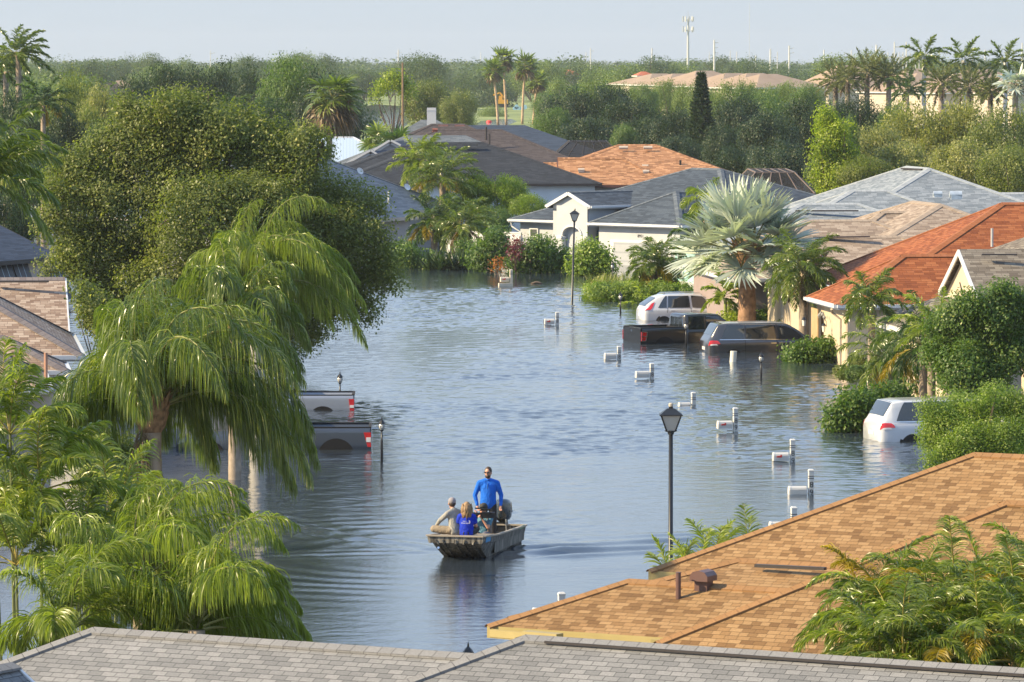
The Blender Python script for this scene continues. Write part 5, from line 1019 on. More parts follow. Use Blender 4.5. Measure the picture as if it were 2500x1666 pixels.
# mailboxes
M_MB = plain('white_plastic', (.56, .555, .525), .45, var=.05); M_RED = plain('red_flag', (.5, .02, .01), .4); M_BG = plain('beige_plastic', (.55, .48, .38), .6)
def mailbox(px, ytop, ybox, D, label, num, bx0, bx1, ang=12, numz=(.42, .64), flag=True, box=True, sc=1.0, mat=None, stripes=True):
    pt = at(px, ytop, D); H = empty('mailbox', (pt[0], D, -.7), R(ang + (px * 7 % 9) - 4), label, 'mailbox', 'mailboxes standing in the flood'); h = pt[2] + .7; m_ = mat or M_MB; w_ = .135 * sc
    mb = MB(); mb.box((0, 0, h / 2), (w_, w_, h)); mb.grid([[(x * s, y * s, z) for x, y in ((-w_ / 2, -w_ / 2), (w_ / 2, -w_ / 2), (w_ / 2, w_ / 2), (-w_ / 2, w_ / 2))] for s, z in ((1.0, h), (1.12, h + .002), (1.12, h + .03), (.7, h + .06))]); mb.build('post', m_, H, local=True)
    if stripes:
        mb = MB()
        for z in (.13, .19): mb.box((0, 0, h - z), (w_ + .008, w_ + .008, .018))
        mb.build('post_stripe', M_BLACK, H, local=True)
    if box:
        zb = at(px, ybox, D)[2] + .7; L_ = (bx1 - bx0) / ppm(D); wd, ht = .20, .25; x1 = -w_ / 2 - .06 - max(0, (px - 7 - bx1) / ppm(D) - .05); prof = [(-wd / 2, 0), (wd / 2, 0), (wd / 2, ht * .55), (wd * .38, ht * .85), (wd * .2, ht * .97), (-wd * .2, ht * .97), (-wd * .38, ht * .85), (-wd / 2, ht * .55)]
        mb = MB(); mb.grid([[(x, y * s, zb + z * s) for y, z in prof] for x, s in ((x1 - L_, .96), (x1 - L_ + .01, 1.03), (x1 - L_ + .06, 1.03), (x1 - L_ + .065, 1.0), (x1 - .01, 1.0), (x1, .97))])
        for k in range(3): mb.box((x1 - L_ / 2, -wd / 2 - .004, zb + .06 + k * .05), (L_ * .9, .012, .012))
        mb.build('box', m_, H, local=True); mb = MB(); mb.box((x1 / 2 - .03, 0, zb - .07), (abs(x1) + .5 * L_, .05, .04)); mb.build('arm', m_, H, local=True)
        if flag: f = MB(); f.box((x1 - L_ * .62, -wd / 2 - .02, zb + .13), (.14, .012, .045)); f.box((x1 - L_ * .5, -wd / 2 - .02, zb + .15), (.05, .014, .07)); f.build('flag', M_RED, H, local=True)
    for ch, z in zip(num, (h - .36 * sc, h - .57 * sc, h - .78 * sc)):
        o = text_mesh('number', ch, .22 * sc, M_BLACK, None, (0, -w_ / 2 - .006, z - .07), 0, .004); o.parent = H; o.location = (0.0, -w_ / 2 - .006, z - .07)
    return H
mailbox(1248, 661, 688, 246.5, 'beige mailbox on a moulded beige stand, farthest from the boat', '', 1218.6, 1240, mat=M_BG, stripes=True)
mb_ = at(1234, 697, 246.3); MB().box((mb_[0] - .05, 246.3, -.05), (.75, .22, .42)).build('stand', M_BG, bpy.data.objects['mailbox'])
mailbox(1360.5, 765, 792, 210, 'mailbox post with its box sunk and a red flag showing', '8', 1326, 1350, box=True)
mailbox(1511.5, 849, 877, 185.5, 'mailbox left of the dark van, box half sunk', '8', 1474, 1503, flag=False)
mailbox(1591.5, 891, 922, 174, 'mailbox in front of the dark van, box lying at the waterline', '8', 1550, 1583, flag=False)
mailbox(1693, 962, 1000, 160.5, 'mailbox post whose box has gone under water', '', 1655, 1684, flag=False)
mailbox(1795.5, 1000, 1046, 149, 'mailbox numbered 89 with a brown flag handle, left of the weeping shrub', '899', 1751, 1787)
mailbox(1935, 1077, 1125, 138, 'mailbox numbered 89 with a red flag, between the two other numbered boxes', '89', 1887, 1926)
mailbox(1980, 1151, 1209, 127.5, 'mailbox numbered 89 without a flag, farthest right', '899', 1925, 1970, flag=False)
mailbox(1938, 1243, 1297, 117.5, 'mailbox with a red flag touching the golden orange roof edge', '89', 1877, 1924)
mailbox(1371, 1453, 1512, 97, 'mailbox nearest the camera, half behind the orange roof tip', '', 1301, 1355, flag=False)
p = at(1785, 872, 184); o = MB().tube([(0, 0, -.9), (.10, 0, .42)], .13, 14).build('pipe_post', plain('old_white_plastic', (.6, .6, .54), .5)); o.location = (p[0], 184, 0); tag(o, 'leaning white plastic pipe sticking out of the water before the van', 'pipe')
# floating debris
o = MB().tube([(-.28, 0, .0), (0, .03, .08), (.2, 0, .05), (.34, -.02, .02)], [.04, .06, .05, .015], 7).build('driftwood', BARK, None, True); o.location = at(1309, 690, 249); o.location.z = 0; tag(o, 'dark piece of driftwood floating right of the beige mailbox', 'driftwood')
o = MB().box((0, 0, .05), (.26, .1, .12)).lathe([(.03, -.05), (.08, .1), (.02, .14)], (.16, 0, 0), 8).build('floating_debris', M_BROWNM); o.location = (at(1334, 787, 212)[0], 212, 0); tag(o, 'small reddish lump floating left of the sunken mailbox', 'debris')
# ---------------------------------------------------------------- towers and poles on the horizon
M_GALV = plain('galvanised_steel', (.52, .53, .52), .5, .3, var=.08)
p = at(1680, 45, 1500); H = empty('cell_tower', (p[0], 1500, .3), 0, 'tall grey cell tower with antenna rings on the skyline', 'cell tower'); zt = p[2]
MB().tube([(p[0], 1500, .3), (p[0], 1500, zt)], [.55, .30], 10).build('mast', M_GALV, H)
for z in (zt - .4, zt - 3.6):
    mb = MB()
    for a in np.arange(9) * 2 * math.pi / 9:
        c, s = math.cos(a) * 1.7, math.sin(a) * 1.7; mb.bar((p[0], 1500, z - .4), (p[0] + c, 1500 + s, z), .1, .1); mb.box((p[0] + c, 1500 + s, z + .1), (.3, .22, 1.4 + .5 * (a > 3)), a)
    mb.build('antenna_ring', M_GALV, H)
MB().tube([(p[0], 1500, zt), (p[0], 1500, zt + 2.2)], .06, 5).build('lightning_rod', M_GALV, H)
M_POLE = plain('pale_pole', (.55, .55, .53), .6, var=.1)
def pole(px, yt, D, r, label, arms=(), mat=None, grp='power poles along the horizon'):
    q = at(px, yt, D); H = empty('utility_pole', (q[0], D, .3), 0, label, 'utility pole', grp); MB().tube([(q[0], D, .3), (q[0], D, q[2])], [r, r * .7], 7).build('pole', mat or M_POLE, H)
    if arms:
        mb = MB()
        for dz, wd in arms: mb.bar((q[0] - wd * .2, D, q[2] - dz), (q[0] + wd, D, q[2] - dz + .3), .18, .18)
        mb.build('crossarm', mat or M_POLE, H)
    return H
for px, yt, D, r, a, lab in ((1744, 98, 1400, .35, ((1, 1.2), (2.5, 1.2), (4, 1.2)), 'pale pole with side arms right of the cell tower'), (1830, 8, 2200, .10, (), 'very thin tall radio mast'), (1881, 120, 1500, .35, (), 'thick short pole right of the thin mast'), (1927, 112, 1500, .35, ((1, 1.5), (2.5, 1.5)), 'pole with arms above the townhouse roofs'),
        (2012, 122, 1500, .3, (), 'plain pole left of the date palms'), (2140, 110, 1400, .4, (), 'thick white pole beside the tallest date palm'), (2079, 123, 1500, .25, (), 'thin pole before the tallest date palm'), (1845, 136, 1600, .2, (), 'short thin pole over the townhouses'), (1799, 127, 1700, .2, (), 'faint pole left of the thick short pole'),
        (1898, 127, 1700, .2, (), 'faint pole between the two thicker poles'), (1732, 128, 1800, .15, (), 'faint thin pole next to the cell tower'), (1783, 124, 1800, .2, (), 'faint pole below the thin mast'), (973, 122, 2000, .4, ((1.5, 1.5), (1.8, -1.5)), 'faint crossarm pole above the utility pole'), (1174, 128, 1900, .2, (), 'faint pole left of the tall fan palms'),
        (1442, 118, 1700, .25, ((1.2, 1.2),), 'crossarm pole right of the tall fan palms'), (1431, 128, 1800, .2, (), 'faint pole just left of the crossarm pole'), (1592, 118, 1700, .3, (), 'pole left of the cell tower'), (98, 120, 1400, .2, (), 'thin pole at the upper left skyline'), (514, 124, 1500, .15, ((1, 1.5),), 'thin pole above the dark grove'), (2405, 122, 1500, .25, (), 'pole between the middle and right royal palms'),
        (2496, 105, 1400, .3, (), 'pole at the right edge of the skyline'), (2375, 120, 1600, .25, (), 'pole right of the middle royal palm'), (2115, 130, 1600, .2, (), 'short pole behind the tallest date palm')):
    pole(px, yt, D, r, lab, a)
H = empty('substation_frame', (at(2200, 105, 1400)[0], 1400, .3), 0, 'white steel H-shaped substation frame left of the first royal palm', 'substation'); q0, q1 = at(2184, 103, 1400), at(2213, 103, 1400); mb = MB()
for q in (q0, q1): mb.tube([(q[0], 1400, .3), (q[0], 1400, q[2])], .22, 6)
z = at(0, 115, 1400)[2]; mb.bar((q0[0], 1400, z), (q1[0], 1400, z), .3, .3); z = at(0, 141, 1400)[2]; x0_, x1_ = at(2165, 141, 1400)[0], at(2245, 141, 1400)[0]; mb.bar((x0_, 1400, z), (x1_, 1400, z), .3, .4)
for px in (2168, 2180, 2195, 2205, 2222, 2235, 2244): x_ = at(px, 140, 1400)[0]; mb.tube([(x_, 1400, .3), (x_, 1400, at(px, 128, 1400)[2])], .14, 5)
mb.build('frame', M_POLE, H)
pole(983, 153, 500, .14, 'brown wooden utility pole beside the slender yellow-green tree', (), plain('brown_wood_pole', (.24, .16, .09), .9, var=.25), 'wooden pole')
bpy.data.objects['utility_pole.023'].pop('group', None) if 'utility_pole.023' in bpy.data.objects else None
# culvert pipes and excavator on the open ground
H = empty('pipe_stack', (*at(1268, 264, 1120)[:2], .3), 0, 'stack of pale blue culvert pipes behind the tall fan palms', 'pipe stack'); mb = MB()
for px, py in ((1257, 266), (1266, 266), (1275, 266), (1261, 261), (1282, 262)):
    q = at(px, py, 1120); mb.tube([q + (0, -2, 0), q + (0, 2, 0)], .5, 14)
mb.build('pipe', plain('pale_blue_plastic', (.30, .50, .62), .5, var=.2), H)
q = at(1228, 243, 1160); H = empty('excavator', (q[0], 1160, .3), 0, 'yellow excavator far behind the tall fan palms', 'excavator'); M_EX = plain('yellow_machine_paint', (.65, .33, .02), .5)
mb = MB(); mb.box((q[0], 1160, 1.9), (2.4, 2, 1.0)); mb.box((q[0] - .6, 1160, 2.8), (.9, 1.2, 1.1)); mb.build('cab', M_EX, H); MB().bar((q[0] + .8, 1160, 2.2), (q[0] - .8, 1160, 4.1), .3, .4).bar((q[0] - .8, 1160, 4.1), (q[0] - 2.4, 1160, 3.5), .3, .35).build('boom', M_EX, H)
MB().box((q[0], 1159.6, .9), (2.8, .6, .8)).box((q[0], 1160.9, .9), (2.8, .6, .8)).build('track', M_DARK, H)
q = at(1194, 304, 890); o = MB().lathe([(.3, 0), (.75, .15), (.8, .6), (.5, .9), (.1, 1.0)], n=12).build('red_buoy', plain('bright_red', (.7, .03, .02), .5), None, True); o.location = (q[0], 890, .0); o.scale = (.7, .7, .7); tag(o, 'bright red dome on the grass beside the far pond', 'buoy')
# ---------------------------------------------------------------- vehicles
def crom(P, t):                # Catmull-Rom through the rows of P at parameter t
    P = np.asarray(P, float); n = len(P); t = np.clip(t, 0, n - 1 - 1e-6); i = int(t); f = t - i
    a, b, c, d = P[max(i - 1, 0)], P[i], P[min(i + 1, n - 1)], P[min(i + 2, n - 1)]
    return .5 * (2 * b + (c - a) * f + (2 * a - 5 * b + 4 * c - d) * f * f + (3 * b - a - 3 * c + d) * f ** 3)
class Body:
    """stations: list of (x, [(y, z) ...]) half sections from the sill up to the roof centre"""
    def __init__(s, st): s.x = np.array([a for a, _ in st], float); s.S = np.array([b for _, b in st], float)
    def pt(s, x, t, off=0, side=1):
        u = np.interp(x, s.x, np.arange(len(s.x))); i = min(int(u), len(s.x) - 2); f = u - i
        def sec(k): return crom(s.S[k], t)
        q = sec(i) * (1 - f) + sec(i + 1) * f if not s.sm else crom([sec(max(i - 1, 0)), sec(i), sec(i + 1), sec(min(i + 2, len(s.x) - 1))], 1 + f)
        return np.array([x, q[0] * side, q[1]])
    sm = False
    def mesh(s, name, mat, H, nx=40, nt=26, caps=True):
        X = np.unique(np.concatenate([np.linspace(s.x[0], s.x[-1], nx), s.x])); T = np.linspace(0, s.S.shape[1] - 1, nt); mb = MB(); rings = []
        for x in X:
            L = [s.pt(x, t) for t in T]; rings.append(L + [p * [1, -1, 1] for p in L[-2::-1]])
        mb.grid(rings, True, caps); o = mb.build(name, mat, H, True, local=True); return o
    def patch(s, name, mat, H, xs, ts, off=.012, side=1, mirror=False, n=8, m=5):
        """panel following the surface between curves; xs = (x0,x1) at bottom and top: (x0b,x1b,x0t,x1t)"""
        mb = MB()
        for sd_ in ((1, -1) if mirror else (side,)):
            G = []
            for j in range(m + 1):
                v = j / m; t = ts[0] + (ts[1] - ts[0]) * v; a = xs[0] + (xs[2] - xs[0]) * v; b = xs[1] + (xs[3] - xs[1]) * v; row = []
                for i in range(n + 1):
                    x = a + (b - a) * i / n; p = s.pt(x, t, side=sd_); e = 1e-3; du = s.pt(x + e, t, side=sd_) - s.pt(x - e, t, side=sd_); dv = s.pt(x, t + e, side=sd_) - s.pt(x, t - e, side=sd_)
                    nn = nrm(np.cross(du, dv)); c = np.array([p[0], 0, .8]); nn = nn if np.dot(nn, p - c) > 0 else -nn; row.append(p + nn * off)
                G.append(row)
            mb.grid(G, False, False)
        return mb.build(name, mat, H, True, local=True)
def paint(name, col, metal=.0, rough=.28): return plain(name, col, rough, metal, var=.03, coat=.9)
M_CG = plain('tinted_car_glass', (.015, .02, .024), .04, var=.2, spec=.9, coat=.5); M_TAIL = plain('red_tail_lamp', (.55, .012, .01), .15, var=.1, coat=.8); M_LAMPW = plain('clear_lamp', (.7, .68, .66), .15); M_TYRE = plain('tyre_rubber', (.012, .012, .012), .85); M_CHR = plain('chrome', (.65, .67, .70), .15, 1.0, var=.03); M_ARCH = plain('wheel_arch_dark', (.008, .008, .009), .9); M_RIM = plain('alloy_rim', (.4, .41, .43), .3, .8)
def wheels(H, xs, y, r, wd=.22):
    for x in xs:
        for s in (-1, 1):
            w_ = empty('wheel'); w_.parent = H; w_.location = (x, s * (y - wd / 2), r)
            mb = MB(); mb.grid([[(rr * math.cos(a), yy, rr * math.sin(a)) for a in np.linspace(0, 6.283, 24, endpoint=False)] for rr, yy in ((r * .6, -wd / 2), (r * .95, -wd / 2), (r, -wd / 2 + .03), (r, wd / 2 - .03), (r * .95, wd / 2), (r * .6, wd / 2))]); mb.build('tyre', M_TYRE, w_, local=True)
            mb = MB(); mb.grid([[(rr * math.cos(a), yy * s, rr * math.sin(a)) for a in np.linspace(0, 6.283, 24, endpoint=False)] for rr, yy in ((r * .6, wd / 2 - .01), (r * .3, wd / 2 - .03), (.02, wd / 2 + .005))]); mb.build('rim', M_RIM, w_, local=True)
def arch(H, x, y, z, r, th=.03):
    mb = MB()
    for s in (-1, 1): mb.grid([[(x + rr * math.cos(a), s * (y + th), z + rr * math.sin(a)) for a in np.linspace(-.3, math.pi + .3, 20)] for rr in (.01, r)], False, False)
    mb.build('wheel_arch', M_ARCH, H, local=True)
def sedanwagon(L, W, Ht, belt, st_rear, hoodx, hoodz, wsx, roof_r, roof_f, ride=.22, tuck=.14, tail=.0):
    """half sections along a wagon body, rear at -L/2"""
    h = L / 2; w = W / 2
    def sec(wm, b, re_y, re_z, rz, mid=.72): return [(wm - .14, ride), (wm - .03, ride + .10), (wm, mid * b), (wm - .015, b - .08), (wm - .05, b), ((wm - .05) * .45 + re_y * .55, b * .45 + re_z * .55), (re_y + .01, re_z - .02), (re_y - .10, rz - .015), (0, rz)]
    S = []
    S.append((-h, sec(w - .16, belt - .12, w - .34, belt - .08, belt - .05)))
    S.append((-h + .06, sec(w - .06, belt - .02, w - .25, belt + .04, belt + .06)))
    S.append((-h + .16, sec(w - .03, belt, w - .22, belt + .16, belt + .20)))
    S.append((st_rear, sec(w - .01, belt, w - tuck - .06, roof_r - .07, roof_r)))
    S.append((st_rear + .35, sec(w, belt, w - tuck - .02, Ht - .08, Ht - .01)))
    S.append((0, sec(w, belt, w - tuck, Ht - .07, Ht)))
    S.append((roof_f, sec(w, belt - .02, w - tuck - .02, Ht - .11, Ht - .03)))
    S.append(((roof_f + wsx) / 2, sec(w, belt - .02, w - tuck + .03, (Ht + hoodz) / 2 - .04, (Ht + hoodz) / 2 + .04)))
    S.append((wsx, sec(w - .01, hoodz - .06, w - .10, hoodz - .02, hoodz + .02)))
    S.append((hoodx, sec(w - .05, hoodz - .10, w - .18, hoodz - .07, hoodz - .04)))
    S.append((h - .12, sec(w - .14, hoodz - .26, w - .3, hoodz - .22, hoodz - .18)))
    S.append((h, sec(w - .35, hoodz - .38, w - .5, hoodz - .34, hoodz - .32)))
    return Body(S)
def place_vehicle(H, px_rear, D, deg, L, sink):
    a = R(deg); xr = at(px_rear, 800, D)[0]; H.location = (xr + math.cos(a) * L / 2, D + math.sin(a) * L / 2, -sink); H.rotation_euler = (0, 0, a)
def wagon(kind, label, col, px, D, deg, L, W, Ht, belt, sink):
    H = empty(kind, (0, 0, 0), 0, label, 'car'); van = kind == 'minivan'
    srx = -L / 2 + (.66 if not van else .42); rf = L * (.10 if not van else .13); wsx = L * (.26 if not van else .31)
    B = sedanwagon(L, W, Ht, belt, srx, L / 2 - .35, belt + .02, wsx, Ht - (.11 if not van else .06), rf, tuck=.14 if van else .20)
    pm = col; B.mesh('body', pm, H)
    return H, B, srx, rf, wsx
P_WHITE = paint('white_car_paint', (.52, .54, .57)); P_BLACKP = paint('black_car_paint', (.010, .011, .013)); P_GREYP = paint('dark_grey_car_paint', (.065, .065, .072), .5); P_SILVER_ = paint('silver_car_paint', (.30, .325, .37), .35); P_STEELP = paint('slate_car_paint', (.075, .088, .11), .5)
# white SUV
H, B, srx, rf, wsx = wagon('suv', 'white SUV with red tail lamps flooded to its sills beside the hedge', P_WHITE, 0, 0, 0, 4.55, 1.84, 1.66, 1.02, 0)
B.patch('rear_window', M_CG, H, (srx - .46, srx - .06, srx - .46, srx - .06), (6.9, 8), .012, mirror=True, n=5, m=6)
for x0_, x1_, x2_, x3_ in ((-1.62, -1.22, -1.25, -1.18), (-1.15, -.12, -1.12, -.18), (-.02, 1.10, -.08, .52)): B.patch('side_window', M_CG, H, (x0_, x1_, x2_, x3_), (4.15, 6.15), .014, mirror=True)
B.patch('windscreen', M_CG, H, (rf + .12, wsx - .06, rf + .12, wsx - .06), (6.9, 8), .012, mirror=True, m=6)
B.patch('tail_lamp', M_TAIL, H, (-2.235, -1.98, -1.90, -1.74), (3.2, 5.5), .02, mirror=True)
B.patch('rear_lower_glass', M_CG, H, (-2.18, -2.06, -2.18, -2.06), (6.8, 8), .014, mirror=True, n=4)
B.patch('door_seam', M_ARCH, H, (-.075, -.055, -.11, -.09), (1.5, 4.1), .006, mirror=True); B.patch('door_seam', M_ARCH, H, (-1.20, -1.18, -1.18, -1.16), (2.4, 4.1), .006, mirror=True)
for s in (-1, 1): 
    MB().tube([(-1.35, s * .56, 1.60), (-1.2, s * .58, 1.69), (.35, s * .58, 1.70), (.5, s * .56, 1.62)], .02, 6).build('roof_rail', M_CHR, H, local=True); MB().box((.95, s * 1.02, 1.10), (.16, .22, .17)).build('wing_mirror', M_CHR if s < 0 else P_WHITE, H, local=True)
    for x in (-.95, .05): MB().box((x, s * .925, .93), (.18, .03, .03)).build('door_handle', P_WHITE, H, local=True)
arch(H, -1.35, .915, .36, .40, -.005); arch(H, 1.42, .91, .36, .41, -.005); wheels(H, (-1.35, 1.42), .93, .35); MB().box((-2.27, 0, .72), (.05, .5, .13)).build('number_plate', M_LAMPW, H, local=True)
place_vehicle(H, 1562, 214.5, 11, 4.55, .50)
# vans
def minivan(label, colm, px, D, deg, roofm, sink, plate=True):
    L = 5.15; H, B, srx, rf, wsx = wagon('minivan', label, colm, 0, 0, 0, L, 1.98, 1.74, 1.05, 0)
    B.patch('rear_window', M_CG, H, (srx - .26, srx + .02, srx - .26, srx + .02), (6.85, 8), .012, mirror=True, n=5, m=6)
    for a in ((-2.05, -1.10, -1.78, -1.12), (-1.02, .22, -1.03, .15), (.32, 1.62, .27, .82)): B.patch('side_window', M_CG, H, a, (4.2, 6.2), .014, mirror=True)
    B.patch('window_trim', M_CHR, H, (-2.12, 1.70, -2.12, 1.72), (4.06, 4.16), .016, mirror=True, n=14, m=1); B.patch('window_trim', M_CHR, H, (-1.80, .84, -1.76, .80), (6.24, 6.32), .016, mirror=True, n=14, m=1)
    B.patch('windscreen', M_CG, H, (rf + .12, wsx - .06, rf + .12, wsx - .06), (6.9, 8), .012, mirror=True, m=6)
    B.patch('tail_lamp', M_TAIL, H, (-2.555, -2.10, -2.50, -2.22), (2.6, 3.9), .02, mirror=True); B.patch('lamp_strip', M_LAMPW, H, (-2.5, -2.2, -2.5, -2.25), (2.35, 2.6), .022, mirror=True)
    B.patch('slider_rail', M_ARCH, H, (-2.15, -1.12, -2.15, -1.12), (3.42, 3.52), .01, mirror=True, m=1)
    for a in ((-1.07, -1.05, -1.08, -1.06), (.26, .28, .22, .24)): B.patch('door_seam', M_ARCH, H, a, (1.5, 4.1), .006, mirror=True)
    for s in (-1, 1):
        MB().box((1.42, s * 1.10, 1.12), (.18, .24, .18)).build('wing_mirror', colm, H, local=True)
        for x in (.10, .44): MB().box((x, s * .995, .93), (.22, .03, .035)).build('door_handle', M_CHR, H, local=True)
    if roofm is not None: B.patch('roof_panel', roofm, H, (-1.95, .75, -1.95, .75), (6.9, 8), .014, mirror=True, n=14, m=6)
    arch(H, -1.55, .985, .38, .42, -.005); arch(H, 1.55, .985, .38, .42, -.005); wheels(H, (-1.55, 1.55), .99, .36)
    MB().box((-2.56, 0, .70), (.05, .5, .13)).build('number_plate', M_LAMPW, H, local=True); place_vehicle(H, px, D, deg, L, sink); return H
minivan('dark grey minivan with pale roof, flooded to its door handles', P_GREYP, 1718, 190.5, 10, P_WHITE, .55)
minivan('white minivan with dark windows half hidden by the fluffy bright shrub', P_WHITE, 2128, 146, 13, None, .47)
# pickups
def pickup(label, colm, px, D, deg, sink, kind, L=5.85):
    H = empty('pickup_truck', (0, 0, 0), 0, label, 'pickup truck'); w = .98; rl = 1.38 if kind != 'silver' else 1.36; bl = 1.95; xr = -L / 2; xc = xr + bl + .06
    # bed: outer walls, floor, rails, tailgate
    def side(s):
        mb = MB(); prof = [(w - .10, .50), (w - .01, .62), (w, .95), (w - .02, 1.22), (w - .03, rl - .03), (w - .06, rl), (w - .13, rl), (w - .13, .80)]
        mb.grid([[(x, y * s, z) for y, z in prof] for x in (xr, xr + .02, xr + .5, xr + 1.2, xr + bl)], False, False); return mb
    for s in (-1, 1): side(s).build('bed_side', colm, H, True, local=True)
    mb = MB(); mb.box((xr + bl / 2, 0, .80), (bl, 2 * w - .2, .04)); mb.box((xr + bl - .03, 0, 1.08), (.06, 2 * w - .2, .56)); mb.build('bed_floor', M_ARCH, H, local=True)
    MB().box((xr - .01, 0, (rl + .62) / 2), (.07, 2 * w - .14, rl - .64)).build('tailgate', colm, H, local=True)
    mb = MB()
    for s in (-1, 1): mb.box((xr + bl / 2, s * (w - .09), rl + .012), (bl - .02, .10, .022))
    mb.box((xr, 0, rl + .012), (.09, 2 * w - .2, .022)); mb.build('bed_rail', M_ARCH, H, local=True)
    MB().box((xr - .06, 0, .60), (.18, 2 * w - .1, .16)).build('rear_bumper', M_CHR if kind != 'black' else P_BLACKP, H, local=True)
    # cab and bonnet as one body
    Ht = 1.92 if kind != 'silver' else 1.97; b = 1.25; h = L / 2; rd = .5
    def sec(wm, bb, ry, rz_, rz): return [(wm - .12, rd), (wm - .02, rd + .12), (wm, .9), (wm - .02, bb - .08), (wm - .06, bb), ((wm - .06) * .45 + ry * .55, bb * .45 + rz_ * .55), (ry + .01, rz_ - .02), (ry - .1, rz - .015), (0, rz)]
    B = Body([(xc, sec(w - .02, b, w - .26, Ht - .11, Ht - .05)), (xc + .12, sec(w, b, w - .2, Ht - .08, Ht - .01)), (xc + .8, sec(w, b, w - .19, Ht - .07, Ht)), (xc + 1.55, sec(w, b, w - .21, Ht - .10, Ht - .03)), (xc + 1.95, sec(w, b - .02, w - .14, 1.52, 1.58)), (xc + 2.3, sec(w - .01, b - .05, w - .12, 1.27, 1.31)), (h - .3, sec(w - .05, 1.10, w - .2, 1.16, 1.20)), (h, sec(w - .12, .95, w - .3, 1.0, 1.02))])
    B.mesh('cab', colm, H)
    for a in ((xc + .14, xc + .85, xc + .16, xc + .84), (xc + .95, xc + 1.98, xc + .94, xc + 1.50)): B.patch('side_window', M_CG, H, a, (4.15, 6.1), .014, mirror=True)
    B.patch('windscreen', M_CG, H, (xc + 1.62, xc + 2.24, xc + 1.62, xc + 2.24), (6.9, 8), .012, mirror=True, m=6)
    # rear window in three panes
    for y0_, y1_ in ((-.60, -.20), (-.17, .17), (.20, .60)): mb = MB(); k = .10; mb.face([(xc - .012, y0_, 1.36), (xc - .012, y1_, 1.36), (xc - .012, y1_ * (1 - k), Ht - .16), (xc - .012, y0_ * (1 - k), Ht - .16)]); mb.build('rear_pane', M_CG, H, local=True)
    mb = MB()
    for y in (-.185, .185, -.63, .63): mb.bar((xc - .014, y, 1.34), (xc - .014, y * .9, Ht - .14), .03, .03)
    mb.bar((xc - .014, -.63, 1.34), (xc - .014, .63, 1.34), .03, .03); mb.build('window_frame', M_CHR if kind == 'black' else M_ARCH, H, local=True)
    for s in (-1, 1):
        MB().box((xc + 1.78, s * 1.10, 1.38), (.16, .26, .24)).build('wing_mirror', colm, H, local=True); MB().box((xc + .93, s * (w + .005), 1.12), (.2, .03, .035)).build('door_handle', M_CHR, H, local=True)
        t = empty('tail_lamp'); t.parent = H
        z0_, z1_ = {'black': (.84, 1.22), 'silver': (.86, 1.24), 'grey': (.80, 1.24)}[kind]
        lean = .07 if kind == 'grey' else .03
        pr = [(-.02, z0_), (.16, z0_), (.20, (z0_ + z1_) / 2), (.18 + lean, z1_), (-.02, z1_)] if kind == 'black' else [(-.03, z0_), (.14 - lean, z0_), (.13, (z0_ + z1_) / 2), (.12 + lean, z1_), (-.03, z1_)]
        mb = MB(); mb.grid([[(xr + x, s * y, z) for x, z in pr] for y in (w - .16, w + .014)]); mb.build('red_lens', M_TAIL, t, local=True)
        zc = (z0_ + z1_) / 2; hh = (z1_ - z0_) * (.12 if kind == 'silver' else .16)
        if kind == 'black':
            mb = MB()
            for i in range(len(pr)): q0, q1 = pr[i], pr[(i + 1) % len(pr)]; mb.bar((xr + q0[0], s * (w + .018), q0[1]), (xr + q1[0], s * (w + .018), q1[1]), .03, .03, up=(0, 1, 0))
            mb.bar((xr - .02, s * (w + .018), zc), (xr + .2, s * (w + .018), zc), .03, .03, up=(0, 1, 0)); mb.build('chrome_bezel', M_CHR, t, local=True)
        else: MB().box((xr + .045, s * (w - .07), zc - (.06 if kind == 'silver' else -.0)), (.14, .19, hh * 2)).build('white_lens', M_LAMPW, t, local=True)
    if kind == 'black': MB().box((xr - .05, .0, 1.24), (.02, .16, .07)).build('tailgate_handle', M_CHR, H, local=True); MB().lathe([(.0, 0), (.07, 0)], n=8).build('badge', M_CHR, H, local=True).location = (xr - .052, -.0, 1.05)
    if kind == 'silver': mb = MB(); mb.tube([(xr + .2, -(w + .001), 1.18), (xr + .2, -(w + .004), 1.26), (xr + 1.5, -(w + .001), 1.26), (xr + 1.6, -(w + .004), 1.18), (xr + .2, -(w + .004), 1.16)], .006, 4); mb.build('box_lid_seam', M_ARCH, H, local=True)
    arch(H, xr + 1.02, w - .01, .50, .50 if kind != 'grey' else .56, .012); arch(H, h - 1.0, w - .01, .50, .48, .012); wheels(H, (xr + 1.02, h - 1.0), w, .40, .26)
    place_vehicle(H, px, D, deg, L, sink); return H
pickup('black pickup truck with chrome rimmed tail lamps, flooded over its wheels', P_BLACKP, 1545, 196.5, 22, .72, 'black', 6.0)
pickup('silver pickup truck showing bed and cab edge behind the palm fronds', P_SILVER_, 863, 159.3, 181, .86, 'silver')
pickup('slate grey pickup truck, only the bed showing beside the drooping fronds', P_STEELP, 903.7, 143.2, 181, .72, 'grey')
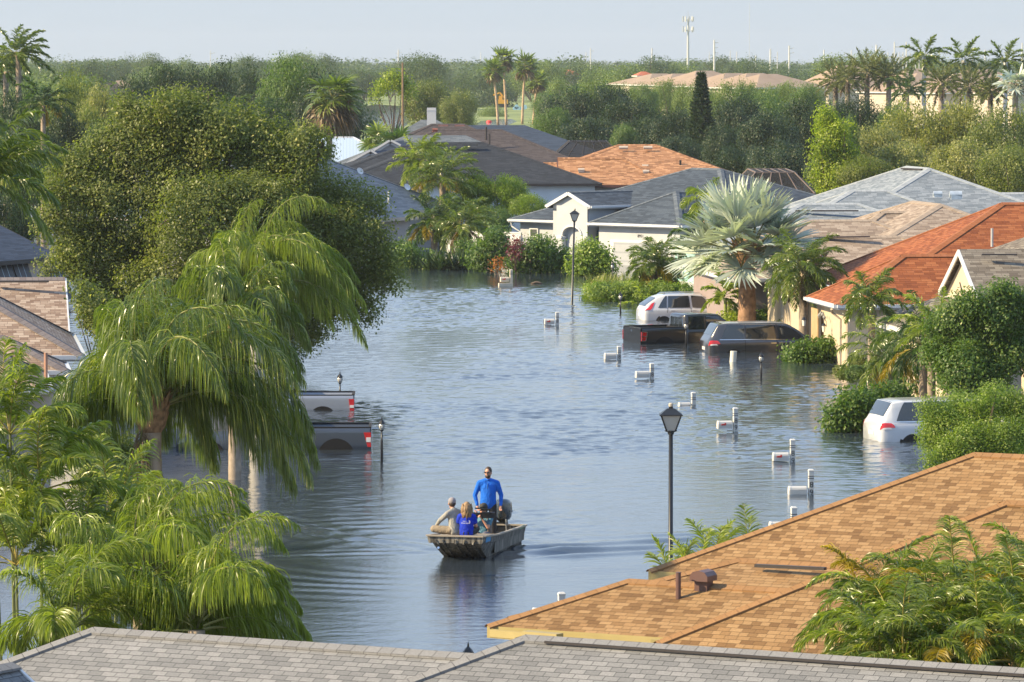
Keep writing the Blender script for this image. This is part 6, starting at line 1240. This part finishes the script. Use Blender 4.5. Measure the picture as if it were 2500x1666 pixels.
# ---------------------------------------------------------------- boat
BH = math.atan2(-.98, -.22); bx, by = -.30, 114.9            # heading, stern centre
M_HULL, t, pp, N, L = nodes('camouflage_aluminium'); tc = N('TexCoord'); mp = N('Mapping'); mp.inputs['Scale'].default_value = (14, 14, 1.6); L(tc.outputs['Object'], mp.inputs[0]); no = sock(N('TexNoise'), Scale=1.3, Detail=6.0); L(mp.outputs[0], no.inputs['Vector'])
rp = ramp(t, [(.38, (.035, .032, .027)), (.5, (.12, .11, .09)), (.66, (.26, .24, .20))]); L(no.outputs[0], rp.inputs[0]); L(rp.outputs[0], pp.inputs['Base Color']); sock(pp, Roughness=.55)
BOAT = empty('jon_boat', (bx, by, 0), BH, 'flat camouflage pattern motor boat carrying four people', 'boat')
hw = lambda x: .68 if x < 3.6 else .68 - .02 * (x - 3.6)
def bsec(x):
    k = max(0, (x - 3.15) / 1.55); zb = -.16 + .58 * k ** 1.25; g = .40 + .12 * (x / 4.7) + .06 * k; W2 = .66 + .02 * (x / 4.7); bw = .50 + .05 * k
    return [(x, -W2, g), (x, -W2 + .03, g - .15), (x, -W2 + .05, g - .17), (x, -bw, zb), (x, bw, zb), (x, W2 - .05, g - .17), (x, W2 - .03, g - .15), (x, W2, g)]
mb = MB(); XS = [0, .6, 1.4, 2.2, 3.15, 3.5, 3.9, 4.3, 4.7]; mb.grid([bsec(x) for x in XS], False, False); s0 = bsec(0); mb.face(s0); s1 = bsec(4.7); mb.face([s1[0], s1[1], s1[2], s1[3], s1[4], s1[5], s1[6], s1[7]][::-1])
ins = lambda x: [(x, -.64, bsec(x)[0][2] - .005), (x, -.62, .06), (x, .62, .06), (x, .64, bsec(x)[0][2] - .005)]
mb.grid([ins(x) for x in (.05, 1.4, 2.8, 3.3)], False, False); mb.build('hull', M_HULL, BOAT, local=True)
mb = MB()
for s in (0, 7): 
    P = [np.array(bsec(x)[s]) + (0, 0, .012) for x in XS]
    for a, b in zip(P, P[1:]): mb.bar(a, b, .07, .035)
mb.bar(np.array(bsec(4.7)[0]) + (0, 0, .012), np.array(bsec(4.7)[7]) + (0, 0, .012), .08, .035); mb.bar(np.array(bsec(0)[0]) + (0, 0, .012), np.array(bsec(0)[7]) + (0, 0, .012), .08, .035); mb.build('gunwale', plain('tan_aluminium', (.36, .31, .24), .5, .2), BOAT, local=True)
g = bsec(4.0)[0][2]; MB().box((3.98, 0, g - .04), (1.36, 1.34, .05)).build('bow_deck', plain('deck_carpet', (.22, .19, .15), .9), BOAT, local=True)
MB().box((1.75, 0, .26), (.34, 1.24, .05)).box((1.75, 0, .14), (.3, .5, .2)).build('bench_seat', MATS['deck_carpet'], BOAT, local=True)
mb = MB()
for y in (-.42, -.27, .0, .2, .42):
    pts = [np.array([x, y, bsec(x)[3][2] - .012]) for x in (3.2, 3.6, 4.0, 4.35, 4.7)]; pts.append(np.array([4.715, y * 1.15, .50]))
    for a, b in zip(pts, pts[1:]): mb.bar(a, b, .04, .03)
mb.build('hull_rib', M_HULL, BOAT, local=True)
mb = MB(); mb.tube([(4.72, -.40, .30), (4.74, -.40, .31)], .03, 10); mb.build('bow_eye', M_CHR, BOAT, local=True)
def side_mark(name, x0_, x1_, z0_, z1_, mat): 
    W_at = lambda x, z: .66 + .02 * (x / 4.7) - .02 - (bsec(x)[7][2] - z) * .13 + .03
    mb = MB(); mb.face([(x0_, W_at(x0_, z0_), z0_), (x1_, W_at(x1_, z0_), z0_), (x1_, W_at(x1_, z1_), z1_), (x0_, W_at(x0_, z1_), z1_)]); return mb.build(name, mat, BOAT, local=True)
side_mark('registration_sticker', 3.95, 4.45, .42, .54, plain('blue_sticker', (.03, .25, .5), .5)); side_mark('registration_marks', .25, .75, .38, .45, plain('green_sticker', (.1, .45, .12), .5))
BM = Matrix.Translation((bx, by, 0)) @ Matrix.Rotation(BH, 4, 'Z')
def bw_(x, y, z): return BM @ Vector((x, y, z))
# outboard motor
O = empty('outboard_motor'); O.parent = BOAT; O.location = (-.12, .05, 0); M_OB = plain('outboard_paint', (.02, .028, .035), .2, var=.1, coat=.9)
mb = MB(); mb.grid([[(cx + rx * math.cos(a), ry * math.sin(a) * (1 - .15 * math.cos(a)), z) for a in np.linspace(0, 6.283, 18, endpoint=False)] for z, rx, ry, cx in ((.52, .20, .15, -.06), (.60, .27, .19, -.07), (.78, .30, .20, -.08), (.92, .29, .19, -.06), (1.0, .24, .15, -.03), (1.04, .12, .08, 0))]); mb.build('cowl', M_OB, O, True, local=True)
MB().box((-.06, 0, .38), (.24, .17, .30)).box((-.1, 0, .0), (.16, .08, .6)).box((.06, 0, .36), (.14, .26, .22)).build('leg_housing', M_BLACK, O, local=True); MB().tube([(.1, -.05, .5), (.35, -.12, .62), (.7, -.2, .72)], [.03, .028, .022], 8).build('tiller', M_BLACK, O, local=True)
MB().tube([(.1, .12, .1), (.2, .12, .55)], .015, 6).box((.12, -.2, .3), (.1, .03, .3)).build('bracket', plain('silver_bracket', (.5, .5, .48), .4, .6), O, local=True)
MB().box((-.15, .0, .72), (.1, .418, .05)).build('cowl_stripe', plain('grey_decal', (.35, .38, .40), .4), O, local=True)
# low ring of foam along the bow and behind the stern
rg = np.random.default_rng(4); mb = MB()
for i in range(70):
    y = rg.uniform(-.56, .5); x = 3.62 + rg.normal() * .05; s = rg.uniform(.008, .03); mb.lathe([(.002, 0), (s, s * .15), (.002, s * .5)], tuple(bw_(x, y, .004)), 5)
tag(mb.build('foam', plain('foam', (.75, .72, .62), .7)), 'white foam breaking under the bow of the boat', 'foam', kind='stuff')
# ---------------------------------------------------------------- people
def ell(mb, c, r, n=16, m=10, ax=None):
    c = np.array(c, float); rings = []
    for j in range(m + 1):
        p = -math.pi / 2 + math.pi * j / m; rr = max(math.cos(p), .02)
        rings.append([c + (ax if ax is not None else np.eye(3)).T @ np.array([r[0] * rr * math.cos(a), r[1] * rr * math.sin(a), r[2] * math.sin(p)]) for a in np.linspace(0, 2 * math.pi, n, endpoint=False)])
    return mb.grid(rings)
def skin(name, verts, edges, radii, mat, parent, vox=.0085, it=3):
    """one continuous surface round a skeleton: tapered limbs and joints fused by a voxel remesh"""
    mb = MB(); Yv = np.array([0, 1.0, 0]); V = [np.array(v, float) for v in verts]; rr = [r if isinstance(r, tuple) else (r, r) for r in radii]
    for i, v in enumerate(V): ell(mb, v, (rr[i][1], rr[i][0], min(rr[i])), 14, 8)
    for i, j in edges:
        d = V[j] - V[i]; L_ = np.linalg.norm(d)
        if L_ < 1e-6: continue
        d /= L_; a = Yv - d * d[1]; a = nrm(a) if np.linalg.norm(a) > .15 else nrm(np.cross(d, (1.0, 0, 0))); b = np.cross(d, a)
        mb.grid([[V[i] + d * L_ * t + a * (rr[i][0] * (1 - t) + rr[j][0] * t) * math.cos(q) + b * (rr[i][1] * (1 - t) + rr[j][1] * t) * math.sin(q) for q in np.linspace(0, 2 * math.pi, 14, endpoint=False)] for t in (0, .5, 1)])
    o = mb.build(name, mat, None, local=True); m = o.modifiers.new('r', 'REMESH'); m.mode = 'VOXEL'; m.voxel_size = vox; m.use_smooth_shade = True
    m = o.modifiers.new('s', 'SMOOTH'); m.iterations = it; m.factor = .5
    dg = bpy.context.evaluated_depsgraph_get(); dg.update(); m2 = bpy.data.meshes.new_from_object(o.evaluated_get(dg)); bpy.data.objects.remove(o)
    n = bpy.data.objects.new(name, m2); COL.objects.link(n); n.parent = parent; m2.polygons.foreach_set('use_smooth', np.ones(len(m2.polygons), dtype=bool)); m2.materials.clear(); m2.materials.append(mat); return n
SKIN_ = plain('skin', (.52, .27, .18), .5, var=.06); HAIR_D = plain('dark_hair', (.045, .028, .018), .7, var=.3, scale=40); HAIR_B = plain('brown_blond_hair', (.24, .15, .075), .6, var=.4, scale=30)
def rz(a): c, s = math.cos(a), math.sin(a); return np.array([[c, s, 0], [-s, c, 0], [0, 0, 1.0]])
def person(label, loc, yaw, J, mats, face=0, head_tilt=0, hair='short', cap=None, glasses=False, beard=False, sleeves='long', sc=1.0, grip=(0, 0), shirt_w=1.0, pants='long'):
    """J: joints in local metres (x forward, y left): pelvis, chest, neck, head, shL, elL, haL, shR, elR, haR, hipL, knL, anL, toL, hipR, ..."""
    H = empty('person', tuple(loc), yaw, label, 'person'); g = {k: np.array(v, float) for k, v in J.items()}; skm, shm, ptm, shoe = mats
    V = []; E = []; Rd = []
    def add(p, r, par=None): V.append(p); Rd.append(r); i = len(V) - 1; (E.append((par, i)) if par is not None else None); return i
    pe = add(g['pelvis'], (.13, .10)); ch = add(g['chest'], (.13, .09), pe); nk = add(g['neck'], .05, ch); hd = add(g['head'] - (0, 0, .07), .06, nk); h2 = add(g['head'] + (0, 0, .01), .088, hd); add(g['head'] + (0, 0, .075), .07, h2)
    for s in 'LR':
        sh = add(g['sh' + s] - (0, 0, .03), .042, ch); e = add(g['el' + s], .036, sh); h_ = add(g['ha' + s], .026, e); d = nrm(g['ha' + s] - g['el' + s]); pm = add(g['ha' + s] + d * .05, (.032, .024), h_)
        sd_ = nrm(np.cross(d, (0, 0, 1.0) if abs(d[2]) < .8 else (1.0, 0, 0))); cu = nrm(np.cross(sd_, d)); bend = grip[0 if s == 'L' else 1]
        for k in range(4):
            o_ = g['ha' + s] + d * .085 + sd_ * (k - 1.5) * .019; l_ = (.036, .042, .039, .030)[k]; a = add(o_, .0085, pm); b = add(o_ + (d * (1 - bend * .6) + cu * bend) * l_, .008, a); add(o_ + (d * (1 - bend * 1.2) + cu * bend * 1.6) * l_ * 1.7, .007, b)
        t0 = add(g['ha' + s] + d * .03 + sd_ * .042, .010, pm); add(g['ha' + s] + d * .065 + sd_ * .062 + cu * bend * .03, .008, t0)
        hp = add(g['hip' + s], .085, pe); kn = add(g['kn' + s], .06, hp); an = add(g['an' + s], .04, kn); add(g['to' + s], .035, an)
    body = skin('body', V, E, Rd, skm, H, .0065, 1)
    # face
    mb = MB(); A = rz(face); hc = g['head']; f = lambda x, y, z: hc + A.T @ np.array([x, y, z])
    ell(mb, f(.0, 0, .02), (.100, .080, .125), ax=A); ell(mb, f(.03, 0, -.055), (.065, .058, .06), ax=A); ell(mb, f(.105, 0, -.005), (.022, .015, .03), 8, 6, A)
    for s in (-1, 1): ell(mb, f(-.005, s * .082, .0), (.018, .012, .03), 8, 6, A)
    mb.build('head', skm, H, True, local=True)
    if not glasses:
        mb = MB()
        for s in (-1, 1): ell(mb, f(.092, s * .032, .02), (.012, .014, .008), 8, 6, A)
        mb.build('eye', M_BLACK, H, local=True)
    mb = MB(); ell(mb, f(.092, 0, -.058), (.012, .024, .006), 8, 4, A); mb.build('mouth', plain('lips', (.35, .10, .08), .5), H, local=True)
    if glasses: mb = MB(); [mb.box(f(.102, s * .034, .024), (.012, .056, .034), ax=A) for s in (-1, 1)]; mb.box(f(.05, .083, .027), (.12, .006, .01), ax=A); mb.box(f(.05, -.083, .027), (.12, .006, .01), ax=A); mb.build('sunglasses', M_BLACK, H, local=True)
    if beard: mb = MB(); ell(mb, f(.042, 0, -.075), (.062, .064, .055), ax=A); mb.build('beard', HAIR_D, H, True, local=True)
    mb = MB()
    if hair == 'short': ell(mb, f(-.012, 0, .045), (.100, .086, .112), ax=A); mb.build('hair', HAIR_D, H, True, local=True)
    elif hair == 'long':
        ell(mb, f(-.02, 0, .035), (.108, .095, .12), ax=A); rg = np.random.default_rng(3)
        for i in range(70):
            a = rg.uniform(.9, 5.4); o_ = f(-.02 + .1 * math.cos(a), .095 * math.sin(a), rg.uniform(-.05, .1)); mb.tube([o_, o_ + A.T @ np.array([.02 * math.cos(a), .03 * math.sin(a), -.11]), o_ + A.T @ np.array([.025 * math.cos(a) + rg.normal() * .012, .035 * math.sin(a) + rg.normal() * .012, -.17 - rg.random() * .08])], [.022, .02, .005], 6)
        mb.build('hair', HAIR_B, H, True, local=True)
    if cap is not None:
        mb = MB(); ell(mb, f(-.008, 0, .06), (.112, .094, .095), ax=A); mb.grid([[f(x, y, .055 + .008 * math.cos(y * 20)) for x, y in ((.09, -.07), (.15, -.055), (.185, 0), (.15, .055), (.09, .07))], [f(x, y, .066) for x, y in ((.09, -.07), (.15, -.055), (.185, 0), (.15, .055), (.09, .07))]], True, True); mb.build('cap', cap, H, True, local=True)
        if hair is None: mb = MB(); ell(mb, f(-.03, 0, .0), (.085, .083, .075), ax=A); mb.build('hair', HAIR_D, H, True, local=True)
    # shirt
    V, E, Rd = [], [], []; ax_ = nrm(g['chest'] - g['pelvis']); w_ = shirt_w
    lo = add(g['pelvis'] - ax_ * .05, (.175 * w_, .125 * w_)); pe = add(g['pelvis'] + ax_ * .05, (.175 * w_, .13 * w_), lo); m_ = add(g['pelvis'] * .45 + g['chest'] * .55, (.17 * w_, .125 * w_), pe); ch = add(g['chest'] + ax_ * .02, (.175 * w_, .115 * w_), m_)
    uu = add(g['chest'] * .45 + (g['shL'] + g['shR']) / 2 * .55, (.15 * w_, .085), ch); add(g['neck'] - (0, 0, .01), .062, uu); nb_ = add((g['shL'] + g['shR']) / 2 + (g['neck'] - g['chest']) * .12, (.10, .07), uu)
    for s in 'LR':
        sh = add(g['sh' + s] - (0, 0, .02), .068 * w_, uu); E.append((nb_, sh))
        if sleeves == 'long': e = add(g['el' + s], .056, sh); add(g['ha' + s] - nrm(g['ha' + s] - g['el' + s]) * .02, .040, e)
        else: add(g['sh' + s] + (g['el' + s] - g['sh' + s]) * .6, .064, sh)
    skin('shirt', V, E, Rd, shm, H, .014, 5)
    V, E, Rd = [], [], []; pe = add(g['pelvis'] - (0, 0, .03), (.15 * w_, .115 * w_))
    for s in 'LR':
        hp = add(g['hip' + s], .105, pe); kn = add(g['kn' + s], .082 if pants == 'long' else .088, hp)
        if pants == 'long': add(g['an' + s] + (0, 0, .03), .058, kn)
    skin('trousers', V, E, Rd, ptm, H, .014, 4)
    for s in 'LR': mb = MB(); d = g['to' + s] - g['an' + s]; mb.tube([g['an' + s] - d * .25 - (0, 0, .02), g['an' + s] + d * .3 - (0, 0, .01), g['to' + s]], [.048, .055, .038], 10); mb.build('shoe', shoe, H, True, local=True)
    return H
def cloth(name, col, var=.1):
    if name in MATS: return MATS[name]
    m, t, p, N, L = nodes(name); tc = N('TexCoord'); mp = N('Mapping'); mp.inputs['Scale'].default_value = (1, 1, .55); L(tc.outputs['Object'], mp.inputs[0])
    no = sock(N('TexNoise'), Scale=9.0, Detail=3.0, Distortion=1.2); L(mp.outputs[0], no.inputs['Vector']); rp = ramp(t, [(.3, [c * (1 - var) for c in col]), (.7, [c * (1 + var) for c in col])]); L(no.outputs[0], rp.inputs[0]); L(rp.outputs[0], p.inputs['Base Color']); sock(p, Roughness=.85); p.inputs['Specular IOR Level'].default_value = .25
    b = sock(N('Bump'), Strength=1.0, Distance=.045); L(no.outputs[0], b.inputs['Height']); L(b.outputs[0], p.inputs['Normal']); MATS[name] = m; return m
C_BLUE = cloth('bright_blue_shirt', (.012, .13, .58)); C_ROYAL = cloth('royal_blue_tshirt', (.010, .035, .42)); C_GREY = cloth('light_grey_shirt', (.30, .29, .26))
C_BLK = plain('black_trousers', (.015, .015, .018), .8); C_KHA = cloth('khaki_shorts', (.26, .21, .15)); C_VEST = cloth('taupe_vest', (.20, .16, .14)); C_CYAN = cloth('faded_blue_shirt', (.10, .24, .34)); SHOE = plain('dark_shoe', (.03, .03, .03), .7); C_CAPG = plain('grey_cap', (.24, .22, .23), .85); C_CAPD = plain('dark_cap', (.035, .033, .03), .85)
def wpos(px, D): return at(px, 1300, D)[0]
# standing driver: feet on the boat floor, looking left past the bow
S_ = 1.04
stand = dict(pelvis=(0, 0, .98), chest=(.0, 0, 1.32), neck=(.01, 0, 1.52), head=(.04, 0, 1.66), shL=(0, .20, 1.44), elL=(-.03, .30, 1.14), haL=(.06, .29, .90), shR=(0, -.20, 1.44), elR=(-.04, -.31, 1.14), haR=(.03, -.25, .90), hipL=(0, .10, .90), knL=(.02, .12, .50), anL=(-.02, .13, .08), toL=(.15, .15, .04), hipR=(0, -.10, .90), knR=(.02, -.12, .50), anR=(-.02, -.13, .08), toR=(.15, -.15, .04))
stand = {k: tuple(c * S_ for c in v) for k, v in stand.items()}
yaw_cam = -math.pi / 2
H = person('bearded person in sunglasses and a bright blue long sleeved shirt standing at the stern', (wpos(1192, 113.3), 113.3, .09), yaw_cam, stand, (SKIN_, C_BLUE, C_BLK, SHOE), face=-.35, glasses=True, beard=True, grip=(.3, .3), shirt_w=1.12)
mb = MB(); mb.tube([(.10, -.01, 1.50), (.155, -.015, 1.36)], .006, 5); mb.build('zip', M_BLACK, H, local=True); mb = MB(); ell(mb, (.0, 0, 1.56), (.085, .085, .045)); mb.build('collar', C_BLUE, H, True, local=True)
# seated, grey shirt, back to the camera, legs crossed, knee out to the left
zs = .56
gs = dict(pelvis=(0, 0, .12), chest=(.06, 0, .42), neck=(.10, 0, .60), head=(.15, 0, .72), shL=(.07, .19, .52), elL=(.22, .30, .34), haL=(.42, .26, .20), shR=(.07, -.19, .52), elR=(.2, -.3, .3), haR=(.38, -.18, .18), hipL=(.04, .11, .10), knL=(.38, .36, .13), anL=(.42, -.05, .06), toL=(.44, -.20, .05), hipR=(.04, -.11, .10), knR=(.38, -.34, .13), anR=(.34, .08, .05), toR=(.36, .22, .05))
H = person('person in light grey shirt and grey cap sitting cross-legged on the bow', (wpos(1113, 110.75), 110.75, zs + .02), R(128), gs, (SKIN_, C_GREY, C_KHA, SHOE), face=-.5, cap=C_CAPG, hair=None, grip=(.4, .4), shirt_w=1.02, pants='short')
# seated, royal blue T-shirt with white print, long hair, back to the camera
ws = dict(pelvis=(0, 0, .10), chest=(.02, 0, .36), neck=(.04, 0, .52), head=(.06, 0, .64), shL=(.02, .16, .46), elL=(.08, .22, .22), haL=(.27, .15, .14), shR=(.02, -.16, .46), elR=(.08, -.22, .22), haR=(.27, -.15, .14), hipL=(.03, .09, .08), knL=(.38, .2, .12), anL=(.36, -.08, .04), toL=(.38, -.2, .04), hipR=(.03, -.09, .08), knR=(.38, -.2, .12), anR=(.30, .08, .04), toR=(.32, .2, .04))
H = person('person with brown-blond hair and royal blue T-shirt sitting with back turned', (wpos(1139, 110.6), 110.6, zs + .02), R(84), ws, (SKIN_, C_ROYAL, C_BLK, SHOE), face=.15, hair='long', sleeves='short', grip=(.3, .3), shirt_w=.98)
WP = plain('white_print', (.75, .75, .78), .7)
def back_text(s, size, y, z, x): o = text_mesh('shirt_print', s, size, WP, None, (0, 0, 0), 0, .003); o.parent = H; o.location = (x, y, z); o.rotation_euler = (math.pi / 2, 0, -math.pi / 2); return o
back_text('Island', .038, .03, .335, -.150); back_text('Charters', .055, .015, .285, -.150); back_text('3', .10, -.085, .29, -.140)
# seated camera operator facing the two, camera on the shoulder
cs = dict(pelvis=(0, 0, .10), chest=(.03, 0, .40), neck=(.05, 0, .57), head=(.08, .03, .70), shL=(.02, .19, .50), elL=(.26, .20, .28), haL=(.30, .06, .50), shR=(.02, -.19, .50), elR=(.22, -.30, .42), haR=(.26, -.13, .56), hipL=(.03, .10, .08), knL=(.42, .16, .10), anL=(.42, .14, -.25), toL=(.56, .16, -.28), hipR=(.03, -.10, .08), knR=(.42, -.16, .10), anR=(.42, -.14, -.25), toR=(.56, -.16, -.28))
CY = R(-108)
H = person('camera operator in a dark cap, taupe vest and faded blue shirt sitting amidships', (wpos(1180, 112.1), 112.1, .36), CY, cs, (SKIN_, C_CYAN, plain('grey_trousers', (.12, .12, .16), .85), SHOE), face=-.3, cap=C_CAPD, hair=None, sleeves='short', grip=(1, 1))
V = []
mb = MB()
for s in (-1, 1):
    mb.grid([[(.02 + (.165 - .05 * (z > .5)) * math.cos(a), s * (.04 + (.175 - .05 * (z > .5)) * math.sin(a)), z) for a in np.linspace(.75, math.pi, 9)] for z in (.02, .22, .38, .55)], False, False)
o = mb.build('vest', C_VEST, H, True, local=True); o.modifiers.new('t', 'SOLIDIFY').thickness = .02
# the video camera: rests on the shoulder, pointing to the picture's left
cw = Vector((wpos(1180, 112.1), 112.1, .36)); q = cw + Vector((.02, -.30, .57))
CAM_ = empty('video_camera', q, math.pi, 'black shoulder video camera with lens hood pointing left, held by the operator', 'video camera')
MB().box((-.10, 0, .01), (.32, .12, .14)).build('camera_body', plain('camera_black', (.018, .018, .02), .5, var=.3), CAM_, local=True)
mb = MB(); mb.grid([[(x, r * math.cos(a), .02 + r * math.sin(a)) for a in np.linspace(0, 6.283, 14, endpoint=False)] for x, r in ((.06, .05), (.2, .05), (.22, .062), (.28, .062))]); mb.build('lens', M_BLACK, CAM_, True, local=True)
mb = MB(); mb.grid([[(x, y * s, .02 + z * s) for y, z in ((-.08, -.06), (.08, -.06), (.08, .06), (-.08, .06))] for x, s in ((.26, .9), (.40, 1.25))], True, False); o = mb.build('lens_hood', M_BLACK, CAM_, local=True); o.modifiers.new('t', 'SOLIDIFY').thickness = .008
MB().bar((-.2, 0, .14), (.08, 0, .16), .03, .03).box((-.05, 0, .125), (.3, .02, .02)).build('top_handle', M_BLACK, CAM_, local=True); MB().tube([(.0, .1, .16), (.22, .1, .19)], .018, 8).build('microphone', plain('foam_black', (.02, .02, .02), .95), CAM_, local=True); MB().box((-.06, .10, .06), (.12, .06, .06)).build('viewfinder', M_BLACK, CAM_, local=True)
# pieces that belong to both sides of a thing become parts of their own
def split_pieces(o):
    me = o.data; n = len(me.vertices); par = np.arange(n); E_ = np.zeros(len(me.edges) * 2, dtype=np.int32); me.edges.foreach_get('vertices', E_); E_ = E_.reshape(-1, 2)
    V_ = np.zeros(n * 3); me.vertices.foreach_get('co', V_); V_ = V_.reshape(-1, 3); key = {}; rep = np.array([key.setdefault(tuple(np.round(v, 4)), i) for i, v in enumerate(V_)])
    def find(i):
        while par[i] != i: par[i] = par[par[i]]; i = par[i]
        return i
    for i in range(n): par[find(i)] = find(rep[i])
    for a, b in E_: par[find(a)] = find(b)
    root = np.array([find(i) for i in range(n)]); ids = np.unique(root)
    if not 1 < len(ids) <= 12: return
    base = o.name.split('.')[0]; polys = [list(p.vertices) for p in me.polygons]; sm = bool(me.polygons[0].use_smooth)
    for r_ in ids[1:]:
        idx = np.where(root == r_)[0]; mp_ = {int(k): j for j, k in enumerate(idx)}; F_ = [[mp_[v] for v in p] for p in polys if root[p[0]] == r_]
        q = mesh_obj(base, V_[idx], F_, [m for m in me.materials], None, smooth=sm); q.parent = o.parent; q.location = o.location; q.rotation_euler = o.rotation_euler
    idx = np.where(root == ids[0])[0]; mp_ = {int(k): j for j, k in enumerate(idx)}; F_ = [[mp_[v] for v in p] for p in polys if root[p[0]] == ids[0]]
    q = mesh_obj(base, V_[idx], F_, [m for m in me.materials], None, smooth=sm); q.parent = o.parent; q.location = o.location; q.rotation_euler = o.rotation_euler
    nm_ = o.name; bpy.data.objects.remove(o); q.name = nm_
for o in list(bpy.data.objects):
    if o.type == 'MESH' and o.parent is not None and not o.children and o.name.split('.')[0] in ('gutter', 'ridge_vent', 'lamp_frame', 'roof_vent', 'wall_ornament', 'side_window', 'wheel_arch', 'door_seam', 'tail_lamp', 'window_trim', 'slider_rail', 'lamp_strip', 'post_stripe', 'entry_column', 'shutter_rail', 'eye', 'bench_seat', 'pipe', 'rim', 'flag', 'bed_rail', 'bracket', 'track', 'hull_rib', 'antenna_ring'):
        if len(o.data.vertices) < 3000 and len(o.data.polygons) and o.data.users == 1 and 'lamps' not in str((o.parent.get('group') or '')): split_pieces(o)
# ---------------------------------------------------------------- haze
m = bpy.data.materials.new('haze'); m.use_nodes = True; t = m.node_tree; t.nodes.remove(t.nodes['Principled BSDF'])
v = t.nodes.new('ShaderNodeVolumePrincipled'); v.inputs['Color'].default_value = (.90, .95, 1.0, 1); v.inputs['Density'].default_value = .00008; v.inputs['Anisotropy'].default_value = .2; t.links.new(v.outputs[0], t.nodes['Material Output'].inputs['Volume'])
mb = MB(); mb.box((0, 2080, 17.5), (1900, 4340, 38)); tag(mb.build('haze', m), 'pale blue summer haze over the far trees', 'haze', kind='stuff')
